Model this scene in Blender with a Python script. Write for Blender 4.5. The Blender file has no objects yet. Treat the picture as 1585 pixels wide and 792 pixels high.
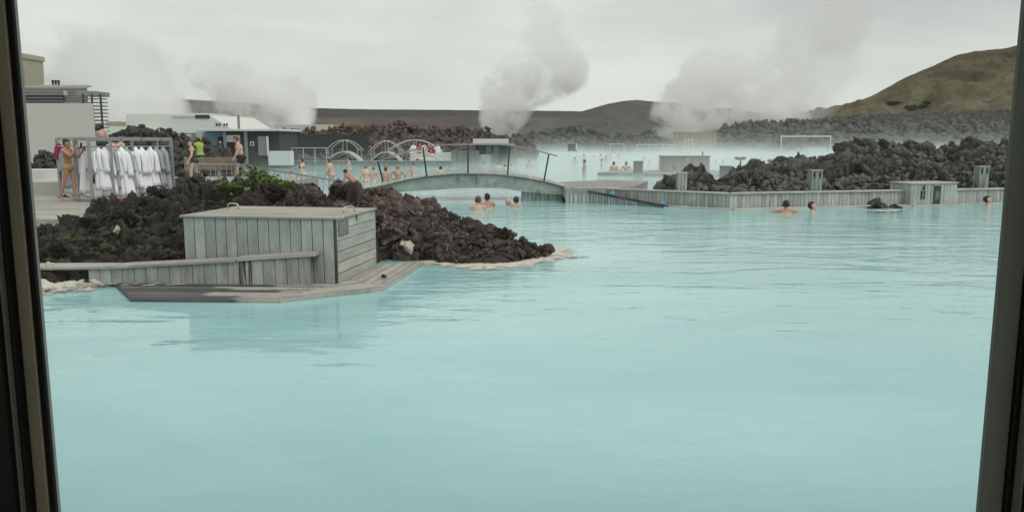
import bpy, bmesh, math, random
import numpy as np
from mathutils import Vector, Matrix

# ------------------------------------------------------------------ camera, world, sun, exposure
scene = bpy.context.scene
COL = scene.collection
rad = math.radians
FPX, CX, CY, CAM_H = 1230.0, 792.5, 396.0, 2.0
PITCH = rad(8.26)
cam_d = bpy.data.cameras.new('camera')
cam_d.sensor_width = 36.0
cam_d.lens = 36.0 * FPX / 1585.0
cam_d.clip_start = 0.02
cam_d.clip_end = 12000
cam = bpy.data.objects.new('camera', cam_d)
COL.objects.link(cam)
cam.location = (0, 0, CAM_H)
cam.rotation_euler = (rad(90) - PITCH, 0, 0)
scene.camera = cam

SUN_EL, SUN_AZ = rad(52), rad(125)          # azimuth clockwise from +Y (north): light from the right, a little behind
world = bpy.data.worlds.new('World')
scene.world = world
world.use_nodes = True
wn, wl = world.node_tree.nodes, world.node_tree.links
wn.clear()
w_out = wn.new('ShaderNodeOutputWorld')
w_bg = wn.new('ShaderNodeBackground'); w_bg.inputs['Strength'].default_value = 0.1
w_sky = wn.new('ShaderNodeTexSky'); w_sky.sky_type = 'NISHITA'; w_sky.sun_disc = False
w_sky.sun_elevation = SUN_EL; w_sky.sun_rotation = SUN_AZ
w_tc = wn.new('ShaderNodeTexCoord')
w_map = wn.new('ShaderNodeMapping'); w_map.inputs['Scale'].default_value = (1.3, 1.3, 5.0)
w_map.inputs['Location'].default_value = (0.35, 0.1, 0.0)
w_noi = wn.new('ShaderNodeTexNoise'); w_noi.inputs['Scale'].default_value = 1.6
w_noi.inputs['Detail'].default_value = 6; w_noi.inputs['Roughness'].default_value = 0.5
w_ramp = wn.new('ShaderNodeValToRGB')
w_ramp.color_ramp.elements[0].position = 0.36; w_ramp.color_ramp.elements[0].color = (0.525, 0.53, 0.51, 1)
w_ramp.color_ramp.elements[1].position = 0.60; w_ramp.color_ramp.elements[1].color = (0.72, 0.735, 0.69, 1)
w_sep = wn.new('ShaderNodeSeparateXYZ')
w_h = wn.new('ShaderNodeMapRange'); w_h.inputs['From Min'].default_value = -0.02; w_h.inputs['From Max'].default_value = 0.16
w_h.inputs['To Min'].default_value = 1.0; w_h.inputs['To Max'].default_value = 0.0
w_hz = wn.new('ShaderNodeMix'); w_hz.data_type = 'RGBA'
w_hz.inputs['B'].default_value = (0.745, 0.765, 0.725, 1)
w_z = wn.new('ShaderNodeMapRange'); w_z.inputs['From Min'].default_value = 0.25; w_z.inputs['From Max'].default_value = 1.0
w_z.inputs['To Min'].default_value = 11.45; w_z.inputs['To Max'].default_value = 14.0
w_mul = wn.new('ShaderNodeVectorMath'); w_mul.operation = 'SCALE'
w_mix = wn.new('ShaderNodeMix'); w_mix.data_type = 'RGBA'; w_mix.inputs['Factor'].default_value = 0.93
wl.new(w_tc.outputs['Generated'], w_map.inputs['Vector']); wl.new(w_map.outputs['Vector'], w_noi.inputs['Vector'])
wl.new(w_noi.outputs['Fac'], w_ramp.inputs['Fac'])
wl.new(w_tc.outputs['Generated'], w_sep.inputs['Vector'])
wl.new(w_sep.outputs['Z'], w_h.inputs['Value']); wl.new(w_sep.outputs['Z'], w_z.inputs['Value'])
wl.new(w_ramp.outputs['Color'], w_hz.inputs['A'])
w_h7 = wn.new('ShaderNodeMath'); w_h7.operation = 'MULTIPLY'; w_h7.inputs[1].default_value = 0.75
wl.new(w_h.outputs['Result'], w_h7.inputs[0]); wl.new(w_h7.outputs[0], w_hz.inputs['Factor'])
wl.new(w_hz.outputs['Result'], w_mul.inputs[0]); wl.new(w_z.outputs['Result'], w_mul.inputs['Scale'])
wl.new(w_sky.outputs['Color'], w_mix.inputs['A']); wl.new(w_mul.outputs['Vector'], w_mix.inputs['B'])
wl.new(w_mix.outputs['Result'], w_bg.inputs['Color']); wl.new(w_bg.outputs['Background'], w_out.inputs['Surface'])

sun_d = bpy.data.lights.new('sun', 'SUN'); sun_d.energy = 1.5; sun_d.angle = rad(35); sun_d.color = (1.0, 0.96, 0.9)
sun = bpy.data.objects.new('sun', sun_d); COL.objects.link(sun)
_sd = Vector((math.sin(SUN_AZ) * math.cos(SUN_EL), math.cos(SUN_AZ) * math.cos(SUN_EL), math.sin(SUN_EL)))
sun.rotation_euler = _sd.to_track_quat('Z', 'Y').to_euler()

scene.view_settings.view_transform = 'Standard'
scene.view_settings.look = 'None'
scene.view_settings.exposure = 0.0
scene.view_settings.gamma = 1.0
scene.render.engine = 'CYCLES'
cy = scene.cycles
cy.max_bounces = 22; cy.diffuse_bounces = 3; cy.glossy_bounces = 3; cy.transparent_max_bounces = 16; cy.volume_bounces = 20
cy.use_denoising = True
cy.volume_step_rate = 0.45; cy.volume_max_steps = 256
cy.caustics_reflective = False; cy.caustics_refractive = False

# ------------------------------------------------------------------ measured rays of the photograph -> points in the place
def ray(x, y):
    u = (x - CX) / FPX; v = (CY - y) / FPX
    return np.array([u, math.cos(PITCH) + v * math.sin(PITCH), -math.sin(PITCH) + v * math.cos(PITCH)])
def W(x, y, z=0.0):
    d = ray(x, y); t = (z - CAM_H) / d[2]
    return Vector((d[0] * t, d[1] * t, z))
def D(x, y, Y):
    d = ray(x, y); t = Y / d[1]
    return Vector((d[0] * t, Y, CAM_H + d[2] * t))

# ------------------------------------------------------------------ noise
def _hash(ix, iy, iz, seed=0):
    n = (ix.astype(np.int64) * 374761393 + iy.astype(np.int64) * 668265263 + iz.astype(np.int64) * 1274126177 + seed * 974634777) & 0xffffffff
    n = ((n ^ (n >> 13)) * 1274126177) & 0xffffffff
    n = ((n ^ (n >> 16)) * 2246822519) & 0xffffffff
    return (n ^ (n >> 15)) & 0xffffffff
def vnoise(p, seed=0):
    i = np.floor(p).astype(np.int64); f = p - i
    f = f * f * f * (f * (f * 6 - 15) + 10)
    r = 0
    for dx in (0, 1):
        wx = f[:, 0] if dx else 1 - f[:, 0]
        for dy in (0, 1):
            wy = f[:, 1] if dy else 1 - f[:, 1]
            for dz in (0, 1):
                wz = f[:, 2] if dz else 1 - f[:, 2]
                h = _hash(i[:, 0] + dx, i[:, 1] + dy, i[:, 2] + dz, seed) / 4294967295.0
                r = r + wx * wy * wz * h
    return r * 2 - 1
def fbm(p, oct=4, lac=2.1, gain=0.5, seed=0):
    a = 1.0; s = 0; q = np.array(p, float)
    for k in range(oct):
        s = s + a * vnoise(q, seed + k); q = q * lac + 17.3; a *= gain
    return s
def worley(p, seed=0):
    i = np.floor(p).astype(np.int64)
    f1 = np.full(len(p), 9.0); f2 = np.full(len(p), 9.0); cid = np.zeros(len(p))
    for dx in (-1, 0, 1):
        for dy in (-1, 0, 1):
            for dz in (-1, 0, 1):
                c = i + np.array([dx, dy, dz])
                h = [_hash(c[:, 0], c[:, 1], c[:, 2], seed + k) / 4294967295.0 for k in (1, 2, 3)]
                q = c + np.stack(h, 1)
                d = np.linalg.norm(p - q, axis=1)
                m = d < f1
                f2 = np.where(m, f1, np.minimum(f2, d)); f1 = np.where(m, d, f1)
                cid = np.where(m, _hash(c[:, 0], c[:, 1], c[:, 2], seed + 9) / 4294967295.0, cid)
    return f1, f2, cid
def worley2(p2, seed=0):
    i = np.floor(p2).astype(np.int64); z = np.zeros(len(p2), np.int64)
    f1 = np.full(len(p2), 9.0); f2 = np.full(len(p2), 9.0); cid = np.zeros(len(p2))
    for dx in (-1, 0, 1):
        for dy in (-1, 0, 1):
            cx = i[:, 0] + dx; cyy = i[:, 1] + dy
            d = np.hypot(p2[:, 0] - cx - _hash(cx, cyy, z, seed + 1) / 4294967295.0, p2[:, 1] - cyy - _hash(cx, cyy, z, seed + 2) / 4294967295.0)
            m = d < f1
            f2 = np.where(m, f1, np.minimum(f2, d)); f1 = np.where(m, d, f1)
            cid = np.where(m, _hash(cx, cyy, z, seed + 9) / 4294967295.0, cid)
    return f1, f2, cid
def blocks2(p2, seed=0):
    """cells of tilted flat facets: block height + tilt, and the distance to the crack"""
    i = np.floor(p2).astype(np.int64); z0 = np.zeros(len(p2), np.int64)
    f1 = np.full(len(p2), 9.0); f2 = np.full(len(p2), 9.0); hgt = np.zeros(len(p2))
    for dx in (-1, 0, 1):
        for dy in (-1, 0, 1):
            cx = i[:, 0] + dx; cyy = i[:, 1] + dy; q = [_hash(cx, cyy, z0, seed + k) / 4294967295.0 for k in (1, 2, 9, 11, 12)]
            ox = p2[:, 0] - cx - q[0]; oy = p2[:, 1] - cyy - q[1]; d = np.hypot(ox, oy); m = d < f1
            f2 = np.where(m, f1, np.minimum(f2, d)); f1 = np.where(m, d, f1)
            hgt = np.where(m, (q[2] - 0.5) + (q[3] - 0.5) * 2.2 * ox + (q[4] - 0.5) * 2.2 * oy, hgt)
    return hgt, f2 - f1
def sstep(a, b, x):
    t = np.clip((x - a) / (b - a), 0, 1); return t * t * (3 - 2 * t)

# ------------------------------------------------------------------ object helpers
def tag(o, label=None, cat=None, group=None, kind=None):
    if label: o['label'] = label
    if cat: o['category'] = cat
    if group: o['group'] = group
    if kind: o['kind'] = kind
    return o
def empty(name, loc=(0, 0, 0), rz=0.0):
    o = bpy.data.objects.new(name, None); COL.objects.link(o)
    o.location = loc; o.rotation_euler = (0, 0, rz); o.empty_display_size = 0.2
    return o
def mesh_obj(name, verts, faces, mat=None, parent=None, smooth=False, attr=None):
    me = bpy.data.meshes.new(name)
    me.from_pydata([tuple(map(float, v)) for v in verts], [], [tuple(map(int, f)) for f in faces])
    if attr is not None:
        a = me.attributes.new('bc', 'FLOAT_VECTOR', 'POINT')
        a.data.foreach_set('vector', np.asarray(attr, np.float32).ravel())
    me.update()
    if smooth: me.shade_smooth()
    if mat: me.materials.append(mat)
    o = bpy.data.objects.new(name, me); COL.objects.link(o)
    if parent: o.parent = parent
    return o
def np_mesh(name, verts, tris, smooth=False, mats=(), attr=None):
    """fast mesh from numpy arrays; tris is (n,3) or (n,4)"""
    me = bpy.data.meshes.new(name)
    verts = np.asarray(verts, np.float32); tris = np.asarray(tris, np.int32)
    k = tris.shape[1]
    me.vertices.add(len(verts)); me.vertices.foreach_set('co', verts.ravel())
    me.loops.add(tris.size); me.loops.foreach_set('vertex_index', tris.ravel())
    me.polygons.add(len(tris))
    me.polygons.foreach_set('loop_start', np.arange(0, tris.size, k, dtype=np.int32))
    me.polygons.foreach_set('loop_total', np.full(len(tris), k, np.int32))
    if attr is not None:
        a = me.attributes.new('bc', 'FLOAT_VECTOR', 'POINT')
        a.data.foreach_set('vector', np.asarray(attr, np.float32).ravel())
    me.update(calc_edges=True); me.validate()
    if smooth: me.shade_smooth()
    for m in mats: me.materials.append(m)
    return me
def link(name, me, parent=None, loc=None):
    o = bpy.data.objects.new(name, me); COL.objects.link(o)
    if parent: o.parent = parent
    if loc is not None: o.location = loc
    return o

class MB:
    """collects shapes, links them as ONE mesh object"""
    def __init__(s, seed=0):
        s.v = []; s.f = []; s.a = []; s.r = random.Random(seed)
    def add(s, verts, faces, attr=None):
        b = len(s.v)
        s.v += [tuple(map(float, v)) for v in verts]
        s.f += [tuple(b + i for i in f) for f in faces]
        s.a += [tuple(map(float, q)) for q in (attr if attr is not None else verts)]
    def box(s, c, size, ax=None, ch=0.0, grain=0):
        """box centred at c with half-open chamfers; ax = 3 unit axes; grain = index of the axis the grain follows"""
        c = np.array(c, float); h = np.array(size, float) / 2
        ax = np.eye(3) if ax is None else np.array(ax, float)
        ch = min(ch, 0.45 * 2 * h.min())
        off = np.array([s.r.uniform(0, 50) for _ in range(3)])
        P = []; A = []; idx = {}
        def put(q):
            P.append(c + ax.T @ np.array(q)); r = np.array(q)
            A.append(np.array([r[grain], r[(grain + 1) % 3], r[(grain + 2) % 3]]) + off)
            return len(P) - 1
        F = []
        if ch <= 0:
            for sx in (-1, 1):
                for sy in (-1, 1):
                    for sz in (-1, 1): idx[sx, sy, sz] = put((sx * h[0], sy * h[1], sz * h[2]))
            q = lambda *k: F.append([idx[t] for t in k])
            q((-1, -1, -1), (-1, -1, 1), (-1, 1, 1), (-1, 1, -1)); q((1, -1, -1), (1, 1, -1), (1, 1, 1), (1, -1, 1))
            q((-1, -1, -1), (1, -1, -1), (1, -1, 1), (-1, -1, 1)); q((-1, 1, -1), (-1, 1, 1), (1, 1, 1), (1, 1, -1))
            q((-1, -1, -1), (-1, 1, -1), (1, 1, -1), (1, -1, -1)); q((-1, -1, 1), (1, -1, 1), (1, 1, 1), (-1, 1, 1))
        else:
            for sx in (-1, 1):
                for sy in (-1, 1):
                    for sz in (-1, 1):
                        for k in range(3):
                            q = [sx * (h[0] - ch), sy * (h[1] - ch), sz * (h[2] - ch)]
                            q[k] = (sx, sy, sz)[k] * h[k]
                            idx[sx, sy, sz, k] = put(q)
            for k in range(3):
                for sg in (-1, 1):
                    o1, o2 = (k + 1) % 3, (k + 2) % 3
                    ring = []
                    for a, b in ((-1, -1), (1, -1), (1, 1), (-1, 1)):
                        t = [0, 0, 0]; t[k] = sg; t[o1] = a; t[o2] = b; ring.append(idx[t[0], t[1], t[2], k])
                    F.append(ring if sg > 0 else ring[::-1])
            for k in range(3):      # edges along axis k
                o1, o2 = (k + 1) % 3, (k + 2) % 3
                for a in (-1, 1):
                    for b in (-1, 1):
                        def g(e, w):
                            t = [0, 0, 0]; t[k] = e; t[o1] = a; t[o2] = b; return idx[t[0], t[1], t[2], w]
                        r = [g(-1, o1), g(1, o1), g(1, o2), g(-1, o2)]
                        F.append(r if a * b < 0 else r[::-1])
            for sx in (-1, 1):
                for sy in (-1, 1):
                    for sz in (-1, 1):
                        r = [idx[sx, sy, sz, k] for k in range(3)]
                        F.append(r if sx * sy * sz > 0 else r[::-1])
        s.add(P, F, A)
    def beam(s, p0, p1, w, t, up=(0, 0, 1), ch=0.0):
        p0 = np.array(p0, float); p1 = np.array(p1, float); d = p1 - p0; L = np.linalg.norm(d); d /= L
        up = np.array(up, float); sd = np.cross(up, d)
        if np.linalg.norm(sd) < 1e-6: sd = np.cross((1, 0, 0), d)
        sd /= np.linalg.norm(sd); u = np.cross(d, sd)
        s.box((p0 + p1) / 2, (L, w, t), (d, sd, u), ch, 0)
    def tube(s, pts, r, n=10, caps=True, flat=1.0):
        pts = [np.array(p, float) for p in pts]
        rr = list(r) if hasattr(r, '__len__') else [r] * len(pts)
        V = []; A = []; prev = None; acc = 0; o = s.r.uniform(0, 40)
        for i, p in enumerate(pts):
            d = (pts[min(i + 1, len(pts) - 1)] - pts[max(i - 1, 0)]); d /= (np.linalg.norm(d) + 1e-12)
            if prev is None:
                a = np.cross(d, (0, 0, 1.0))
                if np.linalg.norm(a) < 1e-3: a = np.cross(d, (1.0, 0, 0))
            else: a = prev - d * (prev @ d)
            a /= np.linalg.norm(a); prev = a; b = np.cross(d, a)
            if i: acc += np.linalg.norm(p - pts[i - 1])
            for k in range(n):
                t = 2 * math.pi * k / n
                V.append(p + rr[i] * (math.cos(t) * a + flat * math.sin(t) * b)); A.append((acc + o, k / n, 0))
        F = []
        for i in range(len(pts) - 1):
            for k in range(n):
                F.append((i * n + k, i * n + (k + 1) % n, (i + 1) * n + (k + 1) % n, (i + 1) * n + k))
        if caps:
            F.append(tuple(range(n - 1, -1, -1))); m = (len(pts) - 1) * n; F.append(tuple(range(m, m + n)))
        s.add(V, F, A)
    def prism(s, poly, z0, z1, grain_dir=(1, 0), off=None):
        """vertical prism over a 2-D polygon; z1 may be a function (x,y) -> z"""
        area = sum(poly[i][0] * poly[(i + 1) % len(poly)][1] - poly[(i + 1) % len(poly)][0] * poly[i][1] for i in range(len(poly)))
        if area < 0: poly = poly[::-1]
        n = len(poly); f0 = z0 if callable(z0) else (lambda x, y: z0); f1 = z1 if callable(z1) else (lambda x, y: z1)
        g = np.array(grain_dir, float); g /= np.linalg.norm(g); h = np.array((-g[1], g[0]))
        o = np.array([s.r.uniform(0, 50) for _ in range(3)]) if off is None else np.array(off, float)
        V = [(x, y, f0(x, y)) for x, y in poly] + [(x, y, f1(x, y)) for x, y in poly]
        A = [np.array((np.dot(g, v[:2]), np.dot(h, v[:2]), v[2])) + o for v in V]
        F = [tuple(range(n - 1, -1, -1)), tuple(range(n, 2 * n))]
        F += [(i, (i + 1) % n, n + (i + 1) % n, n + i) for i in range(n)]
        s.add(V, F, A)
    def sphere(s, c, r, ax=None, nu=14, nv=9):
        c = np.array(c, float); r = np.array(r if hasattr(r, '__len__') else (r, r, r), float)
        ax = np.eye(3) if ax is None else np.array(ax, float)
        V = [c + ax.T @ (r * (0, 0, -1))]
        for j in range(1, nv):
            ph = -math.pi / 2 + math.pi * j / nv
            for i in range(nu):
                th = 2 * math.pi * i / nu
                V.append(c + ax.T @ (r * (math.cos(ph) * math.cos(th), math.cos(ph) * math.sin(th), math.sin(ph))))
        V.append(c + ax.T @ (r * (0, 0, 1)))
        F = [(0, 1 + (i + 1) % nu, 1 + i) for i in range(nu)]
        for j in range(nv - 2):
            a = 1 + j * nu
            F += [(a + i, a + (i + 1) % nu, a + nu + (i + 1) % nu, a + nu + i) for i in range(nu)]
        a = 1 + (nv - 2) * nu; T = len(V) - 1
        F += [(a + i, a + (i + 1) % nu, T) for i in range(nu)]
        s.add(V, F)
    def cap(s, p0, p1, r0, r1, n=12):
        """closed tapered capsule"""
        p0 = np.array(p0, float); p1 = np.array(p1, float); d = p1 - p0; L = np.linalg.norm(d); d = d / L
        P = []; R = []
        for a in (-80, -50, -22): P.append(p0 + d * r0 * math.sin(rad(a))); R.append(r0 * math.cos(rad(a)))
        for t in (0, .33, .67, 1): P.append(p0 + d * L * t); R.append(r0 + (r1 - r0) * t)
        for a in (22, 50, 80): P.append(p1 + d * r1 * math.sin(rad(a))); R.append(r1 * math.cos(rad(a)))
        s.tube(P, R, n)
    def build(s, name, mat, parent=None, smooth=False):
        return mesh_obj(name, s.v, s.f, mat, parent, smooth, s.a)

def clip_poly(poly, n, d):
    """keep the part of a 2-D polygon where n.p >= d"""
    out = []
    for i in range(len(poly)):
        a = np.array(poly[i], float); b = np.array(poly[(i + 1) % len(poly)], float)
        da = n @ a - d; db = n @ b - d
        if da >= 0: out.append(tuple(a))
        if (da > 0 > db) or (da < 0 < db): out.append(tuple(a + (b - a) * da / (da - db)))
    return out
def deck_boards(mb, poly, direction, width, z0, z1, gap=0.006, jitter=0.003):
    """boards laid along `direction`, cut to a convex polygon"""
    g = np.array(direction, float); g /= np.linalg.norm(g); h = np.array((-g[1], g[0]))
    t = [h @ np.array(p) for p in poly]; k = math.floor(min(t) / width)
    while k * width < max(t):
        q = clip_poly(poly, h, k * width + gap / 2); q = clip_poly(q, -h, -((k + 1) * width - gap / 2)) if len(q) > 2 else q
        if len(q) > 2:
            dz = mb.r.uniform(-jitter, jitter)
            zz = z1 if callable(z1) else (lambda x, y, c=z1: c)
            mb.prism(q, z0, (lambda x, y, f=zz, dz=dz: f(x, y) + dz), g)
        k += 1
def plank_wall(mb, p0, p1, z0, z1, w=0.13, t=0.025, gap=0.007, ch=0.004, side=1):
    """vertical planks standing on the line p0-p1 (2-D), front face on the line; z0,z1 numbers or functions of t in 0..1"""
    p0 = np.array(p0[:2], float); p1 = np.array(p1[:2], float); d = p1 - p0; L = np.linalg.norm(d); d /= L
    n = np.array((d[1], -d[0])) * side
    k = max(1, round(L / w)); w = L / k
    f0 = z0 if callable(z0) else (lambda s: z0); f1 = z1 if callable(z1) else (lambda s: z1)
    for i in range(k):
        s = (i + .5) / k; a, b = f0(s), f1(s)
        if b - a < 0.015: continue
        c = p0 + d * (i + .5) * w - n * (t / 2 + mb.r.uniform(0, 0.004))
        mb.box((c[0], c[1], (a + b) / 2), (b - a, w - gap, t), ((0, 0, 1), (d[0], d[1], 0), (d[1], -d[0], 0)), ch, 0)

# ------------------------------------------------------------------ materials
class NT:
    def __init__(s, name):
        s.m = bpy.data.materials.new(name); s.m.use_nodes = True
        s.t = s.m.node_tree; s.t.nodes.clear()
        s.out = s.n('ShaderNodeOutputMaterial')
    def n(s, kind, **kw):
        nd = s.t.nodes.new(kind)
        for k, v in kw.items():
            if hasattr(nd, k) and k not in nd.inputs: setattr(nd, k, v)
            else: nd.inputs[k].default_value = v
        return nd
    def l(s, a, b): s.t.links.new(a, b)
    def math(s, op, a, b=None, c=None, clamp=False):
        nd = s.t.nodes.new('ShaderNodeMath'); nd.operation = op; nd.use_clamp = clamp
        for i, q in enumerate((a, b, c)):
            if q is None: continue
            if isinstance(q, (int, float)): nd.inputs[i].default_value = q
            else: s.l(q, nd.inputs[i])
        return nd.outputs[0]
    def ramp(s, fac, stops):
        nd = s.t.nodes.new('ShaderNodeValToRGB'); e = nd.color_ramp.elements
        while len(e) < len(stops): e.new(0.5)
        for q, (p, c) in zip(e, stops):
            q.position = p; q.color = (*c, 1) if hasattr(c, '__len__') else (c, c, c, 1)
        s.l(fac, nd.inputs['Fac']); return nd.outputs['Color']
    def mix(s, fac, a, b, blend='MIX'):
        nd = s.t.nodes.new('ShaderNodeMix'); nd.data_type = 'RGBA'; nd.blend_type = blend
        for q, k in ((fac, 'Factor'), (a, 'A'), (b, 'B')):
            if isinstance(q, (int, float)): nd.inputs[k].default_value = q
            elif hasattr(q, '__len__'): nd.inputs[k].default_value = (*q, 1)
            else: s.l(q, nd.inputs[k])
        return nd.outputs['Result']
    def noise(s, vec, scale, detail=4, rough=0.55, dim='3D', dist=0.0):
        nd = s.n('ShaderNodeTexNoise'); nd.inputs['Scale'].default_value = scale
        nd.inputs['Detail'].default_value = detail; nd.inputs['Roughness'].default_value = rough
        nd.inputs['Distortion'].default_value = dist
        if vec is not None: s.l(vec, nd.inputs['Vector'])
        return nd.outputs['Fac']
    def mapv(s, vec, scale=(1, 1, 1), loc=(0, 0, 0), rot=(0, 0, 0)):
        nd = s.n('ShaderNodeMapping'); nd.inputs['Scale'].default_value = scale
        nd.inputs['Location'].default_value = loc; nd.inputs['Rotation'].default_value = rot
        s.l(vec, nd.inputs['Vector']); return nd.outputs['Vector']
    def pos(s): return s.n('ShaderNodeNewGeometry').outputs['Position']
    def obj(s): return s.n('ShaderNodeTexCoord').outputs['Object']
    def island(s): return s.n('ShaderNodeNewGeometry').outputs['Random Per Island']
    def attr(s, name): return s.n('ShaderNodeAttribute', attribute_name=name).outputs['Vector']
    def bump(s, h, strength=0.3, dist=0.01, normal=None):
        nd = s.n('ShaderNodeBump'); nd.inputs['Strength'].default_value = strength; nd.inputs['Distance'].default_value = dist
        s.l(h, nd.inputs['Height'])
        if normal is not None: s.l(normal, nd.inputs['Normal'])
        return nd.outputs['Normal']
    def bsdf(s, color, rough=0.7, normal=None, metallic=0.0, spec=0.5, **kw):
        b = s.n('ShaderNodeBsdfPrincipled')
        for q, k in ((color, 'Base Color'), (rough, 'Roughness')):
            if isinstance(q, (int, float)): b.inputs[k].default_value = q
            elif hasattr(q, '__len__'): b.inputs[k].default_value = (*q, 1)
            else: s.l(q, b.inputs[k])
        b.inputs['Metallic'].default_value = metallic; b.inputs['Specular IOR Level'].default_value = spec
        for k, v in kw.items(): b.inputs[k.replace('_', ' ')].default_value = v
        if normal is not None: s.l(normal, b.inputs['Normal'])
        s.l(b.outputs[0], s.out.inputs['Surface']); return b

def mat_plain(name, c, rough=0.6, var=0.12, scale=6.0, metallic=0.0, bump=0.0, spec=0.5):
    t = NT(name); n = t.noise(t.obj(), scale, 5, 0.6)
    col = t.mix(n, tuple(q * (1 - var) for q in c), tuple(min(1, q * (1 + var)) for q in c))
    t.bsdf(col, rough, t.bump(n, bump, 0.01) if bump else None, metallic, spec); return t.m
def mat_wood(name, c_lo, c_hi, stain=0.35, stain_c=(0.05, 0.052, 0.05), bleach=0.25, rough=0.75, wet=0.0, spill=None, dry=None):
    t = NT(name); bc = t.attr('bc'); isl = t.island(); P = t.pos()
    grain = t.noise(t.mapv(bc, (2.2, 60, 60)), 1.0, 5, 0.65)
    fine = t.noise(t.mapv(bc, (6, 240, 240)), 1.0, 3, 0.6)
    blot = t.noise(P, 3.2, 5, 0.6)
    base = t.mix(t.math('MULTIPLY_ADD', isl, 0.52, t.math('MULTIPLY', grain, 0.46), clamp=True), c_lo, c_hi)
    base = t.mix(t.math('MULTIPLY', t.math('SUBTRACT', fine, 0.5, clamp=True), 1.6, clamp=True), base, tuple(q * 0.45 for q in c_lo))
    pale = t.math('MULTIPLY', t.math('SUBTRACT', blot, 0.5, clamp=True), 4.0 * bleach, clamp=True)
    base = t.mix(pale, base, tuple(min(0.75, q * 1.5) for q in c_hi))
    mott = t.noise(t.mapv(bc, (1.6, 5, 5)), 1.0, 4, 0.65)
    base = t.mix(t.math('MULTIPLY', t.ramp(mott, [(0.42, 1.0), (0.62, 0.0)]), 0.5), base, (0.52, 0.54, 0.53), 'MULTIPLY')
    if dry:       # beyond a ragged tide mark the boards are dry and pale
        sx = t.n('ShaderNodeSeparateXYZ'); t.l(P, sx.inputs[0]); mr = t.n('ShaderNodeMapRange')
        t.l(t.math('ADD', sx.outputs['X'], t.math('ADD', t.math('MULTIPLY', isl, 1.3), t.math('MULTIPLY', grain, 0.14))), mr.inputs['Value']); mr.inputs['From Min'].default_value = dry[0]; mr.inputs['From Max'].default_value = dry[1]
        base = t.mix(mr.outputs['Result'], base, t.mix(grain, dry[2], dry[3]))
    drip = t.noise(t.mapv(P, (9, 9, 0.9)), 1.0, 4, 0.6)
    soak = t.math('MULTIPLY', t.math('SUBTRACT', t.math('MULTIPLY', drip, t.noise(P, 1.1, 3)), 0.30 - 0.1 * stain, clamp=True), 9.0 * stain, clamp=True)
    base = t.mix(soak, base, stain_c)
    if spill:     # a run of dark wet drips between two places of the bench
        sx2 = t.n('ShaderNodeSeparateXYZ'); t.l(P, sx2.inputs[0]); d2 = t.noise(t.mapv(P, (16, 16, 0.7)), 1.0, 3, 0.6)
        win_ = t.math('SUBTRACT', 1.0, t.math('ABSOLUTE', t.math('DIVIDE', t.math('SUBTRACT', sx2.outputs['X'], spill[0]), spill[1])), clamp=True)
        sp2 = t.math('MULTIPLY', t.math('ADD', t.math('MULTIPLY', win_, 0.20), t.math('SUBTRACT', d2, 0.655)), 9.0, clamp=True)
        base = t.mix(t.math('MULTIPLY', sp2, 0.92), base, (0.018, 0.018, 0.018))
    h = t.math('MULTIPLY_ADD', grain, 0.7, t.math('MULTIPLY', fine, 0.3))
    t.bsdf(base, t.math('SUBTRACT', rough, t.math('MULTIPLY', soak, 0.35 + wet)), t.bump(h, 0.35, 0.004), 0, 0.35); return t.m
def mat_lava(name, c_a, c_b, c_c, scale=1.0, bump=0.8, dist=0.03, lichen=0.3, lichen_c=(0.16, 0.155, 0.135), zone=None, moss=0.0):
    t = NT(name); P = t.pos(); isl = t.math('MULTIPLY_ADD', t.n('ShaderNodeObjectInfo').outputs['Random'], 0.5, t.math('MULTIPLY', t.island(), 0.5))
    big = t.noise(P, 0.9 * scale, 4, 0.6); mid = t.noise(P, 6 * scale, 6, 0.68); fin = t.noise(P, 26 * scale, 6, 0.75)
    col = t.mix(t.ramp(big, [(0.38, 0.0), (0.62, 1.0)]), c_a, c_b)
    col = t.mix(t.ramp(mid, [(0.42, 0.0), (0.7, 1.0)]), col, c_c)
    if zone:      # the rock itself turns from black to reddish along the heap
        sx = t.n('ShaderNodeSeparateXYZ'); t.l(P, sx.inputs[0]); zr = t.n('ShaderNodeMapRange'); t.l(t.math('MULTIPLY_ADD', mid, 2.0, sx.outputs['X']), zr.inputs['Value'])
        zr.inputs['From Min'].default_value = zone[0]; zr.inputs['From Max'].default_value = zone[1]; col = t.mix(zr.outputs['Result'], col, t.mix(mid, zone[2], zone[3]))
    if moss:      # thin olive moss in patches
        mo = t.math('MULTIPLY', t.ramp(t.noise(P, 1.7, 5, 0.7), [(0.50, 0.0), (0.60, 1.0)]), t.ramp(mid, [(0.40, 0.0), (0.58, moss)]))
        col = t.mix(mo, col, (0.085, 0.078, 0.038))
    col = t.mix(isl, col, (0.26, 0.27, 0.27), 'MULTIPLY')
    pt = t.ramp(t.n('ShaderNodeNewGeometry').outputs['Pointiness'], [(0.50, 0.0), (0.60, 1.0)])  # convex edges coloured lighter: wear that also stands in for edge highlights
    col = t.mix(t.math('MULTIPLY', pt, 0.55), col, tuple(min(1, q * 2.6) for q in c_b))
    sp = t.math('MULTIPLY', t.ramp(t.noise(P, 13 * scale, 5, 0.7), [(0.60, 0.0), (0.72, 1.0)]), lichen)
    col = t.mix(sp, col, lichen_c)
    vo = t.n('ShaderNodeTexVoronoi'); vo.inputs['Scale'].default_value = 34 * scale; t.l(P, vo.inputs['Vector'])
    h = t.math('ADD', t.math('MULTIPLY', mid, 1.3), t.math('ADD', t.math('MULTIPLY', fin, 0.8), t.math('MULTIPLY', vo.outputs['Distance'], 0.35)))
    t.bsdf(col, 0.85, t.bump(h, bump, dist), 0, 0.25); return t.m

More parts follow.
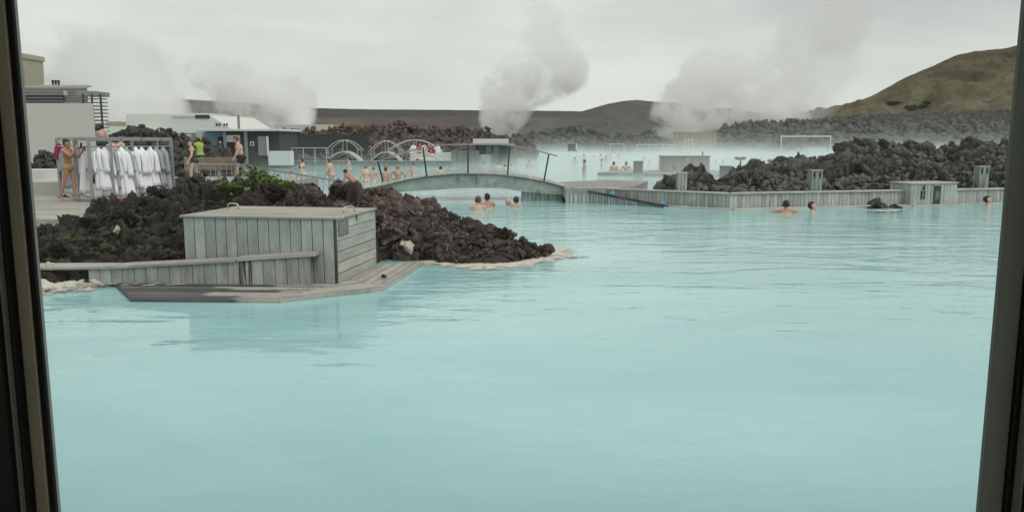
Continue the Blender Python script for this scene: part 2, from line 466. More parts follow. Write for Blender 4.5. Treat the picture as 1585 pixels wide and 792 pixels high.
M = {}
M['wood'] = mat_wood('weathered_wood', (0.31, 0.33, 0.31), (0.62, 0.64, 0.60), 0.3)
M['wood_side'] = mat_wood('bleached_wood', (0.40, 0.395, 0.36), (0.55, 0.545, 0.50), 0.1, (0.2, 0.19, 0.17), 0.2)
M['wood_top'] = mat_wood('walked_wood', (0.31, 0.295, 0.26), (0.50, 0.475, 0.43), 0.15, (0.13, 0.125, 0.115), 0.2)
M['wood_wet'] = mat_wood('wet_wood', (0.055, 0.053, 0.052), (0.12, 0.115, 0.11), 0.7, (0.02, 0.02, 0.02), 0.05, 0.6, 0.1)
M['wood_deck'] = mat_wood('half_wet_deck', (0.075, 0.075, 0.075), (0.17, 0.165, 0.16), 0.35, (0.02, 0.02, 0.02), 0.05, 0.6, 0.1, dry=(-2.72, -2.60, (0.30, 0.285, 0.26), (0.48, 0.46, 0.42)))
M['wood_stained'] = mat_wood('drip_stained_wood', (0.30, 0.32, 0.305), (0.56, 0.58, 0.55), 0.4, (0.03, 0.031, 0.03), spill=(-3.66, 0.34))
M['wood_green'] = mat_wood('green_weathered_wood', (0.26, 0.30, 0.275), (0.43, 0.48, 0.44), 0.4)
M['wood_far'] = mat_wood('distant_wood', (0.26, 0.265, 0.25), (0.43, 0.435, 0.41), 0.3)
M['wood_tan'] = mat_wood('tan_wood', (0.26, 0.20, 0.14), (0.42, 0.34, 0.25), 0.2, (0.1, 0.08, 0.06))
M['lava_near'] = mat_lava('lava_rock', (0.024, 0.022, 0.020), (0.056, 0.049, 0.041), (0.012, 0.011, 0.011), 1.0, 1.0, 0.06, 0.6, (0.19, 0.18, 0.15), (-4.6, -2.6, (0.075, 0.058, 0.053), (0.185, 0.150, 0.136)), 0.75)
M['lava_near2'] = mat_lava('lava_rock_reddish', (0.098, 0.070, 0.063), (0.165, 0.123, 0.111), (0.038, 0.029, 0.027), 1.0, 1.0, 0.05, 0.35, (0.22, 0.2, 0.18))
M['lava_dark'] = mat_lava('lava_rock_dark', (0.022, 0.021, 0.020), (0.050, 0.047, 0.042), (0.011, 0.011, 0.011), 1.0, 1.0, 0.06, 0.55, (0.20, 0.195, 0.165), None, 0.7)
M['lava_mid'] = mat_lava('lava_rock_grey', (0.055, 0.056, 0.051), (0.105, 0.106, 0.095), (0.026, 0.027, 0.024), 0.6, 1.0, 0.1, 0.5, (0.24, 0.24, 0.21))
M['lava_red'] = mat_lava('lava_rubble_red', (0.06, 0.045, 0.041), (0.095, 0.072, 0.064), (0.028, 0.023, 0.022), 0.3, 1.0, 0.15, 0.15)
M['lava_far'] = mat_lava('lava_field_far', (0.05, 0.05, 0.044), (0.085, 0.083, 0.07), (0.026, 0.026, 0.024), 0.22, 1.0, 0.25, 0.4, (0.2, 0.19, 0.155))
M['silica'] = mat_plain('silica_crust', (0.62, 0.57, 0.47), 0.8, 0.22, 5.0, 0, 0.5)
M['pale_rock'] = mat_plain('pale_rock', (0.52, 0.49, 0.40), 0.85, 0.35, 22.0, 0, 0.7)
M['steel'] = mat_plain('galvanised_steel', (0.36, 0.38, 0.38), 0.45, 0.15, 12.0, 0.7)
M['bright_steel'] = mat_plain('bright_steel', (0.62, 0.62, 0.6), 0.3, 0.08, 12.0, 0.9)
M['rail_dark'] = mat_plain('dark_rail', (0.03, 0.033, 0.033), 0.5, 0.2)
M['rail_brown'] = mat_plain('handrail_wood', (0.27, 0.26, 0.24), 0.6, 0.2)
M['rail_white'] = mat_plain('pale_rail', (0.62, 0.64, 0.62), 0.45, 0.08)
M['white_wall'] = mat_plain('white_render', (0.57, 0.565, 0.53), 0.85, 0.05, 1.5)
M['white_wall2'] = mat_plain('white_cladding', (0.60, 0.60, 0.57), 0.8, 0.06, 0.7)
M['grey_wall'] = mat_plain('grey_cladding', (0.42, 0.42, 0.40), 0.7, 0.12, 1.5)
M['tan_wall'] = mat_plain('tan_concrete', (0.36, 0.31, 0.235), 0.85, 0.15, 1.2)
M['dark_wall'] = mat_plain('dark_cladding', (0.04, 0.042, 0.045), 0.7, 0.2, 1.0)
M['dark_glass'] = mat_plain('dark_glass', (0.02, 0.03, 0.032), 0.12, 0.1, 1.0)
M['blue_glass'] = mat_plain('blue_glass', (0.16, 0.24, 0.29), 0.15, 0.15, 1.0)
M['black'] = mat_plain('black_fitting', (0.008, 0.008, 0.008), 0.5, 0.1)
M['louver'] = mat_plain('louver_metal', (0.22, 0.22, 0.21), 0.5, 0.1)
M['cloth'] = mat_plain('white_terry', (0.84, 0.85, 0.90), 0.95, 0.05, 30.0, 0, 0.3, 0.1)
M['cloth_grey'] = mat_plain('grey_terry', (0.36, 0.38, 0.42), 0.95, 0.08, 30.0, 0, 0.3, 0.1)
M['magenta'] = mat_plain('magenta_fabric', (0.30, 0.03, 0.09), 0.9, 0.3, 12)
M['red'] = mat_plain('red_fabric', (0.35, 0.045, 0.03), 0.85, 0.2, 20)
M['blue'] = mat_plain('blue_plastic', (0.04, 0.36, 0.62), 0.35, 0.1)
M['navy'] = mat_plain('blue_cloth', (0.05, 0.12, 0.40), 0.9, 0.2)
M['hivis'] = mat_plain('hi_vis_cloth', (0.33, 0.40, 0.08), 0.8, 0.1)
M['swim_mustard'] = mat_plain('mustard_swimwear', (0.36, 0.205, 0.075), 0.8, 0.1)
M['swim_green'] = mat_plain('dark_olive_swimwear', (0.06, 0.055, 0.035), 0.8, 0.15)
M['swim_black'] = mat_plain('black_swimwear', (0.02, 0.022, 0.03), 0.8, 0.15)
def mat_skin(name, c):
    t = NT(name); n = t.noise(t.obj(), 9, 4); col = t.mix(n, tuple(q * 0.88 for q in c), tuple(min(1, q * 1.1) for q in c))
    t.bsdf(col, 0.5, None, 0, 0.4, Subsurface_Weight=0.08); return t.m
M['skin_fair'] = mat_skin('fair_skin', (0.60, 0.43, 0.36))
M['skin_pink'] = mat_skin('pink_skin', (0.58, 0.37, 0.30))
M['skin_tan'] = mat_skin('tanned_skin', (0.40, 0.22, 0.14))
M['skin_olive'] = mat_skin('olive_skin', (0.47, 0.32, 0.235))
M['hair_dark'] = mat_plain('dark_hair', (0.018, 0.014, 0.012), 0.6, 0.3, 40)
M['hair_brown'] = mat_plain('brown_hair', (0.10, 0.05, 0.03), 0.6, 0.3, 40)
M['hair_blond'] = mat_plain('blond_hair', (0.33, 0.22, 0.12), 0.6, 0.3, 40)
M['hair_grey'] = mat_plain('grey_hair', (0.22, 0.21, 0.2), 0.6, 0.2, 40)
M['leaf'] = mat_plain('leaf', (0.13, 0.205, 0.05), 0.6, 0.35, 5.0)
M['leaf_dark'] = mat_plain('dark_leaf', (0.03, 0.042, 0.018), 0.7, 0.3, 2.0)
M['petal'] = mat_plain('white_petal', (0.75, 0.75, 0.72), 0.7, 0.05)
M['stem'] = mat_plain('stem', (0.06, 0.05, 0.03), 0.8, 0.2)

# ================================================================== LARGE STRUCTURE
# ------------------------------------------------------------------ ground sheet and water
o = mesh_obj('ground', [(-6000, -60, -0.9), (6000, -60, -0.9), (6000, 9000, -0.9), (-6000, 9000, -0.9)], [(0, 1, 2, 3)], M['lava_far'])
tag(o, 'dark lava ground stretching to the horizon', 'ground', kind='structure')

t = NT('milky_water'); P = t.pos()
w1 = t.noise(t.mapv(P, (0.45, 1.1, 1), rot=(0, 0, rad(-12))), 1.0, 2, 0.5, dist=0.6)
w2 = t.noise(t.mapv(P, (1.7, 4.2, 1), rot=(0, 0, rad(-8))), 1.0, 3, 0.5, dist=0.5)
w3 = t.noise(t.mapv(P, (5, 13, 1), rot=(0, 0, rad(6))), 1.0, 2, 0.5)
patch = t.ramp(t.noise(t.mapv(P, (0.10, 0.16, 1)), 1.0, 3, 0.5), [(0.36, 0.25), (0.62, 1.0)])
sw = t.n('ShaderNodeSeparateXYZ'); t.l(P, sw.inputs[0]); fr_m = t.n('ShaderNodeMapRange'); t.l(t.math('MULTIPLY_ADD', sw.outputs['X'], 0.35, sw.outputs['Y']), fr_m.inputs['Value'])
fr_m.inputs['From Min'].default_value = 8.0; fr_m.inputs['From Max'].default_value = 15.0; fr_m.inputs['To Min'].default_value = 0.5; fr_m.inputs['To Max'].default_value = 1.15; fars = fr_m.outputs['Result']
h = t.math('ADD', t.math('MULTIPLY', w1, 1.35), t.math('MULTIPLY', t.math('ADD', t.math('MULTIPLY', t.math('MULTIPLY', w2, 0.85), patch), t.math('MULTIPLY', t.math('MULTIPLY', w3, 0.24), patch)), fars))
nrm = t.bump(h, 1.0, 0.030)
cl = t.ramp(t.noise(t.mapv(P, (0.10, 0.22, 1), rot=(0, 0, rad(14))), 1.0, 5, 0.6, dist=1.2), [(0.34, 0.0), (0.66, 1.0)])
colr = t.mix(cl, (0.275, 0.500, 0.512), (0.372, 0.618, 0.630))
dist_ = t.n('ShaderNodeMapRange'); sx_ = t.n('ShaderNodeSeparateXYZ'); t.l(P, sx_.inputs[0]); t.l(sx_.outputs['Y'], dist_.inputs['Value'])
dist_.inputs['From Min'].default_value = 10; dist_.inputs['From Max'].default_value = 45; dist_.inputs['To Min'].default_value = 0.035; dist_.inputs['To Max'].default_value = 0.05
t.bsdf(colr, dist_.outputs['Result'], nrm, 0, 0.5, IOR=1.33)
M['water'] = t.m
wv = [(-80, 1.52, 0), (120, 1.52, 0), (120, 131, 0), (-80, 131, 0)]
o = mesh_obj('lagoon_water', wv, [(0, 1, 2, 3)], M['water'])
tag(o, 'milky pale turquoise lagoon water', 'water', kind='structure')

# ------------------------------------------------------------------ the room behind the window
M['room'] = mat_plain('room_paint', (0.68, 0.63, 0.56), 0.8, 0.05)
M['room_dark'] = mat_plain('dark_room_panel', (0.012, 0.012, 0.012), 0.6, 0.1)
XL, XR, WY = -0.7290, 0.7455, 1.2          # glass edges, plane of the window
def struct(name, mb, mat, label, cat):
    ob = mb.build(name, mat); tag(ob, label, cat, kind='structure'); return ob
b = MB(); b.box((0, -1.4, 0.30), (12, 5.1, 0.2)); struct('room_floor', b, M['room'], 'floor of the room behind the window', 'floor')
b = MB(); b.box((0, -1.4, 3.3), (12, 5.1, 0.2)); struct('room_ceiling', b, M['room'], 'ceiling of the room behind the window', 'ceiling')
b = MB(); b.box((0, -4.05, 1.8), (12, 0.2, 2.78)); struct('room_back_wall', b, M['room'], 'back wall of the room', 'wall')
b = MB()
b.box((0, 1.34, 0.2), (12, 0.30, 1.6)); b.box((0, 1.34, 3.6), (12, 0.30, 1.5))
b.box((-1.14, 1.34, 1.925), (0.20, 0.30, 1.84)); b.box((1.16, 1.34, 1.925), (0.20, 0.30, 1.84))
struct('facade_wall', b, M['room_dark'], 'dark outer wall around the window', 'wall')

win = tag(empty('window', (0, WY, 1.0)), 'tall window with dark grey metal frame seen from inside', 'window')
M['frame_warm'] = mat_plain('brown_grey_aluminium', (0.62, 0.57, 0.46), 0.5, 0.2, 7.0, 0.0, 0.15)
M['frame_olive'] = mat_plain('olive_grey_aluminium', (0.34, 0.385, 0.355), 0.5, 0.15, 5.0, 0.0, 0.15)
M['gasket'] = mat_plain('black_gasket', (0.006, 0.006, 0.006), 0.6, 0.2)
M['edge_strip'] = mat_plain('pale_edge_strip', (0.32, 0.32, 0.30), 0.5, 0.1)
def wbox(name, x0, x1, y0, y1, z0, z1, mat, ch=0.0015):
    mb = MB(); mb.box(((x0 + x1) / 2, (y0 + y1) / 2 - WY, (z0 + z1) / 2 - 1.0), (x1 - x0, y1 - y0, z1 - z0), ch=ch)
    return mb.build(name, mat, win)
wbox('gasket', XL - 0.0095, XL, WY - 0.002, WY + 0.007, 1.0, 2.78, M['gasket'])
wbox('frame_post', XL - 0.030, XL - 0.0097, WY - 0.004, WY + 0.03, 1.0, 2.78, M['frame_warm'])
wbox('edge_strip', XL - 0.0385, XL - 0.0355, WY - 0.03, WY + 0.03, 1.0, 2.78, M['edge_strip'])
wbox('frame_cover', XL - 0.0352, XL - 0.0302, WY - 0.02, WY + 0.03, 1.0, 2.78, M['gasket'])
wbox('frame_cover', XL - 0.33, XL - 0.0388, WY - 0.04, WY + 0.03, 1.0, 2.78, M['gasket'])
wbox('frame_post', XR, XR + 0.036, WY - 0.004, WY + 0.007, 1.0, 2.78, M['frame_olive'])
wbox('frame_cover', XR + 0.0362, XR + 0.046, WY - 0.012, WY + 0.03, 1.0, 2.78, M['gasket'])
wbox('edge_strip', XR + 0.0462, XR + 0.049, WY - 0.03, WY + 0.03, 1.0, 2.78, M['edge_strip'])
wbox('frame_cover', XR + 0.0492, XR + 0.066, WY - 0.02, WY + 0.03, 1.0, 2.78, M['gasket'])
wbox('edge_strip', XR + 0.0662, XR + 0.069, WY - 0.03, WY + 0.03, 1.0, 2.78, M['edge_strip'])
wbox('frame_cover', XR + 0.0692, XR + 0.33, WY - 0.04, WY + 0.03, 1.0, 2.78, M['gasket'])
wbox('window_sill', XL, XR, WY - 0.12, WY + 0.03, 1.0, 1.06, M['frame_olive'])
wbox('window_head', XL, XR, WY - 0.03, WY + 0.03, 2.72, 2.78, M['frame_olive'])
for z in (1.30, 1.55, 1.80, 2.05, 2.30):
    mb = MB(); mb.sphere((XR + 0.033, -0.005, z - 1.0), (0.0022, 0.0015, 0.0022)); mb.build('screw', M['steel'], win, True)
t = NT('window_glass'); tr = t.n('ShaderNodeBsdfTransparent'); tr.inputs['Color'].default_value = (0.985, 0.992, 0.988, 1)
gl = t.n('ShaderNodeBsdfGlossy'); gl.inputs['Roughness'].default_value = 0.0
fr = t.n('ShaderNodeFresnel'); fr.inputs['IOR'].default_value = 1.4
mx = t.n('ShaderNodeMixShader'); t.l(fr.outputs[0], mx.inputs[0]); t.l(tr.outputs[0], mx.inputs[1]); t.l(gl.outputs[0], mx.inputs[2]); t.l(mx.outputs[0], t.out.inputs['Surface'])
M['glass'] = t.m
wbox('glass_pane', XL - .02, XR + .02, WY + 0.0075, WY + 0.0155, 1.06, 2.72, M['glass'], 0)

# ------------------------------------------------------------------ rocks
def ico(sub):
    bm = bmesh.new(); bmesh.ops.create_icosphere(bm, subdivisions=sub, radius=1.0)
    bm.verts.ensure_lookup_table()
    v = np.array([q.co[:] for q in bm.verts]); f = np.array([[q.index for q in p.verts] for p in bm.faces]); bm.free()
    return v, f
ICO = {k: ico(k) for k in (1, 2, 3, 5)}
def hull(seed, n=14, squash=0.35):
    """sharp edged stone: convex hull of random points"""
    rng = np.random.default_rng(seed); q = rng.normal(size=(n, 3)); q /= np.linalg.norm(q, axis=1)[:, None]
    q *= rng.uniform(0.65, 1.1, n)[:, None]; q *= 1 + rng.uniform(-squash, squash, 3)
    bm = bmesh.new()
    for c in q: bm.verts.new(c)
    g = bmesh.ops.convex_hull(bm, input=bm.verts); dead = [e for e in g['geom_interior'] if isinstance(e, bmesh.types.BMVert)]
    if dead: bmesh.ops.delete(bm, geom=dead, context='VERTS')
    bmesh.ops.triangulate(bm, faces=bm.faces); bmesh.ops.recalc_face_normals(bm, faces=bm.faces)
    return bm
def bm_arrays(bm):
    bm.verts.index_update(); v = np.array([q.co[:] for q in bm.verts]); f = np.array([[q.index for q in p.verts] for p in bm.faces]); bm.free(); return v, f
def rock(seed, sub, rough=1.0, blocks=None):
    """sub 1-2: a bare sharp stone; 3 and up: several broken blocks grown together, roughened"""
    if sub <= 2: return bm_arrays(hull(seed, 11 if sub == 1 else 15))
    rng = np.random.default_rng(seed + 999); VV = []; FF = []; base = 0
    for k in range(blocks or (3 if sub == 3 else 4)):
        bm = hull(seed * 17 + k, 16, 0.4)
        bmesh.ops.subdivide_edges(bm, edges=bm.edges, cuts=4 if sub == 3 else 8, use_grid_fill=True); bmesh.ops.triangulate(bm, faces=bm.faces)
        v, f = bm_arrays(bm); sc_ = 1.0 if k == 0 else rng.uniform(0.45, 0.75); o_ = np.zeros(3) if k == 0 else rng.normal(size=3) * 0.5
        v = v * sc_ + o_; n = v - o_; n /= np.linalg.norm(n, axis=1)[:, None] + 1e-9
        q = v + seed * 3.7
        d = 0.10 * fbm(q * 2.0, 3, seed=seed) - 0.09 * np.abs(fbm(q * 4.2 + 9, 3, seed=seed + 2)) + 0.06 * fbm(q * 9, 3, seed=seed + 5)
        f1, f2, _ = worley(q * 3.4, seed); d = d - 0.10 * np.clip(0.16 - (f2 - f1), 0, 1) / 0.16
        VV.append(v + n * (d * rough * 0.75)[:, None]); FF.append(f + base); base += len(v)
    return np.concatenate(VV) * 0.85, np.concatenate(FF)
def rot_mats(n, rng):
    q = rng.normal(size=(n, 4)); q /= np.linalg.norm(q, axis=1)[:, None]; w, x, y, z = q.T
    return np.stack([1 - 2 * (y * y + z * z), 2 * (x * y - z * w), 2 * (x * z + y * w), 2 * (x * y + z * w), 1 - 2 * (x * x + z * z), 2 * (y * z - x * w),
                     2 * (x * z - y * w), 2 * (y * z + x * w), 1 - 2 * (x * x + y * y)], 1).reshape(n, 3, 3)
def rubble(points, sizes, sub, seed, variants=6):
    rng = np.random.default_rng(seed); points = np.asarray(points, float); n = len(points)
    R = rot_mats(n, rng); kinds = rng.integers(0, variants, n); V = []; F = []; base = 0
    for k in range(variants):
        rv, rf = rock(seed * 31 + k, sub); ii = np.nonzero(kinds == k)[0]
        if not len(ii): continue
        vv = np.einsum('nij,vj->nvi', R[ii], rv) * np.asarray(sizes)[ii][:, None, None] + points[ii][:, None, :]
        V.append(vv.reshape(-1, 3))
        F.append((rf[None] + (np.arange(len(ii)) * len(rv))[:, None, None]).reshape(-1, 3) + base); base += len(ii) * len(rv)
    return np.concatenate(V), np.concatenate(F)
def grid_tris(nx, ny):
    i, j = np.meshgrid(np.arange(nx - 1), np.arange(ny - 1), indexing='ij'); a = (i * ny + j).ravel()
    return np.concatenate([np.stack([a, a + ny, a + ny + 1], 1), np.stack([a, a + ny + 1, a + 1], 1)])
def lava_surface(X, Y, H, amp, cell, seed):
    """jagged clinker: blocks with cracks between them, at two sizes"""
    p2 = np.stack([X, Y], 1)
    warp = np.stack([vnoise(np.stack([X, Y, X * 0 + 3.3], 1) / cell * 1.3, seed + 1), vnoise(np.stack([X, Y, X * 0 + 9.1], 1) / cell * 1.3, seed + 2)], 1) * cell * 0.35
    h0, c0_ = blocks2((p2 + warp * 1.5) / (cell * 2.3) + 7.7, seed + 8); H = H + amp * (0.95 * h0 - 0.7 * np.clip(0.10 - c0_, 0, 1) / 0.10)
    h1, c1 = blocks2((p2 + warp) / cell, seed); z = H + amp * (1.25 * h1 - 0.55 * np.clip(0.14 - c1, 0, 1) / 0.14)
    h2, c2 = blocks2((p2 + warp * 0.5) / (cell * 0.36), seed + 4); z = z + amp * (0.62 * h2 - 0.25 * np.clip(0.16 - c2, 0, 1) / 0.16)
    z = z + amp * 0.22 * fbm(np.stack([X, Y, X * 0], 1) / (cell * 0.2), 3, seed=seed + 6)
    return z
def terrain(name, verts_tris, mat, label, cat='lava rock', extra=None):
    V, F = verts_tris
    if extra is not None:
        F = np.concatenate([F, extra[1] + len(V)]); V = np.concatenate([V, extra[0]])
    ob = link(name, np_mesh(name, V, F, False, [mat])); tag(ob, label, cat, kind='structure'); return ob
def crest(pts, Y=None):
    """skyline points (x, y[, Y]) of the photo -> arrays of X, Y, z"""
    q = [D(p[0], p[1], p[2] if len(p) > 2 else Y) for p in pts]
    return np.array([a.x for a in q]), np.array([a.y for a in q]), np.array([a.z for a in q])
def interp_pts(pts):
    xs = np.array([p[0] for p in pts], float); o_ = np.argsort(xs)
    return lambda X, k=1: np.interp(X, xs[o_], np.array([p[k] for p in pts], float)[o_])

# --- near heap round the wooden box
cX, cY, cZ = crest([(20, 335, 17), (60, 331, 17), (150, 326, 17), (212, 316, 16.5), (232, 300, 15.2), (246, 292, 15), (262, 296, 15), (300, 303, 15.4), (345, 306, 15.6),
                    (440, 304, 15), (478, 297, 14.6), (500, 300, 14.6), (522, 293, 14.6), (545, 298, 14.6), (570, 292, 14.6), (605, 290, 14.6), (630, 298, 14.6),
                    (660, 306, 14.6), (690, 318, 14.4), (715, 331, 14.3), (735, 342, 14.2), (765, 345, 14.1), (790, 352, 14.0), (812, 364, 14.0), (838, 374, 14.0), (858, 386, 13.9), (872, 398, 13.9)])
shore = [W(590, 405), W(655, 404), W(700, 410), (W(750, 411)), W(800, 407), W(835, 401), W(862, 387)]
front = [(-9.5, 11.2), (-7.2, 11.25), (-6.73, 11.2), (-4.72, 11.32), (-4.45, 12.4), (-2.35, 12.25)] + [(p.x, p.y) for p in shore]
back = [(-11, 27), (-6.5, 27), (-5.6, 21), (-4.5, 18.5), (-3, 17), (-1.6, 16.4), (-0.6, 15.5), (0.2, 14.9), (0.75, 14.2)]
fF, fB = interp_pts(front), interp_pts(back)
TIP = 0.98
def heap_H(X, Y):
    yf, yb, yr, zr = fF(X), fB(X), np.interp(X, cX, cY), np.interp(X, cX, cZ) - 0.05 - 0.13 * (1 - sstep(-6.0, -4.6, X)) - 0.10 * sstep(-4.0, -3.0, X)
    yr = np.maximum(yr, yf + 0.15); yb = np.maximum(yb, yr + 0.3)
    a = np.clip((Y - yf) / (yr - yf), -0.6, 1); up = np.where(a > 0, np.abs(a) ** 0.75, a * 1.2)
    d = np.clip((Y - yr) / (yb - yr), 0, 1.5); dn = 1 - d ** 1.2
    lo = np.where(X < -5.6, 0.42 * zr / np.maximum(zr, .3), -0.35)
    z = np.where(Y <= yr, -0.06 + (zr + 0.06) * up, lo + (zr - lo) * dn)
    z = np.where(X > 0.8, z - (X - 0.8) * 1.6, z)
    return np.maximum(z, -0.6)
nx, ny = 400, 270
gx = np.linspace(-9.5, 1.2, nx)
gv = np.linspace(0, 1, ny)
GX = np.repeat(gx, ny); y0 = fF(GX) - 0.35; y1 = np.maximum(fB(GX), np.interp(GX, cX, cY) + 0.5) + 0.3
GY = y0 + (y1 - y0) * np.tile(gv, nx) ** 1.25
GH = heap_H(GX, GY)
edge = sstep(-0.1, 0.25, GH)
GZ = np.where(GH > -0.5, GH + (lava_surface(GX, GY, GH * 0, 0.20, 0.62, 11)) * (0.25 + 0.75 * edge) * (1 - 0.5 * sstep(-1.7, -0.7, GX)), GH)
inbox = (GX > -4.72) & (GX < -2.05) & (GY < 12.45)
GZ = np.where(inbox, np.minimum(GZ, -0.2), GZ)
heap_pts = (np.stack([GX, GY, GZ], 1), grid_tris(nx, ny))
terrain('lava_heap', heap_pts, M['lava_near'], 'rough dark lava ground heaped round the wooden box')
rng = np.random.default_rng(5)
def scatter(n, x0, x1, yfun, H, seed):
    r = np.random.default_rng(seed); X = r.uniform(x0, x1, n); a, c = yfun(X); Y = a + (c - a) * r.uniform(0, 1, n)
    return X, Y, H(X, Y)
# small loose stones nobody could count
X, Y, Z = scatter(2600, -9.2, 1.0, lambda X: (fF(X) + 0.02, np.maximum(np.interp(X, cX, cY) + 0.7, fF(X) + 1)), heap_H, 7)
ok = (Z > 0.0) & ~((X > -4.8) & (X < -2.0) & (Y < 12.5)); X, Y, Z = X[ok], Y[ok], Z[ok]
sz = np.random.default_rng(8).uniform(0, 1, len(X)) ** 2 * 0.06 + 0.018
rv, rf = rubble(np.stack([X, Y, Z + 0.05 + sz * 0.25], 1), sz, 2, 3, 10)
o = link('lava_rubble', np_mesh('lava_rubble', rv, rf, False, [M['lava_near']])); tag(o, 'small loose clinkers filling the gaps of the near lava heap', 'rubble', kind='stuff')
# boulders of the near heap, each its own thing
ROCKS = [np_mesh('lava_boulder', *rock(100 + k, 5, 1.5), False, [M[('lava_near', 'lava_near2', 'lava_dark')[k % 3]]]) for k in range(12)]
def boulder(loc, size, k, label, group, pool=None, squash=None, seed=0, flat=False):
    r = random.Random(seed); ob = link('lava_boulder', (pool or ROCKS)[k % 12])
    ob.location = loc; ob.rotation_euler = (0, 0, r.uniform(-.5, .5)) if flat else (r.uniform(0, 6.28), r.uniform(0, 6.28), r.uniform(0, 6.28))
    s = squash or (1, 1, 1); ob.scale = (size * s[0], size * s[1], size * s[2])
    tag(ob, label, 'boulder', group); return ob
LB, GB = 'jagged dark brown lava boulder in the heap behind and beside the wooden box', 'lava boulders of the near heap'
special = [ # x, y(top), Y, size, kind, label
    (247, 284, 14.9, 0.30, 2, 'tall dark lava boulder standing in front of the hanging robes'),
    (480, 285, 14.4, 0.26, 1, 'pointed reddish lava boulder right of the green shrub'),
    (523, 278, 14.4, 0.2, 4, 'tall block of reddish lava above the right end of the wooden box'),
    (590, 281, 14.4, 0.42, 7, 'broad reddish lava boulder topping the heap below the bridge end'),
    (846, 375, 13.75, 0.16, 7, 'dark lava boulder at the very tip of the heap in the water'),
    (815, 374, 13.5, 0.17, 8, 'small wet dark lava boulder next to the tip of the heap'),
    (205, 352, 13.6, 0.42, 2, 'broad black lava block right of the small pale crusted stone'),
    (262, 345, 13.2, 0.40, 5, 'black lava block against the left end of the wooden box'),
    (120, 352, 13.8, 0.40, 0, 'brown mossy lava block above the small green plant by the window frame'),
    (150, 372, 12.6, 0.30, 3, 'mossy brown lava block just behind the low bench'),
    (85, 345, 14.5, 0.42, 8, 'dark lava block near the left window frame'),
    (235, 322, 14.6, 0.40, 6, 'brown lava block below the tall boulder by the robes'),
    (300, 308, 14.9, 0.42, 9, 'wide lava block behind the left lid handle of the box'),
    (640, 335, 13.9, 0.46, 1, 'big reddish lava block in the middle of the heap right of the wooden box'),
    (672, 345, 13.5, 0.40, 4, 'reddish lava block right of the biggest one above the pale rock'),
    (690, 372, 13.1, 0.32, 10, 'brown lava block right of the pale cream rock'),
    (735, 362, 13.4, 0.40, 8, 'dark lava block in the lower middle of the heap'),
    (790, 382, 13.2, 0.34, 5, 'dark lava block at the waterline near the tip of the heap'),
    (615, 305, 14.2, 0.45, 7, 'large reddish lava slab below the top of the heap'),
    (775, 345, 13.9, 0.22, 2, 'rounded dark lava boulder on the low end of the heap'),
]
for i, (x, y, Yb, s, k, lab) in enumerate(special):
    p = D(x, y, Yb); boulder((p.x, p.y, p.z - s * 0.85), s, k, lab, GB, seed=900 + i)
X, Y, Z = scatter(330, -8.6, 0.75, lambda X: (fF(X) + 0.1, np.interp(X, cX, cY) + 0.15), heap_H, 21)
cnt = 0
rr = random.Random(4)
for i in range(len(X)):
    if cnt >= 175: break
    if (X[i] > -4.95 and X[i] < -1.9 and Y[i] < 12.75) or Z[i] < 0.02: continue
    px_ = CX + FPX * X[i] / (Y[i] * 0.985)
    k = rr.randrange(12)
    if 560 < px_ < 735: k = k - k % 3 + 1
    elif px_ > 690 and k % 3 == 1: k += 1
    if px_ < 330 and k % 3 == 1: k += 1
    s = (0.10 + 0.42 * rr.random() ** 2.1) * (0.7 if Z[i] < 0.25 else 1)
    if px_ > 690: s *= 0.7
    boulder((X[i], Y[i], Z[i] - s * (0.4 if px_ > 640 or Y[i] > np.interp(X[i], cX, cY) - .5 else 0.1)), s, k, LB, GB, None, (rr.uniform(.8, 1.3), rr.uniform(.8, 1.2), rr.uniform(.65, 1)), i); cnt += 1
# pale crusted rocks
pr = np_mesh('pale_rock', *rock(61, 5, 1.5, 1), False, [M['pale_rock']])
for x, y, s, lab in ((632, 381, 0.15, 'pale cream pitted rock lying at the foot of the heap right of the box'),
                     (181, 356, 0.085, 'small pale crusted stone in the lava left of the wooden box'),
                     (77, 412, 0.075, 'small whitish stone on the left end of the low wooden bench')):
    q = W(x, y, 0.0); Yr = {632: 12.55, 181: 12.6, 77: 10.9}[x]; p = D(x, y, Yr)
    ob = link('pale_rock', pr); ob.location = p; ob.scale = (s * 1.15, s * 0.8, s * 0.85); ob.rotation_euler = (0.3, x, 0.9); tag(ob, lab, 'rock')

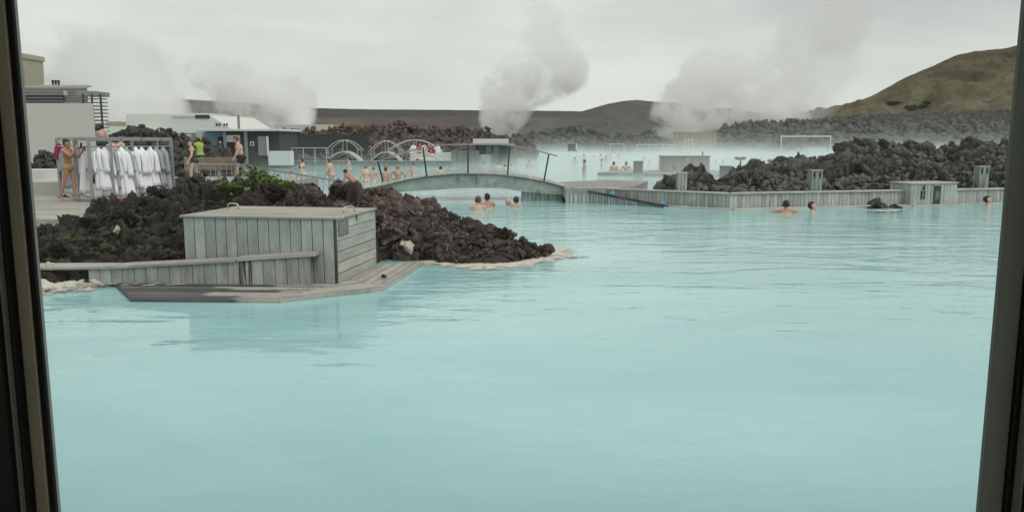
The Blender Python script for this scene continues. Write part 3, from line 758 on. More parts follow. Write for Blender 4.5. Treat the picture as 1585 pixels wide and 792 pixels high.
# cream mineral crust along the waterline
def crust(name, line, width, seed, label, tall=0.05):
    line = [np.array(p[:2], float) for p in line]; nx_, ny_ = 240, 26; V = []
    seg = np.concatenate([[0], np.cumsum([np.linalg.norm(line[i + 1] - line[i]) for i in range(len(line) - 1)])])
    s = np.linspace(0, seg[-1], nx_); lx = np.interp(s, seg, [p[0] for p in line]); ly = np.interp(s, seg, [p[1] for p in line])
    tx = np.gradient(lx); ty = np.gradient(ly); L = np.hypot(tx, ty); nxn, nyn = ty / L, -tx / L
    wv_ = width * (0.55 + 0.6 * (fbm(np.stack([s * 1.6, s * 0, s * 0 + seed], 1), 3, seed=seed) * 0.5 + 0.5))
    q = np.linspace(-0.6, 1, ny_)
    Xc = (lx[:, None] + nxn[:, None] * wv_[:, None] * q[None]).ravel(); Yc = (ly[:, None] + nyn[:, None] * wv_[:, None] * q[None]).ravel()
    prof = np.tile(1 - np.clip(q, 0, 1) ** 1.5, nx_)
    end = np.repeat(sstep(0, 0.12, s / seg[-1]) * sstep(0, 0.12, 1 - s / seg[-1]), ny_)
    qq = np.tile(q, nx_); nz = fbm(np.stack([Xc, Yc, Xc * 0], 1) * 4.0, 4, seed=seed)
    Zc = 0.006 + np.maximum(0, tall * prof * end * (0.6 + 0.9 * nz))
    ob = link(name, np_mesh(name, np.stack([Xc, Yc, Zc], 1), grid_tris(nx_, ny_), True, [M['silica']], np.stack([np.maximum(qq, 0), end, qq * 0], 1))); tag(ob, label, 'mineral crust', kind='stuff')
t = NT('silica_crust'); P = t.pos(); sp = t.n('ShaderNodeSeparateXYZ'); t.l(t.attr('bc'), sp.inputs[0])
n1 = t.noise(P, 5.0, 6, 0.65); n2 = t.noise(P, 22.0, 5, 0.7)
col = t.mix(n2, (0.44, 0.415, 0.35), (0.68, 0.65, 0.58)); pb = t.bsdf(col, 0.7, t.bump(n2, 0.8, 0.02), 0, 0.3)
al = t.math('ADD', t.math('SUBTRACT', 1.02, sp.outputs['X']), t.math('MULTIPLY', t.math('SUBTRACT', n1, 0.55), 2.6)); al = t.math('MULTIPLY', t.math('MULTIPLY', al, 1.6, clamp=True), sp.outputs['Y'])
tr = t.n('ShaderNodeBsdfTransparent'); mx = t.n('ShaderNodeMixShader'); t.l(al, mx.inputs[0]); t.l(tr.outputs[0], mx.inputs[1]); t.l(pb.outputs[0], mx.inputs[2]); t.l(mx.outputs[0], t.out.inputs['Surface'])
M['silica_flat'] = M['silica']; M['silica'] = t.m
crust('silica_crust', [W(630, 412), W(680, 407), W(730, 412), W(790, 412), W(840, 403), W(868, 388), W(862, 380)], 0.5, 2, 'cream mineral crust along the waterline of the near lava heap', 0.022)
crust('silica_crust', [W(40, 454), W(90, 446), W(140, 442), W(182, 440)], 0.5, 6, 'cream mineral crust below the left end of the low bench', 0.09)
crust('silica_crust', [W(875, 399), W(912, 397)], 0.16, 9, 'small cream crust patch just breaking the water off the tip of the heap', 0.03)
# wet rock under the left bench
for i, (x, y, Yr, s) in enumerate(((85, 436, 10.85, 0.24), (122, 436, 10.85, 0.19), (52, 438, 10.8, 0.24))):
    p = D(x, y, Yr); boulder(p, s, 2 + 3 * i, ['wet black lava rock under the left end of the low bench', 'low wet lava rock beside the first planks of the bench', 'black lava rock next to the left window frame'][i], GB, None, (1.5, .8, .75), 40 + i, True)

# --- right heap behind the timber wall
DWALL = [(-2, 30), (2.98, 25.6), (6.42, 23.4), (15.8, 25.7), (22, 27.2)]
dX, dY, dZ = crest([(985, 296, 27), (1005, 292, 27), (1025, 286, 27), (1040, 277, 27.2), (1068, 268, 27.5), (1090, 280, 28), (1108, 289, 28.5), (1120, 283, 29), (1140, 272, 29.5), (1170, 262, 30),
                    (1200, 254, 30.5), (1230, 249, 31), (1258, 246, 31), (1280, 247, 31), (1300, 235, 31.5), (1330, 226, 32), (1345, 222, 32), (1365, 227, 32), (1400, 223, 32),
                    (1430, 231, 32), (1462, 237, 32), (1480, 228, 32), (1520, 222, 32), (1560, 227, 32), (1640, 235, 32)])
fDW = interp_pts(DWALL)
def right_H(X, Y):
    yf = fDW(X) + 0.45; yr = np.interp(X, dX, dY); zr = np.interp(X, dX, dZ); yr = np.maximum(yr, yf + 0.8)
    a = np.clip((Y - yf) / (yr - yf), -0.5, 1); d = np.clip((Y - yr) / 5.0, 0, 1.2)
    z0 = 0.38
    z = np.where(Y <= yr, z0 + (zr - z0) * np.sign(a) * np.abs(a) ** 0.8, zr - (zr + 0.6) * d ** 1.2)
    lim = sstep(3.9, 5.2, X)
    return np.maximum(z * lim - 0.7 * (1 - lim), -0.8)
nx, ny = 380, 190
gx = np.linspace(3.8, 21.5, nx); GX = np.repeat(gx, ny); GY = fDW(GX) + 0.30 + np.tile(np.linspace(0, 1, ny) ** 1.2, nx) * 12.5
GH = right_H(GX, GY); GZ = np.where(GH > -0.6, GH + lava_surface(GX, GY, GH * 0, 0.32, 1.0, 31) * (0.2 + 0.8 * sstep(0.35, 0.7, GH)), GH)
terrain('lava_heap', (np.stack([GX, GY, GZ], 1), grid_tris(nx, ny)), M['lava_mid'], 'grey brown lava heap rising behind the timber wall')
X, Y, Z = scatter(3200, 4.4, 20.5, lambda X: (fDW(X) + 0.5, np.interp(X, dX, dY) + 0.8), right_H, 33)
ok = Z > 0.3; X, Y, Z = X[ok], Y[ok], Z[ok]; sz = np.random.default_rng(9).uniform(0, 1, len(X)) ** 2 * 0.11 + 0.03
rv, rf = rubble(np.stack([X, Y, Z + 0.05 + sz * .2], 1), sz, 2, 13, 10)
o = link('lava_rubble', np_mesh('lava_rubble', rv, rf, False, [M['lava_mid']])); tag(o, 'small loose clinkers covering the lava heap behind the timber wall', 'rubble', kind='stuff')
ROCKS2 = [np_mesh('lava_boulder', *rock(200 + k, 3, 1.5), False, [M[('lava_mid', 'lava_mid', 'lava_dark')[k % 3]]]) for k in range(12)]
LD, GD = 'rough grey brown lava boulder on the heap behind the timber wall', 'lava boulders of the right heap'
special = [(1345, 211, 32, 0.55, 0, 'highest pointed lava block on the crest of the right heap'), (1365, 221, 32, 0.36, 3, 'squat lava block just right of the highest point of the heap'),
           (1402, 216, 32, 0.45, 4, 'slanted lava block on the crest between the peak and the dip'), (1480, 222, 32, 0.45, 6, 'lava block where the crest rises again beyond the dip'),
           (1525, 216, 32, 0.45, 7, 'lava block on the crest close to the right window frame'), (1257, 239, 30.8, 0.34, 2, 'dark lava block standing above the pale green post'),
           (1232, 246, 30.8, 0.42, 1, 'wide flat lava slab left of the dark block on the crest'), (1200, 250, 30.4, 0.42, 5, 'flat lava slab on the low left part of the crest'),
           (1172, 259, 29.8, 0.4, 8, 'rounded lava block right of the dark post'), (1070, 266, 27.3, 0.42, 9, 'rounded lava boulder right behind the planked post'),
           (1040, 275, 27.0, 0.3, 10, 'lava boulder leaning left of the planked post'), (1025, 283, 26.8, 0.22, 2, 'small lava boulder at the left end of the right heap'),
           (1095, 274, 27.6, 0.3, 3, 'lava boulder between the planked post and the dark post')]
for i, (x, y, Yb, s, k, lab) in enumerate(special):
    p = D(x, y, Yb); boulder((p.x, p.y, p.z - s * 0.8), s, k, lab, GD, ROCKS2, seed=500 + i)
X, Y, Z = scatter(130, 4.8, 19.8, lambda X: (fDW(X) + 0.9, np.interp(X, dX, dY) + 0.1), right_H, 55)
cnt = 0
for i in range(len(X)):
    if Z[i] < 0.35 or cnt > 85: continue
    s = 0.16 + 0.72 * rr.random() ** 2.2; boulder((X[i], Y[i], Z[i] - s * 0.22), s, rr.randrange(12), LD, GD, ROCKS2, (1.1, 1.1, .75), 700 + i); cnt += 1
# rock in the water by the timber wall
for i, (x, y, Yr, s, sq) in enumerate(((1358, 318, 24.0, 0.46, (1.25, .8, .52)), (1388, 320, 23.9, 0.36, (1.2, .8, .42)))):
    p = D(x, y, Yr); boulder((p.x, p.y, 0.04), s, 4 + 3 * i, ['dark wet lava rock in the water left of the timber box', 'low wet lava rock touching the timber box'][i], GD, ROCKS2, sq, 70 + i, True)
crust('silica_crust', [W(1328, 326), W(1365, 328), W(1404, 325)], 0.25, 15, 'thin cream crust round the wet rocks by the timber wall', 0.03)

# --- distant lava ridges
def ridge(name, sky, Y0, Y1, back_len, amp, cell, mat, label, nx=260, ny=70, rocks=1500, rsize=(0.25, 0.8), seed=1, zfront=-0.3, backz=None, power=0.7):
    xs = np.array([p[0] for p in sky], float); zs = np.array([D(p[0], p[1], Y1).z for p in sky])
    px_ = np.linspace(xs[0], xs[-1], nx)
    zc = np.interp(px_, xs, zs)
    yy = np.concatenate([np.linspace(Y0, Y1, int(ny * .7)), Y1 + np.linspace(0, 1, ny - int(ny * .7) + 1)[1:] * back_len])
    PX = np.repeat(px_, ny); GY = np.tile(yy, nx); GX = (PX - CX) / FPX * GY / 1.0105; ZC = np.repeat(zc, ny)
    a = np.clip((GY - Y0) / (Y1 - Y0), 0, 1); d = np.clip((GY - Y1) / back_len, 0, 1)
    zb = (ZC * 0.2) if backz is None else np.repeat(np.interp(px_, [p[0] for p in backz], [D(p[0], p[1], Y1 + back_len).z for p in backz]), ny)
    H = np.where(GY <= Y1, zfront + (ZC - zfront) * a ** power, ZC + (zb - ZC) * d)
    e0 = sstep(0, 0.03, (PX - xs[0]) / (xs[-1] - xs[0])) * sstep(0, 0.03, (xs[-1] - PX) / (xs[-1] - xs[0]))
    Z = H + lava_surface(GX, GY, H * 0, amp, cell, seed) * np.minimum(1, 0.3 + a)
    r = np.random.default_rng(seed); k = r.integers(0, len(GX), rocks)
    k = k[GY[k] < Y1 + (back_len if backz is not None else 2)]
    s = r.uniform(*rsize, len(k)) ; rv, rf = rubble(np.stack([GX[k], GY[k], Z[k]], 1) + r.normal(size=(len(k), 3)) * 0.1, s, 2 if rocks < 2500 else 1, seed + 50, 8)
    terrain(name, (np.stack([GX, GY, Z], 1), grid_tris(nx, ny)), mat, label, 'lava ridge', (rv, rf))
ridge('lava_ridge', [(330, 214), (400, 212), (440, 208), (470, 206), (500, 201), (540, 197), (600, 199), (660, 199), (700, 201), (745, 205), (770, 211), (800, 222), (830, 230)],
      84, 96, 14, 0.5, 1.3, M['lava_red'], 'long reddish brown rubble bank behind the far pool', rocks=2400, rsize=(0.15, 0.42), seed=41)
ridge('lava_ridge', [(750, 226), (780, 215), (800, 208), (840, 204), (870, 198), (900, 201), (930, 208), (985, 212), (1003, 209), (1020, 216), (1050, 225), (1075, 231)],
      126, 142, 20, 0.55, 1.8, M['lava_far'], 'layered grey brown lava ridge behind the steaming pool', rocks=1800, rsize=(0.2, 0.6), seed=42)
ridge('lava_ridge', [(1085, 228), (1100, 214), (1112, 206), (1140, 197), (1175, 192), (1225, 191), (1270, 192), (1300, 192), (1350, 193), (1450, 194), (1560, 195), (1700, 197)],
      124, 140, 230, 0.7, 2.2, M['lava_far'], 'wide grey lava field rising towards the brown hill', nx=330, ny=110, rocks=2400, rsize=(0.3, 0.9), seed=43,
      backz=[(1085, 205), (1150, 194), (1270, 186), (1300, 182), (1400, 176), (1500, 172), (1560, 170), (1700, 168)])
ridge('lava_ridge', [(150, 214), (190, 206), (230, 199), (262, 204), (290, 214), (320, 230), (350, 243), (370, 250)],
      42, 48, 6, 0.4, 1.0, M['lava_dark'], 'dark lava bank behind the robe rack', nx=160, ny=60, rocks=1300, rsize=(0.12, 0.35), seed=44)
ridge('lava_ridge', [(325, 250), (360, 245), (400, 241), (450, 239), (500, 243), (560, 243), (600, 246), (640, 252), (655, 256)],
      66, 70, 4, 0.25, 0.7, M['lava_mid'], 'low strip of lava rubble along the far edge of the pool', nx=200, ny=40, rocks=1200, rsize=(0.1, 0.3), seed=45)
ridge('lava_ridge', [(10, 262), (50, 256), (75, 249), (95, 252), (120, 262), (150, 275)], 30, 32, 3, 0.25, 0.6, M['lava_dark'], 'dark lava stones at the foot of the white building',
      nx=90, ny=36, rocks=500, rsize=(0.1, 0.25), seed=46)
ridge('lava_ridge', [(265, 292), (290, 286), (330, 284), (370, 290), (410, 296)], 25.5, 27.5, 2, 0.2, 0.5, M['lava_dark'], 'dark lava stones below the metal balustrade',
      nx=90, ny=36, rocks=500, rsize=(0.08, 0.2), seed=47)

# --- hills
def hill_mat(name, c_a, c_b, c_c, sc, streak, band=None):
    t = NT(name); P = t.pos(); a = t.noise(t.mapv(P, streak[0], rot=streak[1]), sc, 6, 0.62); bb = t.noise(P, sc * 0.22, 5, 0.6); cc = t.noise(P, sc * 6, 6, 0.7)
    col = t.mix(t.ramp(a, [(0.38, 0.0), (0.64, 1.0)]), c_a, c_b); col = t.mix(t.ramp(bb, [(0.45, 0.0), (0.62, 1.0)]), col, c_c)
    col = t.mix(t.math('MULTIPLY', t.ramp(cc, [(0.4, 1.0), (0.6, 0.0)]), 0.4), col, tuple(q * 0.5 for q in c_a))
    if band:
        sx = t.n('ShaderNodeSeparateXYZ'); t.l(P, sx.inputs[0]); mr = t.n('ShaderNodeMapRange', interpolation_type='SMOOTHSTEP')
        t.l(t.math('MULTIPLY_ADD', a, band[4], sx.outputs[band[0]]), mr.inputs['Value']); mr.inputs['From Min'].default_value = band[1]; mr.inputs['From Max'].default_value = band[2]
        col = t.mix(mr.outputs['Result'], col, t.mix(cc, tuple(q * .75 for q in band[3]), tuple(q * 1.25 for q in band[3])))
    t.bsdf(col, 0.95, t.bump(cc, 0.9, 3.0), 0, 0.1); return t.m
M['mesa'] = hill_mat('far_plateau_soil', (0.118, 0.103, 0.097), (0.095, 0.09, 0.088), (0.165, 0.143, 0.105), 0.02, ((1, .3, 6), (0, 0, 0)), ('Z', 42, 50, (0.075, 0.077, 0.078), 8))
M['mesa_dark'] = hill_mat('far_plateau_rock', (0.105, 0.102, 0.10), (0.075, 0.075, 0.078), (0.13, 0.12, 0.11), 0.012, ((1, .3, 4), (0, 0, 0)))
M['hill'] = hill_mat('grassy_hill', (0.23, 0.212, 0.13), (0.125, 0.118, 0.08), (0.165, 0.137, 0.092), 0.06, ((0.45, 1.0, 1.6), (0, rad(-28), rad(20))), ('X', 300, 380, (0.112, 0.092, 0.064), 90))
def hill(name, sky, Y0, Y1, depth, mat, label, nx, ny, amp, cell, seed, zf=-2, power=1.0, jag=0.0):
    xs = np.array([p[0] for p in sky], float); zs = np.array([D(p[0], p[1], Y1).z for p in sky]); px_ = np.linspace(xs[0], xs[-1], nx)
    zc = np.interp(px_, xs, zs)
    yy = np.concatenate([np.linspace(Y0, Y1, ny), Y1 + np.linspace(0, 1, 12)[1:] * depth]); n2 = len(yy)
    PX = np.repeat(px_, n2); GY = np.tile(yy, nx); GX = (PX - CX) / FPX * GY / 1.0105; ZC = np.repeat(zc, n2)
    a = np.clip((GY - Y0) / (Y1 - Y0), 0, 1); d = np.clip((GY - Y1) / depth, 0, 1)
    H = np.where(GY <= Y1, zf + (ZC - zf) * a ** power, ZC + (zf - ZC) * d ** 2)
    q = np.stack([GX / cell, GY / cell * 0.5, GX * 0 + seed], 1)
    w = np.sin(np.clip(a, 0, 1) * math.pi) * 0.9 + 0.12
    Z = H + amp * w * (fbm(q, 5, seed=seed) - 0.7 * np.abs(fbm(q * 1.7 + 5, 4, seed=seed + 3)))
    ob = link(name, np_mesh(name, np.stack([GX, GY, Z], 1), grid_tris(nx, n2), True, [mat])); tag(ob, label, 'hill', kind='structure')
hill('hill', [(60, 170), (180, 162), (235, 156), (268, 153), (350, 157), (420, 161), (495, 167), (600, 169), (745, 171), (800, 171), (905, 172), (1000, 171), (1120, 170), (1200, 176), (1300, 186)],
     950, 1500, 500, M['mesa'], 'long flat topped brown plateau on the horizon', 400, 60, 7, 90, 61, 0, 1.4)
hill('hill', [(840, 190), (880, 178), (912, 169), (940, 161), (963, 157), (985, 155), (1015, 157), (1043, 159), (1080, 168), (1130, 186)],
     1000, 1380, 300, M['mesa_dark'], 'dark rounded hill standing above the plateau', 160, 50, 5, 50, 62, 0, 1.25)
hill('hill', [(1066, 182), (1085, 174), (1095, 169), (1118, 167.5), (1137, 168), (1146, 174), (1165, 182)],
     900, 1250, 200, M['mesa_dark'], 'small dark flat topped hill beside the steam column', 60, 40, 4, 40, 63, 0, 1.2)
hill('hill', [(1225, 190), (1275, 181), (1300, 168), (1330, 152), (1362, 137), (1400, 118), (1440, 100), (1470, 86), (1500, 79), (1520, 76), (1545, 72), (1575, 65), (1640, 58), (1720, 60), (1800, 75)],
     345, 620, 260, M['hill'], 'steep brown grassy hill rising at the right', 320, 150, 9.0, 38, 64, 8, 1.05)

# ------------------------------------------------------------------ steam
def steam(name, label, px_spheres, Y, dens, nscale, amp=1.5, soft=1.0, seed=0.0, fade=None, grow=1.25, col=(0.998, 1.0, 0.997)):
    S = []
    for q in px_spheres:
        x, y, r = q[:3]; dy = q[3] if len(q) > 3 else 0.0
        c = D(x, y, Y + dy); S.append((c, r * grow * (Y + dy) / FPX, q[4] if len(q) > 4 else 1.0))
    t = NT(name); P = t.obj(); best = None
    n = t.n('ShaderNodeTexNoise'); n.inputs['Scale'].default_value = nscale; n.inputs['Detail'].default_value = 6.0; n.inputs['Roughness'].default_value = 0.74; n.inputs['Distortion'].default_value = 0.4
    t.l(t.mapv(P, (1, 1, 1.0), (seed * 13.1, seed * 7.3, seed)), n.inputs['Vector'])
    for c, r, k in S:
        vm = t.n('ShaderNodeVectorMath', operation='DISTANCE'); t.l(P, vm.inputs[0]); vm.inputs[1].default_value = tuple(c)
        a = t.math('MULTIPLY', t.math('MULTIPLY_ADD', vm.outputs['Value'], -1.0 / r, 1.0), k)
        a = t.math('MAXIMUM', a, 0.0); best = a if best is None else t.math('ADD', best, a)
    n_big = t.noise(t.mapv(P, (1, 1, 0.8), (seed * 3.1 + 7, seed * 5.7, 3)), nscale * 0.32, 2, 0.5)
    nn = t.math('ADD', t.math('MULTIPLY', t.math('SUBTRACT', n.outputs['Fac'], 0.5), amp), t.math('MULTIPLY', t.math('SUBTRACT', n_big, 0.5), amp * 0.7))
    w = t.math('MINIMUM', t.math('MULTIPLY', best, 1.5), 1.0)
    f = t.math('SUBTRACT', t.math('MULTIPLY', w, t.math('ADD', nn, 1.0)), 0.55)
    dn = t.math('MULTIPLY', f, 1.0 / soft, clamp=True)
    dn = t.math('MULTIPLY', dn, t.math('GREATER_THAN', best, 0.0))
    if fade is not None:
        sp = t.n('ShaderNodeSeparateXYZ'); t.l(P, sp.inputs[0]); mr = t.n('ShaderNodeMapRange')
        t.l(sp.outputs['Z'], mr.inputs['Value']); mr.inputs['From Min'].default_value = fade[0]; mr.inputs['From Max'].default_value = fade[1]
        mr.inputs['To Min'].default_value = 2.2; mr.inputs['To Max'].default_value = fade[2]; dn = t.math('MULTIPLY', dn, mr.outputs['Result'])
    v = t.n('ShaderNodeVolumePrincipled'); v.inputs['Color'].default_value = (*col, 1); v.inputs['Anisotropy'].default_value = 0.35
    t.l(t.math('MULTIPLY', dn, dens), v.inputs['Density']); t.l(v.outputs[0], t.out.inputs['Volume'])
    bm = bmesh.new()
    dirs = ICO[1][0]
    for c, r, k in S:
        for d in dirs: bm.verts.new((c.x + d[0] * r * 1.06, c.y + d[1] * r * 1.06, max(c.z + d[2] * r * 1.06, 0.02)))
    g = bmesh.ops.convex_hull(bm, input=bm.verts)
    bmesh.ops.delete(bm, geom=[e for e in g['geom_interior'] if isinstance(e, bmesh.types.BMVert)], context='VERTS')
    bmesh.ops.recalc_face_normals(bm, faces=bm.faces)
    me = bpy.data.meshes.new(name); bm.to_mesh(me); bm.free(); me.materials.append(t.m)
    ob = link(name, me); tag(ob, label, 'steam', kind='stuff'); return ob
STEAM = True
if STEAM:
    steam('steam_plume', 'broad grey steam cloud rising behind the white building',
          [(225, 195, 66), (250, 165, 48), (175, 185, 66), (205, 165, 70), (240, 190, 50), (225, 140, 46), (190, 120, 60), (215, 95, 48), (150, 115, 62), (95, 105, 60), (120, 70, 50), (60, 75, 50), (250, 175, 34)], 150, 0.34, 0.15, 5.0, 0.9, 1.0, (3, 20, 0.25))
    steam('steam_plume', 'ragged steam drifting left over the low white building',
          [(455, 190, 40), (415, 190, 48), (375, 180, 44), (425, 175, 52), (400, 195, 40), (395, 165, 46), (375, 145, 42), (345, 125, 40), (325, 105, 34), (300, 110, 26), (470, 165, 24), (455, 135, 20), (475, 150, 18)], 210, 0.34, 0.12, 5.0, 0.9, 2.0, (4, 24, 0.28))
    steam('steam_plume', 'tall white steam column rising behind the red lava bank',
          [(774, 205, 24), (776, 188, 34), (770, 175, 30), (785, 165, 38), (795, 140, 50), (812, 115, 50), (840, 95, 54), (868, 120, 44), (850, 62, 46), (835, 30, 40), (765, 130, 30), (885, 105, 32)], 200, 0.34, 0.14, 5.2, 0.9, 3.0, (3, 24, 0.2))
    steam('steam_plume', 'bright steam column beside the dark hill',
          [(1028, 188, 30), (1045, 172, 42), (1060, 185, 36), (1085, 178, 34), (1065, 150, 42), (1085, 125, 46), (1110, 105, 50), (1125, 140, 50), (1160, 165, 46), (1200, 172, 42), (1115, 183, 26), (1175, 140, 40), (1240, 178, 30), (1085, 185, 18)], 220, 0.34, 0.12, 5.2, 0.9, 4.0, (4, 26, 0.25))
    steam('steam_plume', 'dark wisps of steam high above the right lava field',
          [(1225, 70, 36), (1245, 45, 42), (1275, 30, 48), (1300, 60, 46), (1315, 15, 46), (1250, 95, 32), (1200, 110, 40), (1215, 145, 40)], 230, 0.08, 0.11, 6.0, 1.0, 5.0)
    steam('steam_veil', 'thin pale veil of steam spreading across the left sky', [(80, 150, 90), (170, 110, 90), (270, 140, 80), (360, 130, 80), (440, 170, 60), (330, 190, 60), (210, 190, 70)], 240, 0.035, 0.06, 5.5, 1.0, 6.0)
    steam('steam_veil', 'thin pale veil of steam spreading across the right sky', [(1010, 170, 50), (1090, 150, 70), (1160, 120, 80), (1220, 150, 70), (1260, 175, 45), (1290, 100, 70)], 260, 0.035, 0.06, 5.5, 1.0, 7.0)
    # steam lying on the far water
    def mist(name, label, x0, x1, y0, y1, z1, dens, seed, sc=0.10, hfall=2.2, lo=0.42, hi=0.72, floor=0.12, side=None):
        t = NT(name); P = t.obj(); sp = t.n('ShaderNodeSeparateXYZ'); t.l(P, sp.inputs[0])
        n = t.noise(t.mapv(P, (1, 0.55, 1.6), (seed, seed * 3, 0)), sc, 3, 0.6)
        nn = t.n('ShaderNodeMapRange'); t.l(n, nn.inputs['Value']); nn.inputs['From Min'].default_value = lo; nn.inputs['From Max'].default_value = hi
        nn.inputs['To Min'].default_value = floor; nn.inputs['To Max'].default_value = 1.0
        e = t.math('POWER', 2.718, t.math('MULTIPLY', sp.outputs['Z'], -1.0 / hfall))
        ex = t.n('ShaderNodeMapRange', interpolation_type='SMOOTHSTEP'); t.l(sp.outputs['Y'], ex.inputs['Value']); ex.inputs['From Min'].default_value = y0; ex.inputs['From Max'].default_value = y0 + (y1 - y0) * .3
        if side:      # hardly any steam left of the footbridge
            sd = t.n('ShaderNodeMapRange', interpolation_type='SMOOTHSTEP'); t.l(t.math('MULTIPLY_ADD', sp.outputs['Y'], -side[2], sp.outputs['X']), sd.inputs['Value'])
            sd.inputs['From Min'].default_value = side[0]; sd.inputs['From Max'].default_value = side[1]; sd.inputs['To Min'].default_value = 0.2; e = t.math('MULTIPLY', e, sd.outputs['Result'])
        v = t.n('ShaderNodeVolumePrincipled'); v.inputs['Color'].default_value = (0.998, 1.0, 0.998, 1); v.inputs['Anisotropy'].default_value = 0.1
        t.l(t.math('MULTIPLY', t.math('MULTIPLY', nn.outputs['Result'], e), t.math('MULTIPLY', ex.outputs['Result'], dens)), v.inputs['Density']); t.l(v.outputs[0], t.out.inputs['Volume'])
        mb = MB(); mb.box(((x0 + x1) / 2, (y0 + y1) / 2, z1 / 2 + 0.02), (x1 - x0, y1 - y0, z1)); ob = mb.build(name, t.m); tag(ob, label, 'steam', kind='stuff'); return ob
    mist('water_steam', 'thin steam lying on the far pool and drifting against the ridge', -18, 78, 31, 136, 6.0, 0.19, 2.0, 0.085, 0.55, side=(-7, 3, 0.03))
    mist('water_steam', 'faint torn steam drifting along the foot of the far lava ridges', -10, 84, 88, 150, 8.0, 0.009, 8.0, 0.12, 2.6, 0.47, 0.64, 0.0, side=(-2, 8, 0.0))
    mist('water_steam', 'thin steam drifting over the right lava heap', 4, 24, 24.2, 40, 3.2, 0.075, 5.0, 0.22, 0.9, 0.42, 0.75, 0.25)

# ================================================================== TIMBER WORK, BUILDINGS, RAILS
def v2(p): return np.array((p[0], p[1]), float)
# ------------------------------------------------------------------ the big wooden box
A = np.array((-2.39, 10.74)); e1 = np.array((-0.987, 0.159)); e2 = np.array((0.163, 0.987))
BL, BD, BZ0, BZ1 = 2.27, 1.59, 0.02, 0.935
def bp(a, c): return A + e1 * a + e2 * c
AX = np.array([(e1[0], e1[1], 0), (e2[0], e2[1], 0), (0, 0, 1)])
bx = tag(empty('wooden_box', (A[0], A[1], 0)), 'large closed box of weathered grey planks with a walkable pale lid', 'wooden box')
def bpart(mb, name, mat, parent=None, smooth=False):
    off = np.array((A[0], A[1], 0)); mb.v = [tuple(np.array(q) - off) for q in mb.v]
    return mb.build(name, mat, parent or bx, smooth)
mb = MB(3); plank_wall(mb, bp(BL - 0.02, 0), bp(0.035, 0), BZ0, BZ1, 0.163, 0.03, 0.011, 0.004); bpart(mb, 'front_planks', M['wood'])
mb = MB(9)
for i in range(14):
    for z in (BZ0 + .1, BZ1 - .16):
        for da in (-.035, .035):
            q = bp(.035 + 2.215 * (i + .5) / 14 + da, -0.001); mb.sphere((q[0], q[1], z + mb.r.uniform(-.006, .006)), (.005, .003, .005), AX, 6, 4)
M['rust'] = mat_plain('screw_rust', (0.05, 0.045, 0.04), 0.6, 0.2)
bpart(mb, 'screw_heads', M['rust'])
mb = MB(4)
nb = 6; hb = (BZ1 - BZ0 - 0.01) / nb
for i in range(nb):
    q = bp(0.018, BD / 2 + 0.01); z = BZ0 + 0.012 + hb * (i + .5)
    mb.box((q[0], q[1], z), (0.03, BD - 0.03, hb - (0.012 if i not in (4,) else 0.006)), AX, 0.004, 1)
bpart(mb, 'side_planks', M['wood_side'])
mb = MB(5); plank_wall(mb, bp(BL, BD), bp(BL, 0.03), BZ0, BZ1, 0.163, 0.03, 0.008, 0.004); plank_wall(mb, bp(0.0, BD), bp(BL, BD), BZ0, BZ1, 0.163, 0.03, 0.008, 0.004, -1); bpart(mb, 'back_planks', M['wood'])
mb = MB(6)
nb = 11; wb = (BD + 0.05) / nb
for i in range(nb):
    q = bp(BL / 2, -0.025 + wb * (i + .5)); mb.box((q[0], q[1], BZ1 + 0.015 + mb.r.uniform(-.001, .001)), (BL + 0.05, wb - 0.005, 0.028), AX, 0.004, 0)
bpart(mb, 'lid', M['wood_top'])
mb = MB(7); q = bp(0.0165, 0.012); mb.box((q[0], q[1], (BZ0 + BZ1) / 2), (0.032, 0.03, BZ1 - BZ0 - 0.006), AX, 0.003, 2); bpart(mb, 'corner_post', M['wood_wet'])
mb = MB(8); q = bp(BL / 2, BD / 2); mb.box((q[0], q[1], (BZ0 + BZ1) / 2), (BL - 0.12, BD - 0.12, BZ1 - BZ0 - 0.03), AX); bpart(mb, 'inner_carcass', M['black'])
def handle(a, c, span, along):
    p, q = bp(a, c), bp(a, c) + along * span; z = BZ1 + 0.028; h = 0.085; pts = []
    for k in range(13):
        t_ = k / 12; ph = math.pi * t_
        s = 0.5 - 0.5 * math.copysign(abs(math.cos(ph)) ** 0.55, math.cos(ph)); pts.append((*(p + (q - p) * s), z + h * math.sin(ph) ** 0.5))
    mb = MB(); mb.tube(pts, 0.0095, 10); return bpart(mb, 'lid_handle', M['bright_steel'], None, True)
handle(BL - 0.08, 1.12, 0.22, -e1 * .96 - e2 * .28); handle(0.17, 0.72, 0.24, -e1 * 0.35 + e2 * 0.94)
mb = MB(); q = bp(-0.006, 0.78); mb.box((q[0], q[1], BZ1 - 0.04), (0.012, 0.022, 0.085), AX, 0.003); bpart(mb, 'latch', M['black'])
mb = MB(); q = bp(-0.003, 0.26); mb.box((q[0], q[1], BZ1 - 0.135), (0.010, 0.36, 0.215), AX, 0.002); M['sign_grey'] = mat_plain('sign_plate', (0.155, 0.155, 0.15), 0.6, 0.2, 10)
sg = bpart(mb, 'sign_plate', M['sign_grey'])
mb = MB(2)
M['sign_text'] = mat_plain('sign_print', (0.36, 0.36, 0.34), 0.6, 0.1)
for k in range(7):
    w_ = mb.r.uniform(0.14, 0.27); q = bp(-0.0088, 0.12 + w_ / 2); mb.box((q[0], q[1], BZ1 - 0.062 - k * 0.024), (0.002, w_, 0.006), AX)
bpart(mb, 'printed_lines', M['sign_text'], sg)
bpy.context.view_layer.update()

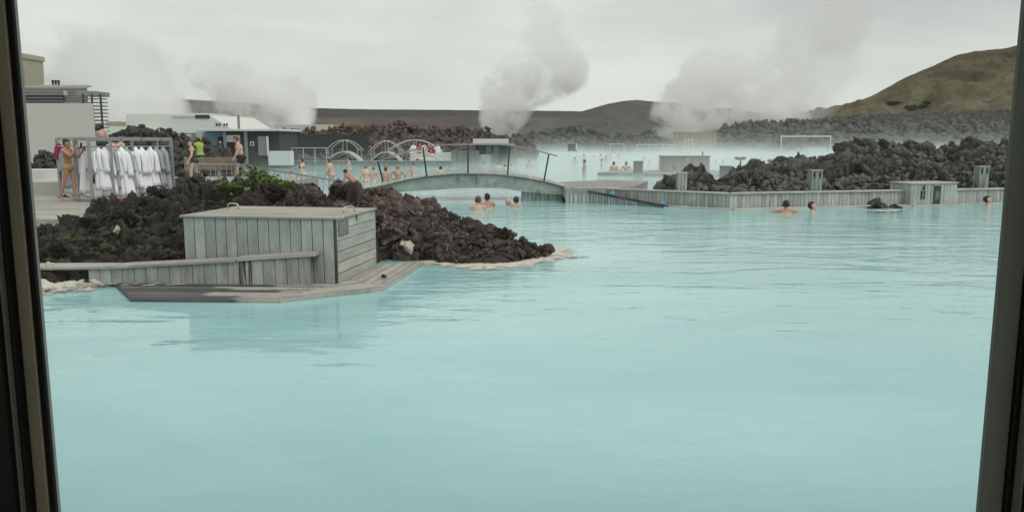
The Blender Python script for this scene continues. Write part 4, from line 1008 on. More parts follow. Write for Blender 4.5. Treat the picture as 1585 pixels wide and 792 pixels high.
# low bench running left from the box
bench = tag(empty('low_bench', (-4.6, 10.8, 0)), 'long low plank bench running from the wooden box to the left window frame', 'bench')
def bn(mb, name, mat): mb.v = [(x + 4.6, y - 10.8, z) for x, y, z in mb.v]; return mb.build(name, mat, bench)
F0, F1 = np.array((-7.6, 10.90)), np.array((-2.66, 10.56)); R0, R1 = np.array((-7.6, 11.36)), np.array((-2.62, 10.80))
bz = lambda x, y: np.interp(x, [-7.6, -5.75, -4.6, -2.6], [0.245, 0.275, 0.345, 0.49])
mb = MB(11)
for k in range(3):
    s0, s1 = k / 3, (k + 1) / 3
    for (a, c) in ((0, .42), (.424, .78), (.784, 1)):
        f = lambda s, t_: F0 + (F1 - F0) * t_ + (R0 + (R1 - R0) * t_ - F0 - (F1 - F0) * t_) * s
        P4 = [f(s0 + .02, a), f(s1 - .01, a), f(s1 - .01, c), f(s0 + .02, c)]
        up_ = 0.022 if a > .7 else 0.0
        P4 = [tuple(p) for p in P4]; mb.prism(P4, (lambda x, y: bz(x, y) - 0.035 + up_ * .4), (lambda x, y: bz(x, y) + up_), F1 - F0)
bn(mb, 'bench_top', M['wood_top'])
mb = MB(12); off = np.array((0.0, 0.035))
plank_wall(mb, np.array((-5.85, 10.78)) + off, F1 + off + np.array((-0.06, 0)), 0.03, lambda t_: bz(-5.85 + t_ * 3.2, 0) - 0.038, 0.165, 0.028, 0.008, 0.004)
bn(mb, 'front_planks', M['wood_stained'])
mb = MB(13); mb.box((-5.2, 11.14, 0.12), (4.6, 0.3, 0.2)); bn(mb, 'bearer', M['wood_wet'])

# landing deck just above the water
dk = tag(empty('landing_deck', (-3.3, 10.4, 0)), 'low wet landing deck of planks in front of the wooden box', 'deck')
def dn_(mb, name, mat): mb.v = [(x + 3.3, y - 10.4, z) for x, y, z in mb.v]; return mb.build(name, mat, dk)
ZD = 0.055
pA, pB, pC, pD_, pE = [v2(W(x, y, ZD)) for x, y in ((176, 434), (204, 460), (432, 462), (592, 444), (655, 404.5))]
corner = bp(0, 0) + np.array((0.0, -0.02)); rightback = bp(-0.02, BD + 0.05)
left_poly = [tuple(pA), tuple(pB), tuple(pC), tuple(corner + np.array((-0.0, 0))), tuple(bp(1.2, -0.02)), tuple(bp(2.4, 0.05))]
mb = MB(14); deck_boards(mb, [tuple(pA), tuple(pB), tuple(pC), tuple(corner), tuple(np.array((-4.9, 10.9)))], pC - pB, 0.13, ZD - 0.03, ZD, 0.030, 0.008); dn_(mb, 'wet_boards', M['wood_deck'])
mb = MB(15); deck_boards(mb, [tuple(corner + e1 * 0.0), tuple(pC + (corner - pC) * 0.01), tuple(pD_), tuple(bp(-0.03, 0.35))], pD_ - pC, 0.115, ZD - 0.028, ZD + 0.005, 0.016, 0.004); dn_(mb, 'front_boards', M['wood_top'])
mb = MB(16); deck_boards(mb, [tuple(bp(-0.03, 0.36)), tuple(pD_ + np.array((0.0, 0.01))), tuple(pE), tuple(rightback)], (pE - pD_), 0.15, ZD - 0.026, ZD + 0.008, 0.018, 0.004); dn_(mb, 'side_boards', M['wood_top'])
mb = MB(17)
for a, c in ((pA, pB), (pB, pC), (pC, pD_), (pD_, pE)):
    mb.beam((*a, ZD - 0.04), (*c, ZD - 0.04), 0.025, 0.05, ch=0.004); mb.beam((*(a + (0, 0.03)), -0.03), (*(c + (0, 0.03)), -0.03), 0.03, 0.07)
dn_(mb, 'edge_beam', M['wood_deck'])
# thin mineral streaks lying on the deck corner
mb = MB(18)
for k in range(7):
    x = 190 + 13 * k; q = W(x + mb.r.uniform(-4, 4), 437 + mb.r.uniform(0, 6), ZD + 0.007); L = mb.r.uniform(.05, .16)
    mb.prism([(q.x, q.y), (q.x + L, q.y + .01), (q.x + L * 1.2, q.y + .04), (q.x + L * .3, q.y + .035)], ZD + 0.0055, ZD + 0.009)
dn_(mb, 'mineral_streaks', M['silica_flat'])
dp = W(594, 431, ZD + 0.012)
boulder((dp.x, dp.y, dp.z + 0.032), 0.055, 2, 'fist sized dark stone lying on the landing deck', None, ROCKS, (1, .9, .8), 88)

# ------------------------------------------------------------------ footbridge
BY = 26.5; br = tag(empty('footbridge', (D(725, 290, BY).x, BY, 0)), 'arched timber footbridge with thin handrail spanning the channel', 'footbridge')
def brp(mb, name, mat, smooth=False, parent=None):
    o_ = br.location; mb.v = [(x - o_.x, y - o_.y, z) for x, y, z in mb.v]; return mb.build(name, mat, parent or br, smooth)
xw = lambda px: D(px, 270, BY).x; zw = lambda y: D(725, y, BY).z
top = [(560, 292), (590, 286.5), (612, 281), (629, 276.5), (661, 271.5), (690, 268.6), (725, 267.2), (757, 268), (786, 270), (815, 274.3), (842, 279), (864, 285), (884, 291)]
bot = [(560, 306), (590, 302), (622, 296.8), (664, 294.5), (700, 292.2), (741, 290.8), (781, 291.5), (807, 296.5), (835, 299), (862, 301), (884, 303)]
tX = np.linspace(560, 884, 41); tZ = np.array([zw(y) for y in np.interp(tX, [p[0] for p in top], [p[1] for p in top])])
tZ = np.convolve(np.pad(tZ, 2, 'edge'), np.ones(5) / 5, 'valid'); bZ = np.array([zw(y) for y in np.interp(tX, [p[0] for p in bot], [p[1] for p in bot])])
tXw = np.array([xw(p) for p in tX])
for yy_, nm in ((BY, 'side_beam'), (BY + 1.9, 'side_beam')):
    V = []; 
    for i in range(41):
        for y_ in (yy_, yy_ + 0.09):
            V += [(tXw[i], y_, bZ[i]), (tXw[i], y_, tZ[i] - 0.062)]
    F = []
    for i in range(40):
        a = i * 4; c = a + 4
        F += [(a, c, c + 1, a + 1), (a + 3, c + 3, c + 2, a + 2), (a + 1, c + 1, c + 3, a + 3), (a + 2, c + 2, c, a)]
    F += [(0, 1, 3, 2), (160, 162, 163, 161)]
    mb = MB(20); att = [(v[0], v[2], v[1]) for v in V]; mb.add(V, F, att); brp(mb, nm, M['wood_green'])
mb = MB(21)
for i in range(40):
    c = ((tXw[i] + tXw[i + 1]) / 2, BY + 0.98, (tZ[i] + tZ[i + 1]) / 2 - 0.02); d = np.array((tXw[i + 1] - tXw[i], 0, tZ[i + 1] - tZ[i])); L = np.linalg.norm(d); d /= L
    mb.box(c, (L - 0.008, 2.1, 0.04), (d, (0, 1, 0), (-d[2], 0, d[0])), 0.004, 1)
brp(mb, 'deck_boards', M['wood_top'])
mb = MB(22)
for yy_ in (BY - 0.03,):
    for i in range(40): mb.beam((tXw[i], yy_, tZ[i] - 0.03), (tXw[i + 1], yy_, tZ[i + 1] - 0.03), 0.03, 0.045)
brp(mb, 'kerb_strip', M['wood_wet'])
posts = [((585, 250.5), (593, 281)), ((654.6, 228.6), (660.6, 273)), ((724.2, 224), (724.6, 268)), ((788.7, 226), (785.7, 270.5)), ((849.5, 239), (842, 279.8))]
for a, c in posts:
    mb = MB(23); p0, p1 = D(*c, BY - 0.05), D(*a, BY - 0.05); mb.beam(p0, p1, 0.05, 0.075, (0, 1, 0), 0.006); brp(mb, 'post', M['rail_dark'])
rl = [(566, 255), (585, 250), (610, 240.5), (632, 233.5), (656, 228), (690, 224.4), (724, 223), (760, 223.2), (789, 225), (820, 230.5), (849, 238), (863, 241.5)]
mb = MB(24); pts = [D(x, y, BY - 0.05) for x, y in rl]
for a, c in zip(pts[:-1], pts[1:]): mb.beam(a, c + (c - a) * 0.01, 0.07, 0.042, (0, 0, 1), 0.006)
brp(mb, 'handrail', M['rail_brown'])
mb = MB(25); plank_wall(mb, (xw(808), BY + 0.16), (xw(872), BY + 0.16), -0.1, lambda s: np.interp(808 + 64 * s, tX, tZ) - 0.12, 0.14, 0.03); plank_wall(mb, (xw(808), BY + 1.8), (xw(808), BY + 0.17), -0.1, 0.42, 0.14, 0.03)
brp(mb, 'abutment_planks', M['wood_green'])
mb = MB(26)
for px in (832, 834.5): mb.tube([D(px, 296, BY - 0.02), D(px, 303, BY - 0.02)], 0.012, 6)
brp(mb, 'drain_pipe', M['rail_dark'])
p = D(876, 304, 25.9); boulder((p.x, p.y, 0.08), 0.2, 5, 'dark rock in the water against the right end of the footbridge', None, ROCKS, (.9, .8, 1.2), 91)

# ------------------------------------------------------------------ right boardwalk, ramp and timber wall
bw = tag(empty('boardwalk', (2.6, 27.5, 0)), 'flat timber boardwalk joining the right end of the footbridge', 'boardwalk')
mb = MB(30); poly = [(1.72, 25.6), (3.05, 25.62), (4.1, 26.6), (5.2, 30.5), (3.6, 31.2), (1.72, 29.6)]
deck_boards(mb, poly, (1, 0.1), 0.14, 0.30, 0.475); mb.v = [(x - 2.6, y - 27.5, z) for x, y, z in mb.v]; mb.build('deck_boards', M['wood_far'], bw)
mb = MB(31)
for i in range(len(poly)):
    a, c = np.array(poly[i]), np.array(poly[(i + 1) % len(poly)]); plank_wall(mb, a, c, -.05, .465, .13, .03, .015)
mb.v = [(x - 2.6, y - 27.5, z) for x, y, z in mb.v]; mb.build('side_planks', M['wood_stained'], bw)
ramp = tag(empty('ramp', (3.3, 24.9, 0)), 'timber ramp sloping from the boardwalk down to the water', 'ramp')
r0, r1 = W(884, 290, 0.48), W(1034, 319, 0.04); w0, w1 = np.array((2.98, 25.58)), np.array((5.6, 23.9))
zr_ = lambda x, y: np.interp(x, [r0.x, r1.x], [0.475, 0.045])
mb = MB(32); deck_boards(mb, [(r0.x, r0.y), (r1.x, r1.y), (5.55, 23.9), (2.98, 25.55)], (0.2, 1), 0.14, (lambda x, y: zr_(x, y) - 0.04), (lambda x, y: zr_(x, y)))
mb.v = [(x - 3.3, y - 24.9, z) for x, y, z in mb.v]; mb.build('deck_boards', M['wood_far'], ramp)
mb = MB(33); plank_wall(mb, (r0.x, r0.y - 0.02), (r1.x, r1.y - 0.02), -0.06, lambda s: 0.46 - 0.43 * s, 0.105, 0.03, 0.02); mb.v = [(x - 3.3, y - 24.9, z) for x, y, z in mb.v]; mb.build('side_planks', M['wood'], ramp)
mb = MB(34); mb.beam((r0.x, r0.y - 0.05, 0.46), (r1.x, r1.y - 0.05, 0.03), 0.07, 0.06); mb.v = [(x - 3.3, y - 24.9, z) for x, y, z in mb.v]; mb.build('edge_beam', M['wood_wet'], ramp)

wall = tag(empty('timber_wall', (6.4, 24.2, 0)), 'long low wall of vertical grey planks with pale cap board in front of the lava heap', 'timber wall')
def wp(mb, name, mat): mb.v = [(x - 6.4, y - 24.2, z) for x, y, z in mb.v]; return mb.build(name, mat, wall)
Wa, Wb = v2(W(935, 291, 0.48)), np.array((6.42, 23.4)); bxl, bxr = v2(W(1404, 318)), v2(W(1475, 316))
Wc = np.array((17.2, 26.05))
def lerp(a, c, t_): return a + (c - a) * t_
tl = (bxl[0] - 6.42) / (17.2 - 6.42); tr_ = (bxr[0] - 6.42) / (17.2 - 6.42)
mb = MB(35)
plank_wall(mb, Wa, Wb, -0.08, 0.43, 0.13, 0.03, 0.01); plank_wall(mb, Wb, lerp(Wb, Wc, tl), -0.08, 0.43, 0.13, 0.03, 0.01); plank_wall(mb, lerp(Wb, Wc, tr_), Wc, -0.08, 0.43, 0.13, 0.03, 0.01)
wp(mb, 'planks', M['wood'])
mb = MB(36)
for a, c in ((Wa, Wb), (Wb, lerp(Wb, Wc, tl)), (lerp(Wb, Wc, tr_), Wc)):
    nn_ = np.array((-(c - a)[1], (c - a)[0])) / np.linalg.norm(c - a) * 0.10
    n_ = max(1, round(np.linalg.norm(c - a) / 2.4))
    for k in range(n_): p_, q_ = lerp(a, c, k / n_), lerp(a, c, (k + .995) / n_); mb.beam((*(p_ + nn_), 0.455), (*(q_ + nn_), 0.455), 0.30, 0.045, ch=0.005)
wp(mb, 'cap_board', M['wood_side'])
mb = MB(37)
for a, c in ((W(1030, 320.5), Wb + (0, -.25)), (Wb + (0, -.25), lerp(Wb, Wc, tl) + (0, -.2)), (lerp(Wb, Wc, tr_) + (0, -.2), Wc + (0, -.2))):
    a, c = v2(a), v2(c); mb.beam((*a, 0.0), (*c, 0.0), 0.34, 0.06, ch=0.006)
wp(mb, 'water_ledge', M['wood_side'])
mb = MB(38); mb.beam((*(Wa + (0, .35)), 0.18), (*(Wb + (0, .35)), 0.18), 0.4, 0.5); mb.beam((*(Wb + (0, .35)), 0.18), (*(Wc + (0, .35)), 0.18), 0.4, 0.5); wp(mb, 'backing', M['lava_dark'])

tb = tag(empty('timber_locker', (12.9, 24.8, 0)), 'planked timber box with two dark notices standing in the long timber wall', 'timber box')
dv = (bxr - bxl) / np.linalg.norm(bxr - bxl); nv_ = np.array((-dv[1], dv[0])); La = np.linalg.norm(bxr - bxl)
ZB = 0.69; TA = np.array([(dv[0], dv[1], 0), (nv_[0], nv_[1], 0), (0, 0, 1)])
f0 = bxl - nv_ * 0.12
def tbp(mb, name, mat, parent=None): mb.v = [(x - 12.9, y - 24.8, z) for x, y, z in mb.v]; return mb.build(name, mat, parent or tb)
mb = MB(40); plank_wall(mb, f0, f0 + dv * La, -0.08, ZB - .03, 0.125, 0.03, 0.008); plank_wall(mb, f0 + nv_ * 0.9, f0, -0.08, ZB - .03, 0.125, 0.03, 0.008); plank_wall(mb, f0 + dv * La, f0 + dv * La + nv_ * 0.9, -0.08, ZB - .03, 0.125, 0.03, 0.008)
tbp(mb, 'planks', M['wood'])
mb = MB(41); q = f0 + dv * La / 2 + nv_ * 0.45; mb.box((*q, ZB - .01), (La + .06, 0.96, 0.04), TA, 0.005); tbp(mb, 'lid', M['wood_side'])
mb = MB(42); mb.box((*q, 0.25), (La - .1, .8, .7), TA); tbp(mb, 'inner_carcass', M['black'])
mb = MB(43); q = f0 - dv * 0 - nv_ * 0.15; mb.box((*(f0 + dv * La * .5 - nv_ * 0.1), 0.0), (La + .1, 0.25, 0.06), TA, 0.005); tbp(mb, 'water_ledge', M['wood_side'])
def plate(a, z0, z1, w_, mat, name, parent=None, prd=0.006):
    m_ = MB(); q_ = f0 + dv * a - nv_ * prd; m_.box((*q_, (z0 + z1) / 2), (w_, 0.012, z1 - z0), TA, 0.002); return tbp(m_, name, mat, parent)
s1 = plate(0.46, 0.20, 0.46, 0.17, M['black'], 'notice_plate')
mb = MB(44)
for k in range(5): mb.box((*(f0 + dv * (0.46 + mb.r.uniform(-.01, .01)) - nv_ * 0.0135), 0.24 + 0.045 * k), (mb.r.uniform(.07, .12), 0.003, 0.014), TA)
tbp(mb, 'printed_lines', M['sign_text'], s1)
mb = MB(45); pr_ = [(-.055, .50), (-.05, .54), (-.025, .575), (-.03, .60), (0.0, .64), (.02, .59), (.05, .56), (.055, .51), (.03, .485), (-.03, .485)]
V = [(*(f0 + dv * (0.47 + a) - nv_ * y_), z) for y_ in (0.0, 0.009) for a, z in pr_]; n_ = len(pr_)
mb.add(V, [tuple(range(n_)), tuple(range(2 * n_ - 1, n_ - 1, -1))] + [(i, n_ + i, n_ + (i + 1) % n_, (i + 1) % n_) for i in range(n_)]); tbp(mb, 'flame_emblem', M['black'])
s2 = plate(1.0, 0.03, 0.60, 0.27, M['dark_wall'], 'notice_plate'); plate(1.0, 0.55, 0.585, 0.2, M['black'], 'notice_header', s2, 0.014)
mb = MB(46)
for k in range(4):
    for j in range(3): mb.box((*(f0 + dv * (0.96 + .05 * j) - nv_ * 0.0135), 0.25 + 0.052 * k), (0.026, 0.003, 0.034), TA)
mb.box((*(f0 + dv * 1.0 - nv_ * 0.0135), 0.20), (.16, .003, .014), TA)
tbp(mb, 'printed_lines', M['sign_text'], s2)

# posts with pictograms and plain posts
def timber_post(px, ytop, ybot, Y, wpx, mat, label, name='timber_post', sym=None, base=None):
    p = D(px, ybot, Y); zt = D(px, ytop, Y).z; w_ = wpx * Y / FPX
    e = tag(empty(name, (p.x, Y, p.z)), label, 'post', None); h = zt - p.z
    mb = MB(int(px)); n_ = 3
    for k in range(n_):
        for dy in (0, w_): mb.box(((k - 1) * w_ / n_, -w_ / 2 + dy, h / 2), (w_ / n_ - 0.012, 0.03, h), ch=0.004, grain=2)
    for k in range(n_):
        for sx in (-1, 1): mb.box((sx * (w_ / 2 - .015), -w_ / 2 + (k + .5) * w_ / n_, h / 2), (0.026, w_ / n_ - 0.03, h - .004), ch=0.004, grain=2)
    mb.build('planks', mat, e)
    mb = MB(); mb.box((0, 0, h + 0.012), (w_ + 0.05, w_ + 0.05, 0.03), ch=0.004); mb.build('cap_board', mat, e)
    if sym:
        for sx in (-1, 1):
            mb = MB(); z = h - 0.13; x = sx * w_ * .27; y = -w_ / 2 - 0.02
            mb.sphere((x, y, z + 0.075), (0.026, 0.008, 0.026)); mb.box((x, y, z), (0.05, 0.012, 0.09)) ; mb.box((x, y, z - 0.07), (0.032, 0.012, 0.07)); mb.build('pictogram', M['black'], e)
    if base:
        mb = MB(); mb.box((0, 0, -base[1] / 2), (base[0], base[0], base[1]), ch=.01); mb.build('base_block', M['wood_far'], e)
    return e
timber_post(1054.5, 268, 300, 24.75, 14, M['wood'], 'grey planked post standing between the boulders at the end of the boardwalk')
timber_post(1260, 264, 297, 24.9, 17, M['wood_green'], 'pale green post with dark pictograms behind the timber wall', sym=True)
timber_post(1517, 258, 292, 26.15, 15, M['wood_green'], 'greenish post with pictograms close to the right window frame', sym=True)
timber_post(1122.5, 257.5, 278, 36.0, 15, M['sign_grey'], 'dark grey square post rising behind the low left end of the lava heap', base=(0.6, 0.5))
timber_post(987.5, 250, 268, 46.0, 13, M['sign_grey'], 'dark grey square post on a pale block in the steaming pool', base=(0.85, 0.4))

# pool island with the slatted box
isl = tag(empty('pool_island', (10.5, 48, 0)), 'low timber platform with curved edge in the steaming far pool', 'platform')
mb = MB(50); P_ = [(5.0, 46.6), (10, 44.6), (17.5, 45.4), (16, 49.6), (10.5, 51.5), (6.4, 50)]
deck_boards(mb, P_, (1, .1), .3, -0.05, 0.14, 0.01); mb.v = [(x - 10.5, y - 48, z) for x, y, z in mb.v]; mb.build('deck_boards', M['wood_far'], isl)
cab = tag(empty('slatted_cabin', (D(1059, 262, 48.5).x, 48.5, 0.14)), 'wide grey slatted wooden box standing on the far pool platform', 'wooden box')
cw, chh = 68 * 48.5 / FPX, D(1059, 242, 48.5).z - 0.14
mb = MB(51); plank_wall(mb, (-cw / 2, -.8), (cw / 2, -.8), 0, chh, .12, .03, .015); plank_wall(mb, (cw / 2, -.8), (cw / 2, .8), 0, chh, .12, .03, .015); plank_wall(mb, (-cw / 2, .8), (-cw / 2, -.8), 0, chh, .12, .03, .015); mb.build('planks', M['wood_far'], cab)
mb = MB(52); mb.box((0, 0, chh + .02), (cw + .1, 1.7, .05), ch=.01); mb.build('lid', M['wood_top'], cab)
mb = MB(53); mb.box((0, 0, chh / 2), (cw - .1, 1.4, chh - .05)); mb.build('inner_carcass', M['black'], cab)
mb = MB(54); mb.tube([(cw * .41, 0, chh), (cw * .41, 0, chh + .28)], .04, 8); mb.build('vent_pipe', M['rail_dark'], cab)
mb = MB(55); mb.sphere((0.02, -.83, chh * .78), (.06, .03, .06)); mb.build('round_lamp', M['rail_white'], cab)

# ------------------------------------------------------------------ left terrace, walls and buildings
mb = MB(60); deck_boards(mb, [(-34, 16.7), (-8.9, 16.7), (-9.9, 29), (-34, 29)], (1, 0.0), 0.30, 0.1, 0.35, 0.012, 0.002)
struct('terrace', mb, M['wood_top'], 'pale plank terrace left of the lava heap', 'terrace')
mb = MB(61); mb.box((-22.0, 33, 0.13), (26, 8, 0.42)); struct('upper_terrace', mb, M['wood_far'], 'terrace strip behind the robe rack', 'terrace')
def at(x, y, Y): return D(x, y, Y)
def thing_box(name, label, cat, px0, px1, y0, y1, Y, dep, mat, zbot=None):
    p, q = D(px0, y1, Y), D(px1, y0, Y); z0 = p.z if zbot is None else zbot
    mb = MB(int(px0)); mb.box(((p.x + q.x) / 2, Y + dep / 2, (z0 + q.z) / 2), (q.x - p.x, dep, q.z - z0), ch=.02); ob = mb.build(name, mat); tag(ob, label, cat); return ob
# dark planter edges at far left
thing_box('low_wall', 'low dark grey slab wall at the left edge of the terrace', 'low wall', 20, 86, 281, 300, 24.5, 1.2, M['grey_wall'], 0.3)
thing_box('low_wall', 'white low wall strip in front of the white building', 'low wall', 40, 100, 262, 272, 29.0, 0.5, M['white_wall2'], 0.3)
# sloping pale slab beside the dark one
p = [W(92, 297, .36), W(62, 297, .36), W(70, 284, .36), W(96, 276, .36)]
mb = MB(62); mb.prism([(a.x, a.y) for a in p], .352, .60); o = mb.build('stone_slab', M['white_wall2']); tag(o, 'pale stone slab lying between the dark low wall and the robe rack', 'slab')

wb_ = tag(empty('white_building', (-19.6, 36, 0)), 'tall plain white building with grey clad upper storey behind the robe rack', 'building')
def wbp(name, px0, px1, y0, y1, Y, dep, mat, zbot=None):
    p, q = D(px0, y1, Y), D(px1, y0, Y); z0 = p.z if zbot is None else zbot
    mb = MB(int(px0)); mb.box(((p.x + q.x) / 2 + 19.6, Y + dep / 2 - 36, (z0 + q.z) / 2), (q.x - p.x, dep, q.z - z0), ch=.015); return mb.build(name, mat, wb_)
def wb_prism(name, px0, px1, y0, Y, dep, mat, zbot):
    p, q = D(px0, y0, Y), D(px1, y0, Y); s_ = (Y + dep) / Y; mb = MB(int(px0) + 70)
    mb.prism([(p.x + 19.6, Y - 36), (q.x + 19.6, Y - 36), (q.x * s_ - .4 + 19.6, Y + dep - 36), (p.x * s_ + 19.6, Y + dep - 36)], zbot, q.z); return mb.build(name, mat, wb_)
wb_prism('wall', -60, 144, 160, 36, 6, M['white_wall'], 0.1); wb_prism('upper_storey', -60, 134, 133, 43, 6, M['grey_wall'], 3.0)
mb = MB(63)
p, q = D(-60, 150, 42.9), D(134, 134, 42.9)
for k in range(6):
    z = D(0, 159 - k * 4.4, 42.9).z; mb.box(((p.x + q.x) / 2 + 19.6, 42.96 - 36, z), (q.x - p.x, .05, .09), ch=.01)
mb.build('cladding_boards', M['louver'], wb_)
fr_ = wbp('window', 20, 98, 146.5, 156.5, 42.86, .08, M['dark_glass'])
mb = MB(64); 
for y_ in (146.5, 151.5, 156.5): z = D(60, y_, 42.84).z; a, c = D(20, y_, 42.84), D(98, y_, 42.84); mb.beam((a.x + 19.6, 42.84 - 36, z), (c.x + 19.6, 42.84 - 36, z), .06, .04)
mb.build('window_frame', M['louver'], fr_)
wbp('roof_unit', 98, 103, 141, 148, 42.7, .1, M['grey_wall'])
mb = MB(65)
p, q = D(135, 213, 38), D(157, 147, 38)
for k in range(22):
    z = 0.6 + (q.z - 0.6) * k / 21; sh = -0.12 * k / 21; mb.box(((p.x + q.x) / 2 + 19.6 + sh * 0, 38.4 - 36, z), (q.x - p.x, .3, .055), ch=.01)
mb.build('louvre_blades', M['louver'], wb_)
mb = MB(66)
for x in (p.x, (p.x + q.x) / 2, q.x): mb.box((x + 19.6, 37.9 - 36, q.z / 2 + .3), (.06, .08, q.z - .5))
mb.build('louvre_posts', M['dark_wall'], wb_)
wbp('louvre_top', 118, 147, 141, 148, 41.5, 1.5, M['louver'])
wbp('parapet', 60, 135, 131.6, 134, 43.2, .5, M['grey_wall'])
for px in (82, 86.5, 91):
    mb = MB(); a = D(px, 131, 43.4); mb.box((a.x + 19.6, 43.4 - 36, a.z + .05), (.09, .09, .16), ch=.02); mb.sphere((a.x + 19.6, 43.4 - 36, a.z + .17), .07); mb.build('roof_vent', M['black'], wb_)
# chimney tower far left
ch_ = tag(empty('chimney_tower', (D(33, 140, 55).x, 55, 0)), 'tan concrete tower standing behind the roof of the white building', 'tower')
def taper(name, x0, x1, x2, x3, y0, y1, Y, dep, mat, parent):
    """front trapezoid from photo corners: top x0..x1 at y0, bottom x2..x3 at y1"""
    o_ = parent.location; V = []
    for yy_ in (Y, Y + dep):
        for x, y in ((x2, y1), (x3, y1), (x1, y0), (x0, y0)): a = D(x, y, Y); V.append((a.x - o_.x, yy_ - o_.y, a.z - o_.z))
    return mesh_obj(name, V, [(0, 1, 2, 3), (7, 6, 5, 4), (1, 5, 6, 2), (4, 0, 3, 7), (3, 2, 6, 7), (4, 5, 1, 0)], mat, parent, attr=V)
taper('shaft', 10, 37.5, 10, 43, 91, 200, 55, 2.2, M['tan_wall'], ch_); taper('shaft_head', 10, 37, 10, 38, 83, 90.6, 54.9, 2.4, M['tan_wall'], ch_)

# low white building with the sloping roof
lw = tag(empty('service_building', (D(280, 205, 78).x, 78, 0)), 'low white building with sloping roofline and four small round openings', 'building')
taper('wall', 195, 322, 195, 368, 177, 206, 78, 14, M['white_wall2'], lw)
o_ = lw.location
def lwp(name, px0, px1, y0, y1, Y, dep, mat):
    p, q = D(px0, y1, Y), D(px1, y0, Y); mb = MB(); mb.box(((p.x + q.x) / 2 - o_.x, Y + dep / 2 - o_.y, (p.z + q.z) / 2), (q.x - p.x, dep, q.z - p.z), ch=.02); return mb.build(name, mat, lw)
wf = lwp('window', 302, 324, 178, 183.5, 77.9, .1, M['dark_glass']); lwp('wall_strip', 266, 300, 178, 181, 77.88, .1, M['white_wall'])
lwp('upper_block', 288, 326, 175.5, 184.5, 78.3, 5, M['white_wall2'])
for px in (335, 339.5, 347, 351):
    mb = MB(); a = D(px, 193, 77.9); mb.sphere((a.x - o_.x, 77.95 - o_.y, a.z), (.1, .06, .13)); mb.build('round_opening', M['black'], lw)
lwp('vent_pipe', 368, 370, 178, 205, 77.6, .15, M['louver'])
thing_box('chimney_block', 'pale concrete block house half lost in the left steam cloud', 'building', 150, 200, 196, 214, 70, 8, M['white_wall2'], 0)
thing_box('tan_block', 'small tan concrete block half hidden by steam beside the white building', 'building', 165, 182, 188, 205, 85, 6, M['tan_wall'], 0)

# dark entrance wall with doors
ew = tag(empty('entrance_building', (D(400, 235, 60).x, 60, 0)), 'long low dark entrance building with doors and a pale panel', 'building')
def ewp(name, px0, px1, y0, y1, Y, dep, mat, zbot=None, parent=None):
    p, q = D(px0, y1, Y), D(px1, y0, Y); z0 = p.z if zbot is None else zbot
    mb = MB(int(px0)); mb.box(((p.x + q.x) / 2 - ew.location.x, Y + dep / 2 - 60, (z0 + q.z) / 2), (q.x - p.x, dep, q.z - z0), ch=.02); return mb.build(name, mat, parent or ew)
ewp('wall', 348, 432, 203, 245, 60, 5, M['dark_wall'], 0.2); ewp('wall', 306, 349, 201, 245, 62, 3, M['grey_wall'], 0.2)
ewp('roof_edge', 300, 434, 199.5, 203, 59.6, 6, M['white_wall2'])
ewp('glass_door', 316, 346, 205, 240, 61.8, .1, M['blue_glass'], .25); ewp('door', 338, 346, 212, 238, 61.7, .08, M['black'], .25)
ewp('door_post', 347, 349, 201, 244, 59.8, .15, M['louver'], .2); ewp('door_post', 379, 382, 203, 244, 59.8, .15, M['louver'], .2)
ewp('shutter', 350, 371, 209, 220, 59.9, .08, M['grey_wall']); ewp('doorway', 350, 372, 220, 243, 59.9, .08, M['black'], .25)
ewp('panel', 400, 415, 211, 241, 59.8, .1, M['louver']); ewp('panel_frame', 413, 415, 211, 241, 59.7, .1, M['white_wall2'])
nt = ewp('notice_plate', 387, 393, 219, 226, 59.9, .06, M['white_wall2']); ewp('notice_symbol', 388.5, 391.5, 220.5, 224.5, 59.85, .05, M['black'], None, nt)
ewp('white_bench', 415, 450, 234, 243, 58, .8, M['white_wall2'], .2)
ft = tag(mesh_obj('dark_fence', [], []), 'plain dark boarded fence below the reddish lava bank', 'fence') if False else None
fe = tag(empty('dark_fence', (D(500, 235, 72).x, 72, 0)), 'long dark boarded fence below the reddish lava bank', 'fence')
mb = MB(70); p, q = D(430, 240, 72), D(568, 208, 72); plank_wall(mb, (p.x - fe.location.x, 0), (q.x - fe.location.x, 0), .1, q.z, .25, .05, .01); mb.build('boards', M['dark_wall'], fe)
mb = MB(71); mb.beam((p.x - fe.location.x, 0.1, q.z - .2), (q.x - fe.location.x, 0.1, q.z - .2), .08, .1); mb.build('rail', M['dark_wall'], fe)
# glass balustrade line in front of the entrance
bl = tag(empty('pale_balustrade', (D(440, 240, 63).x, 63, 0)), 'thin pale balustrade in front of the dark entrance building', 'balustrade')
mb = MB(72); a, c = D(380, 229, 63), D(505, 229, 63); mb.beam((a.x - bl.location.x, 0, a.z), (c.x - bl.location.x, 0, c.z), .05, .05); mb.build('handrail', M['rail_white'], bl)
for k in range(8):
    x = a.x + (c.x - a.x) * k / 7; mb = MB(); mb.beam((x - bl.location.x, 0, .2), (x - bl.location.x, 0, a.z), .04, .04, (0, 1, 0)); mb.build('post', M['rail_white'], bl)

# far wooden kerb along the pool
kb = tag(empty('pool_kerb', (D(560, 250, 64).x, 64, 0)), 'low dark timber kerb along the far side of the pool behind the bathers', 'kerb')
mb = MB(73); a, c = D(440, 252, 64), D(700, 252, 64); plank_wall(mb, (a.x - kb.location.x, 0), (c.x - kb.location.x, 0), -.05, .34, .18, .05, .02); mb.build('planks', M['wood_far'], kb)
mb = MB(74); mb.beam((a.x - kb.location.x, .05, .37), (c.x - kb.location.x, .05, .37), .3, .05); mb.build('cap_board', M['wood_side'], kb)

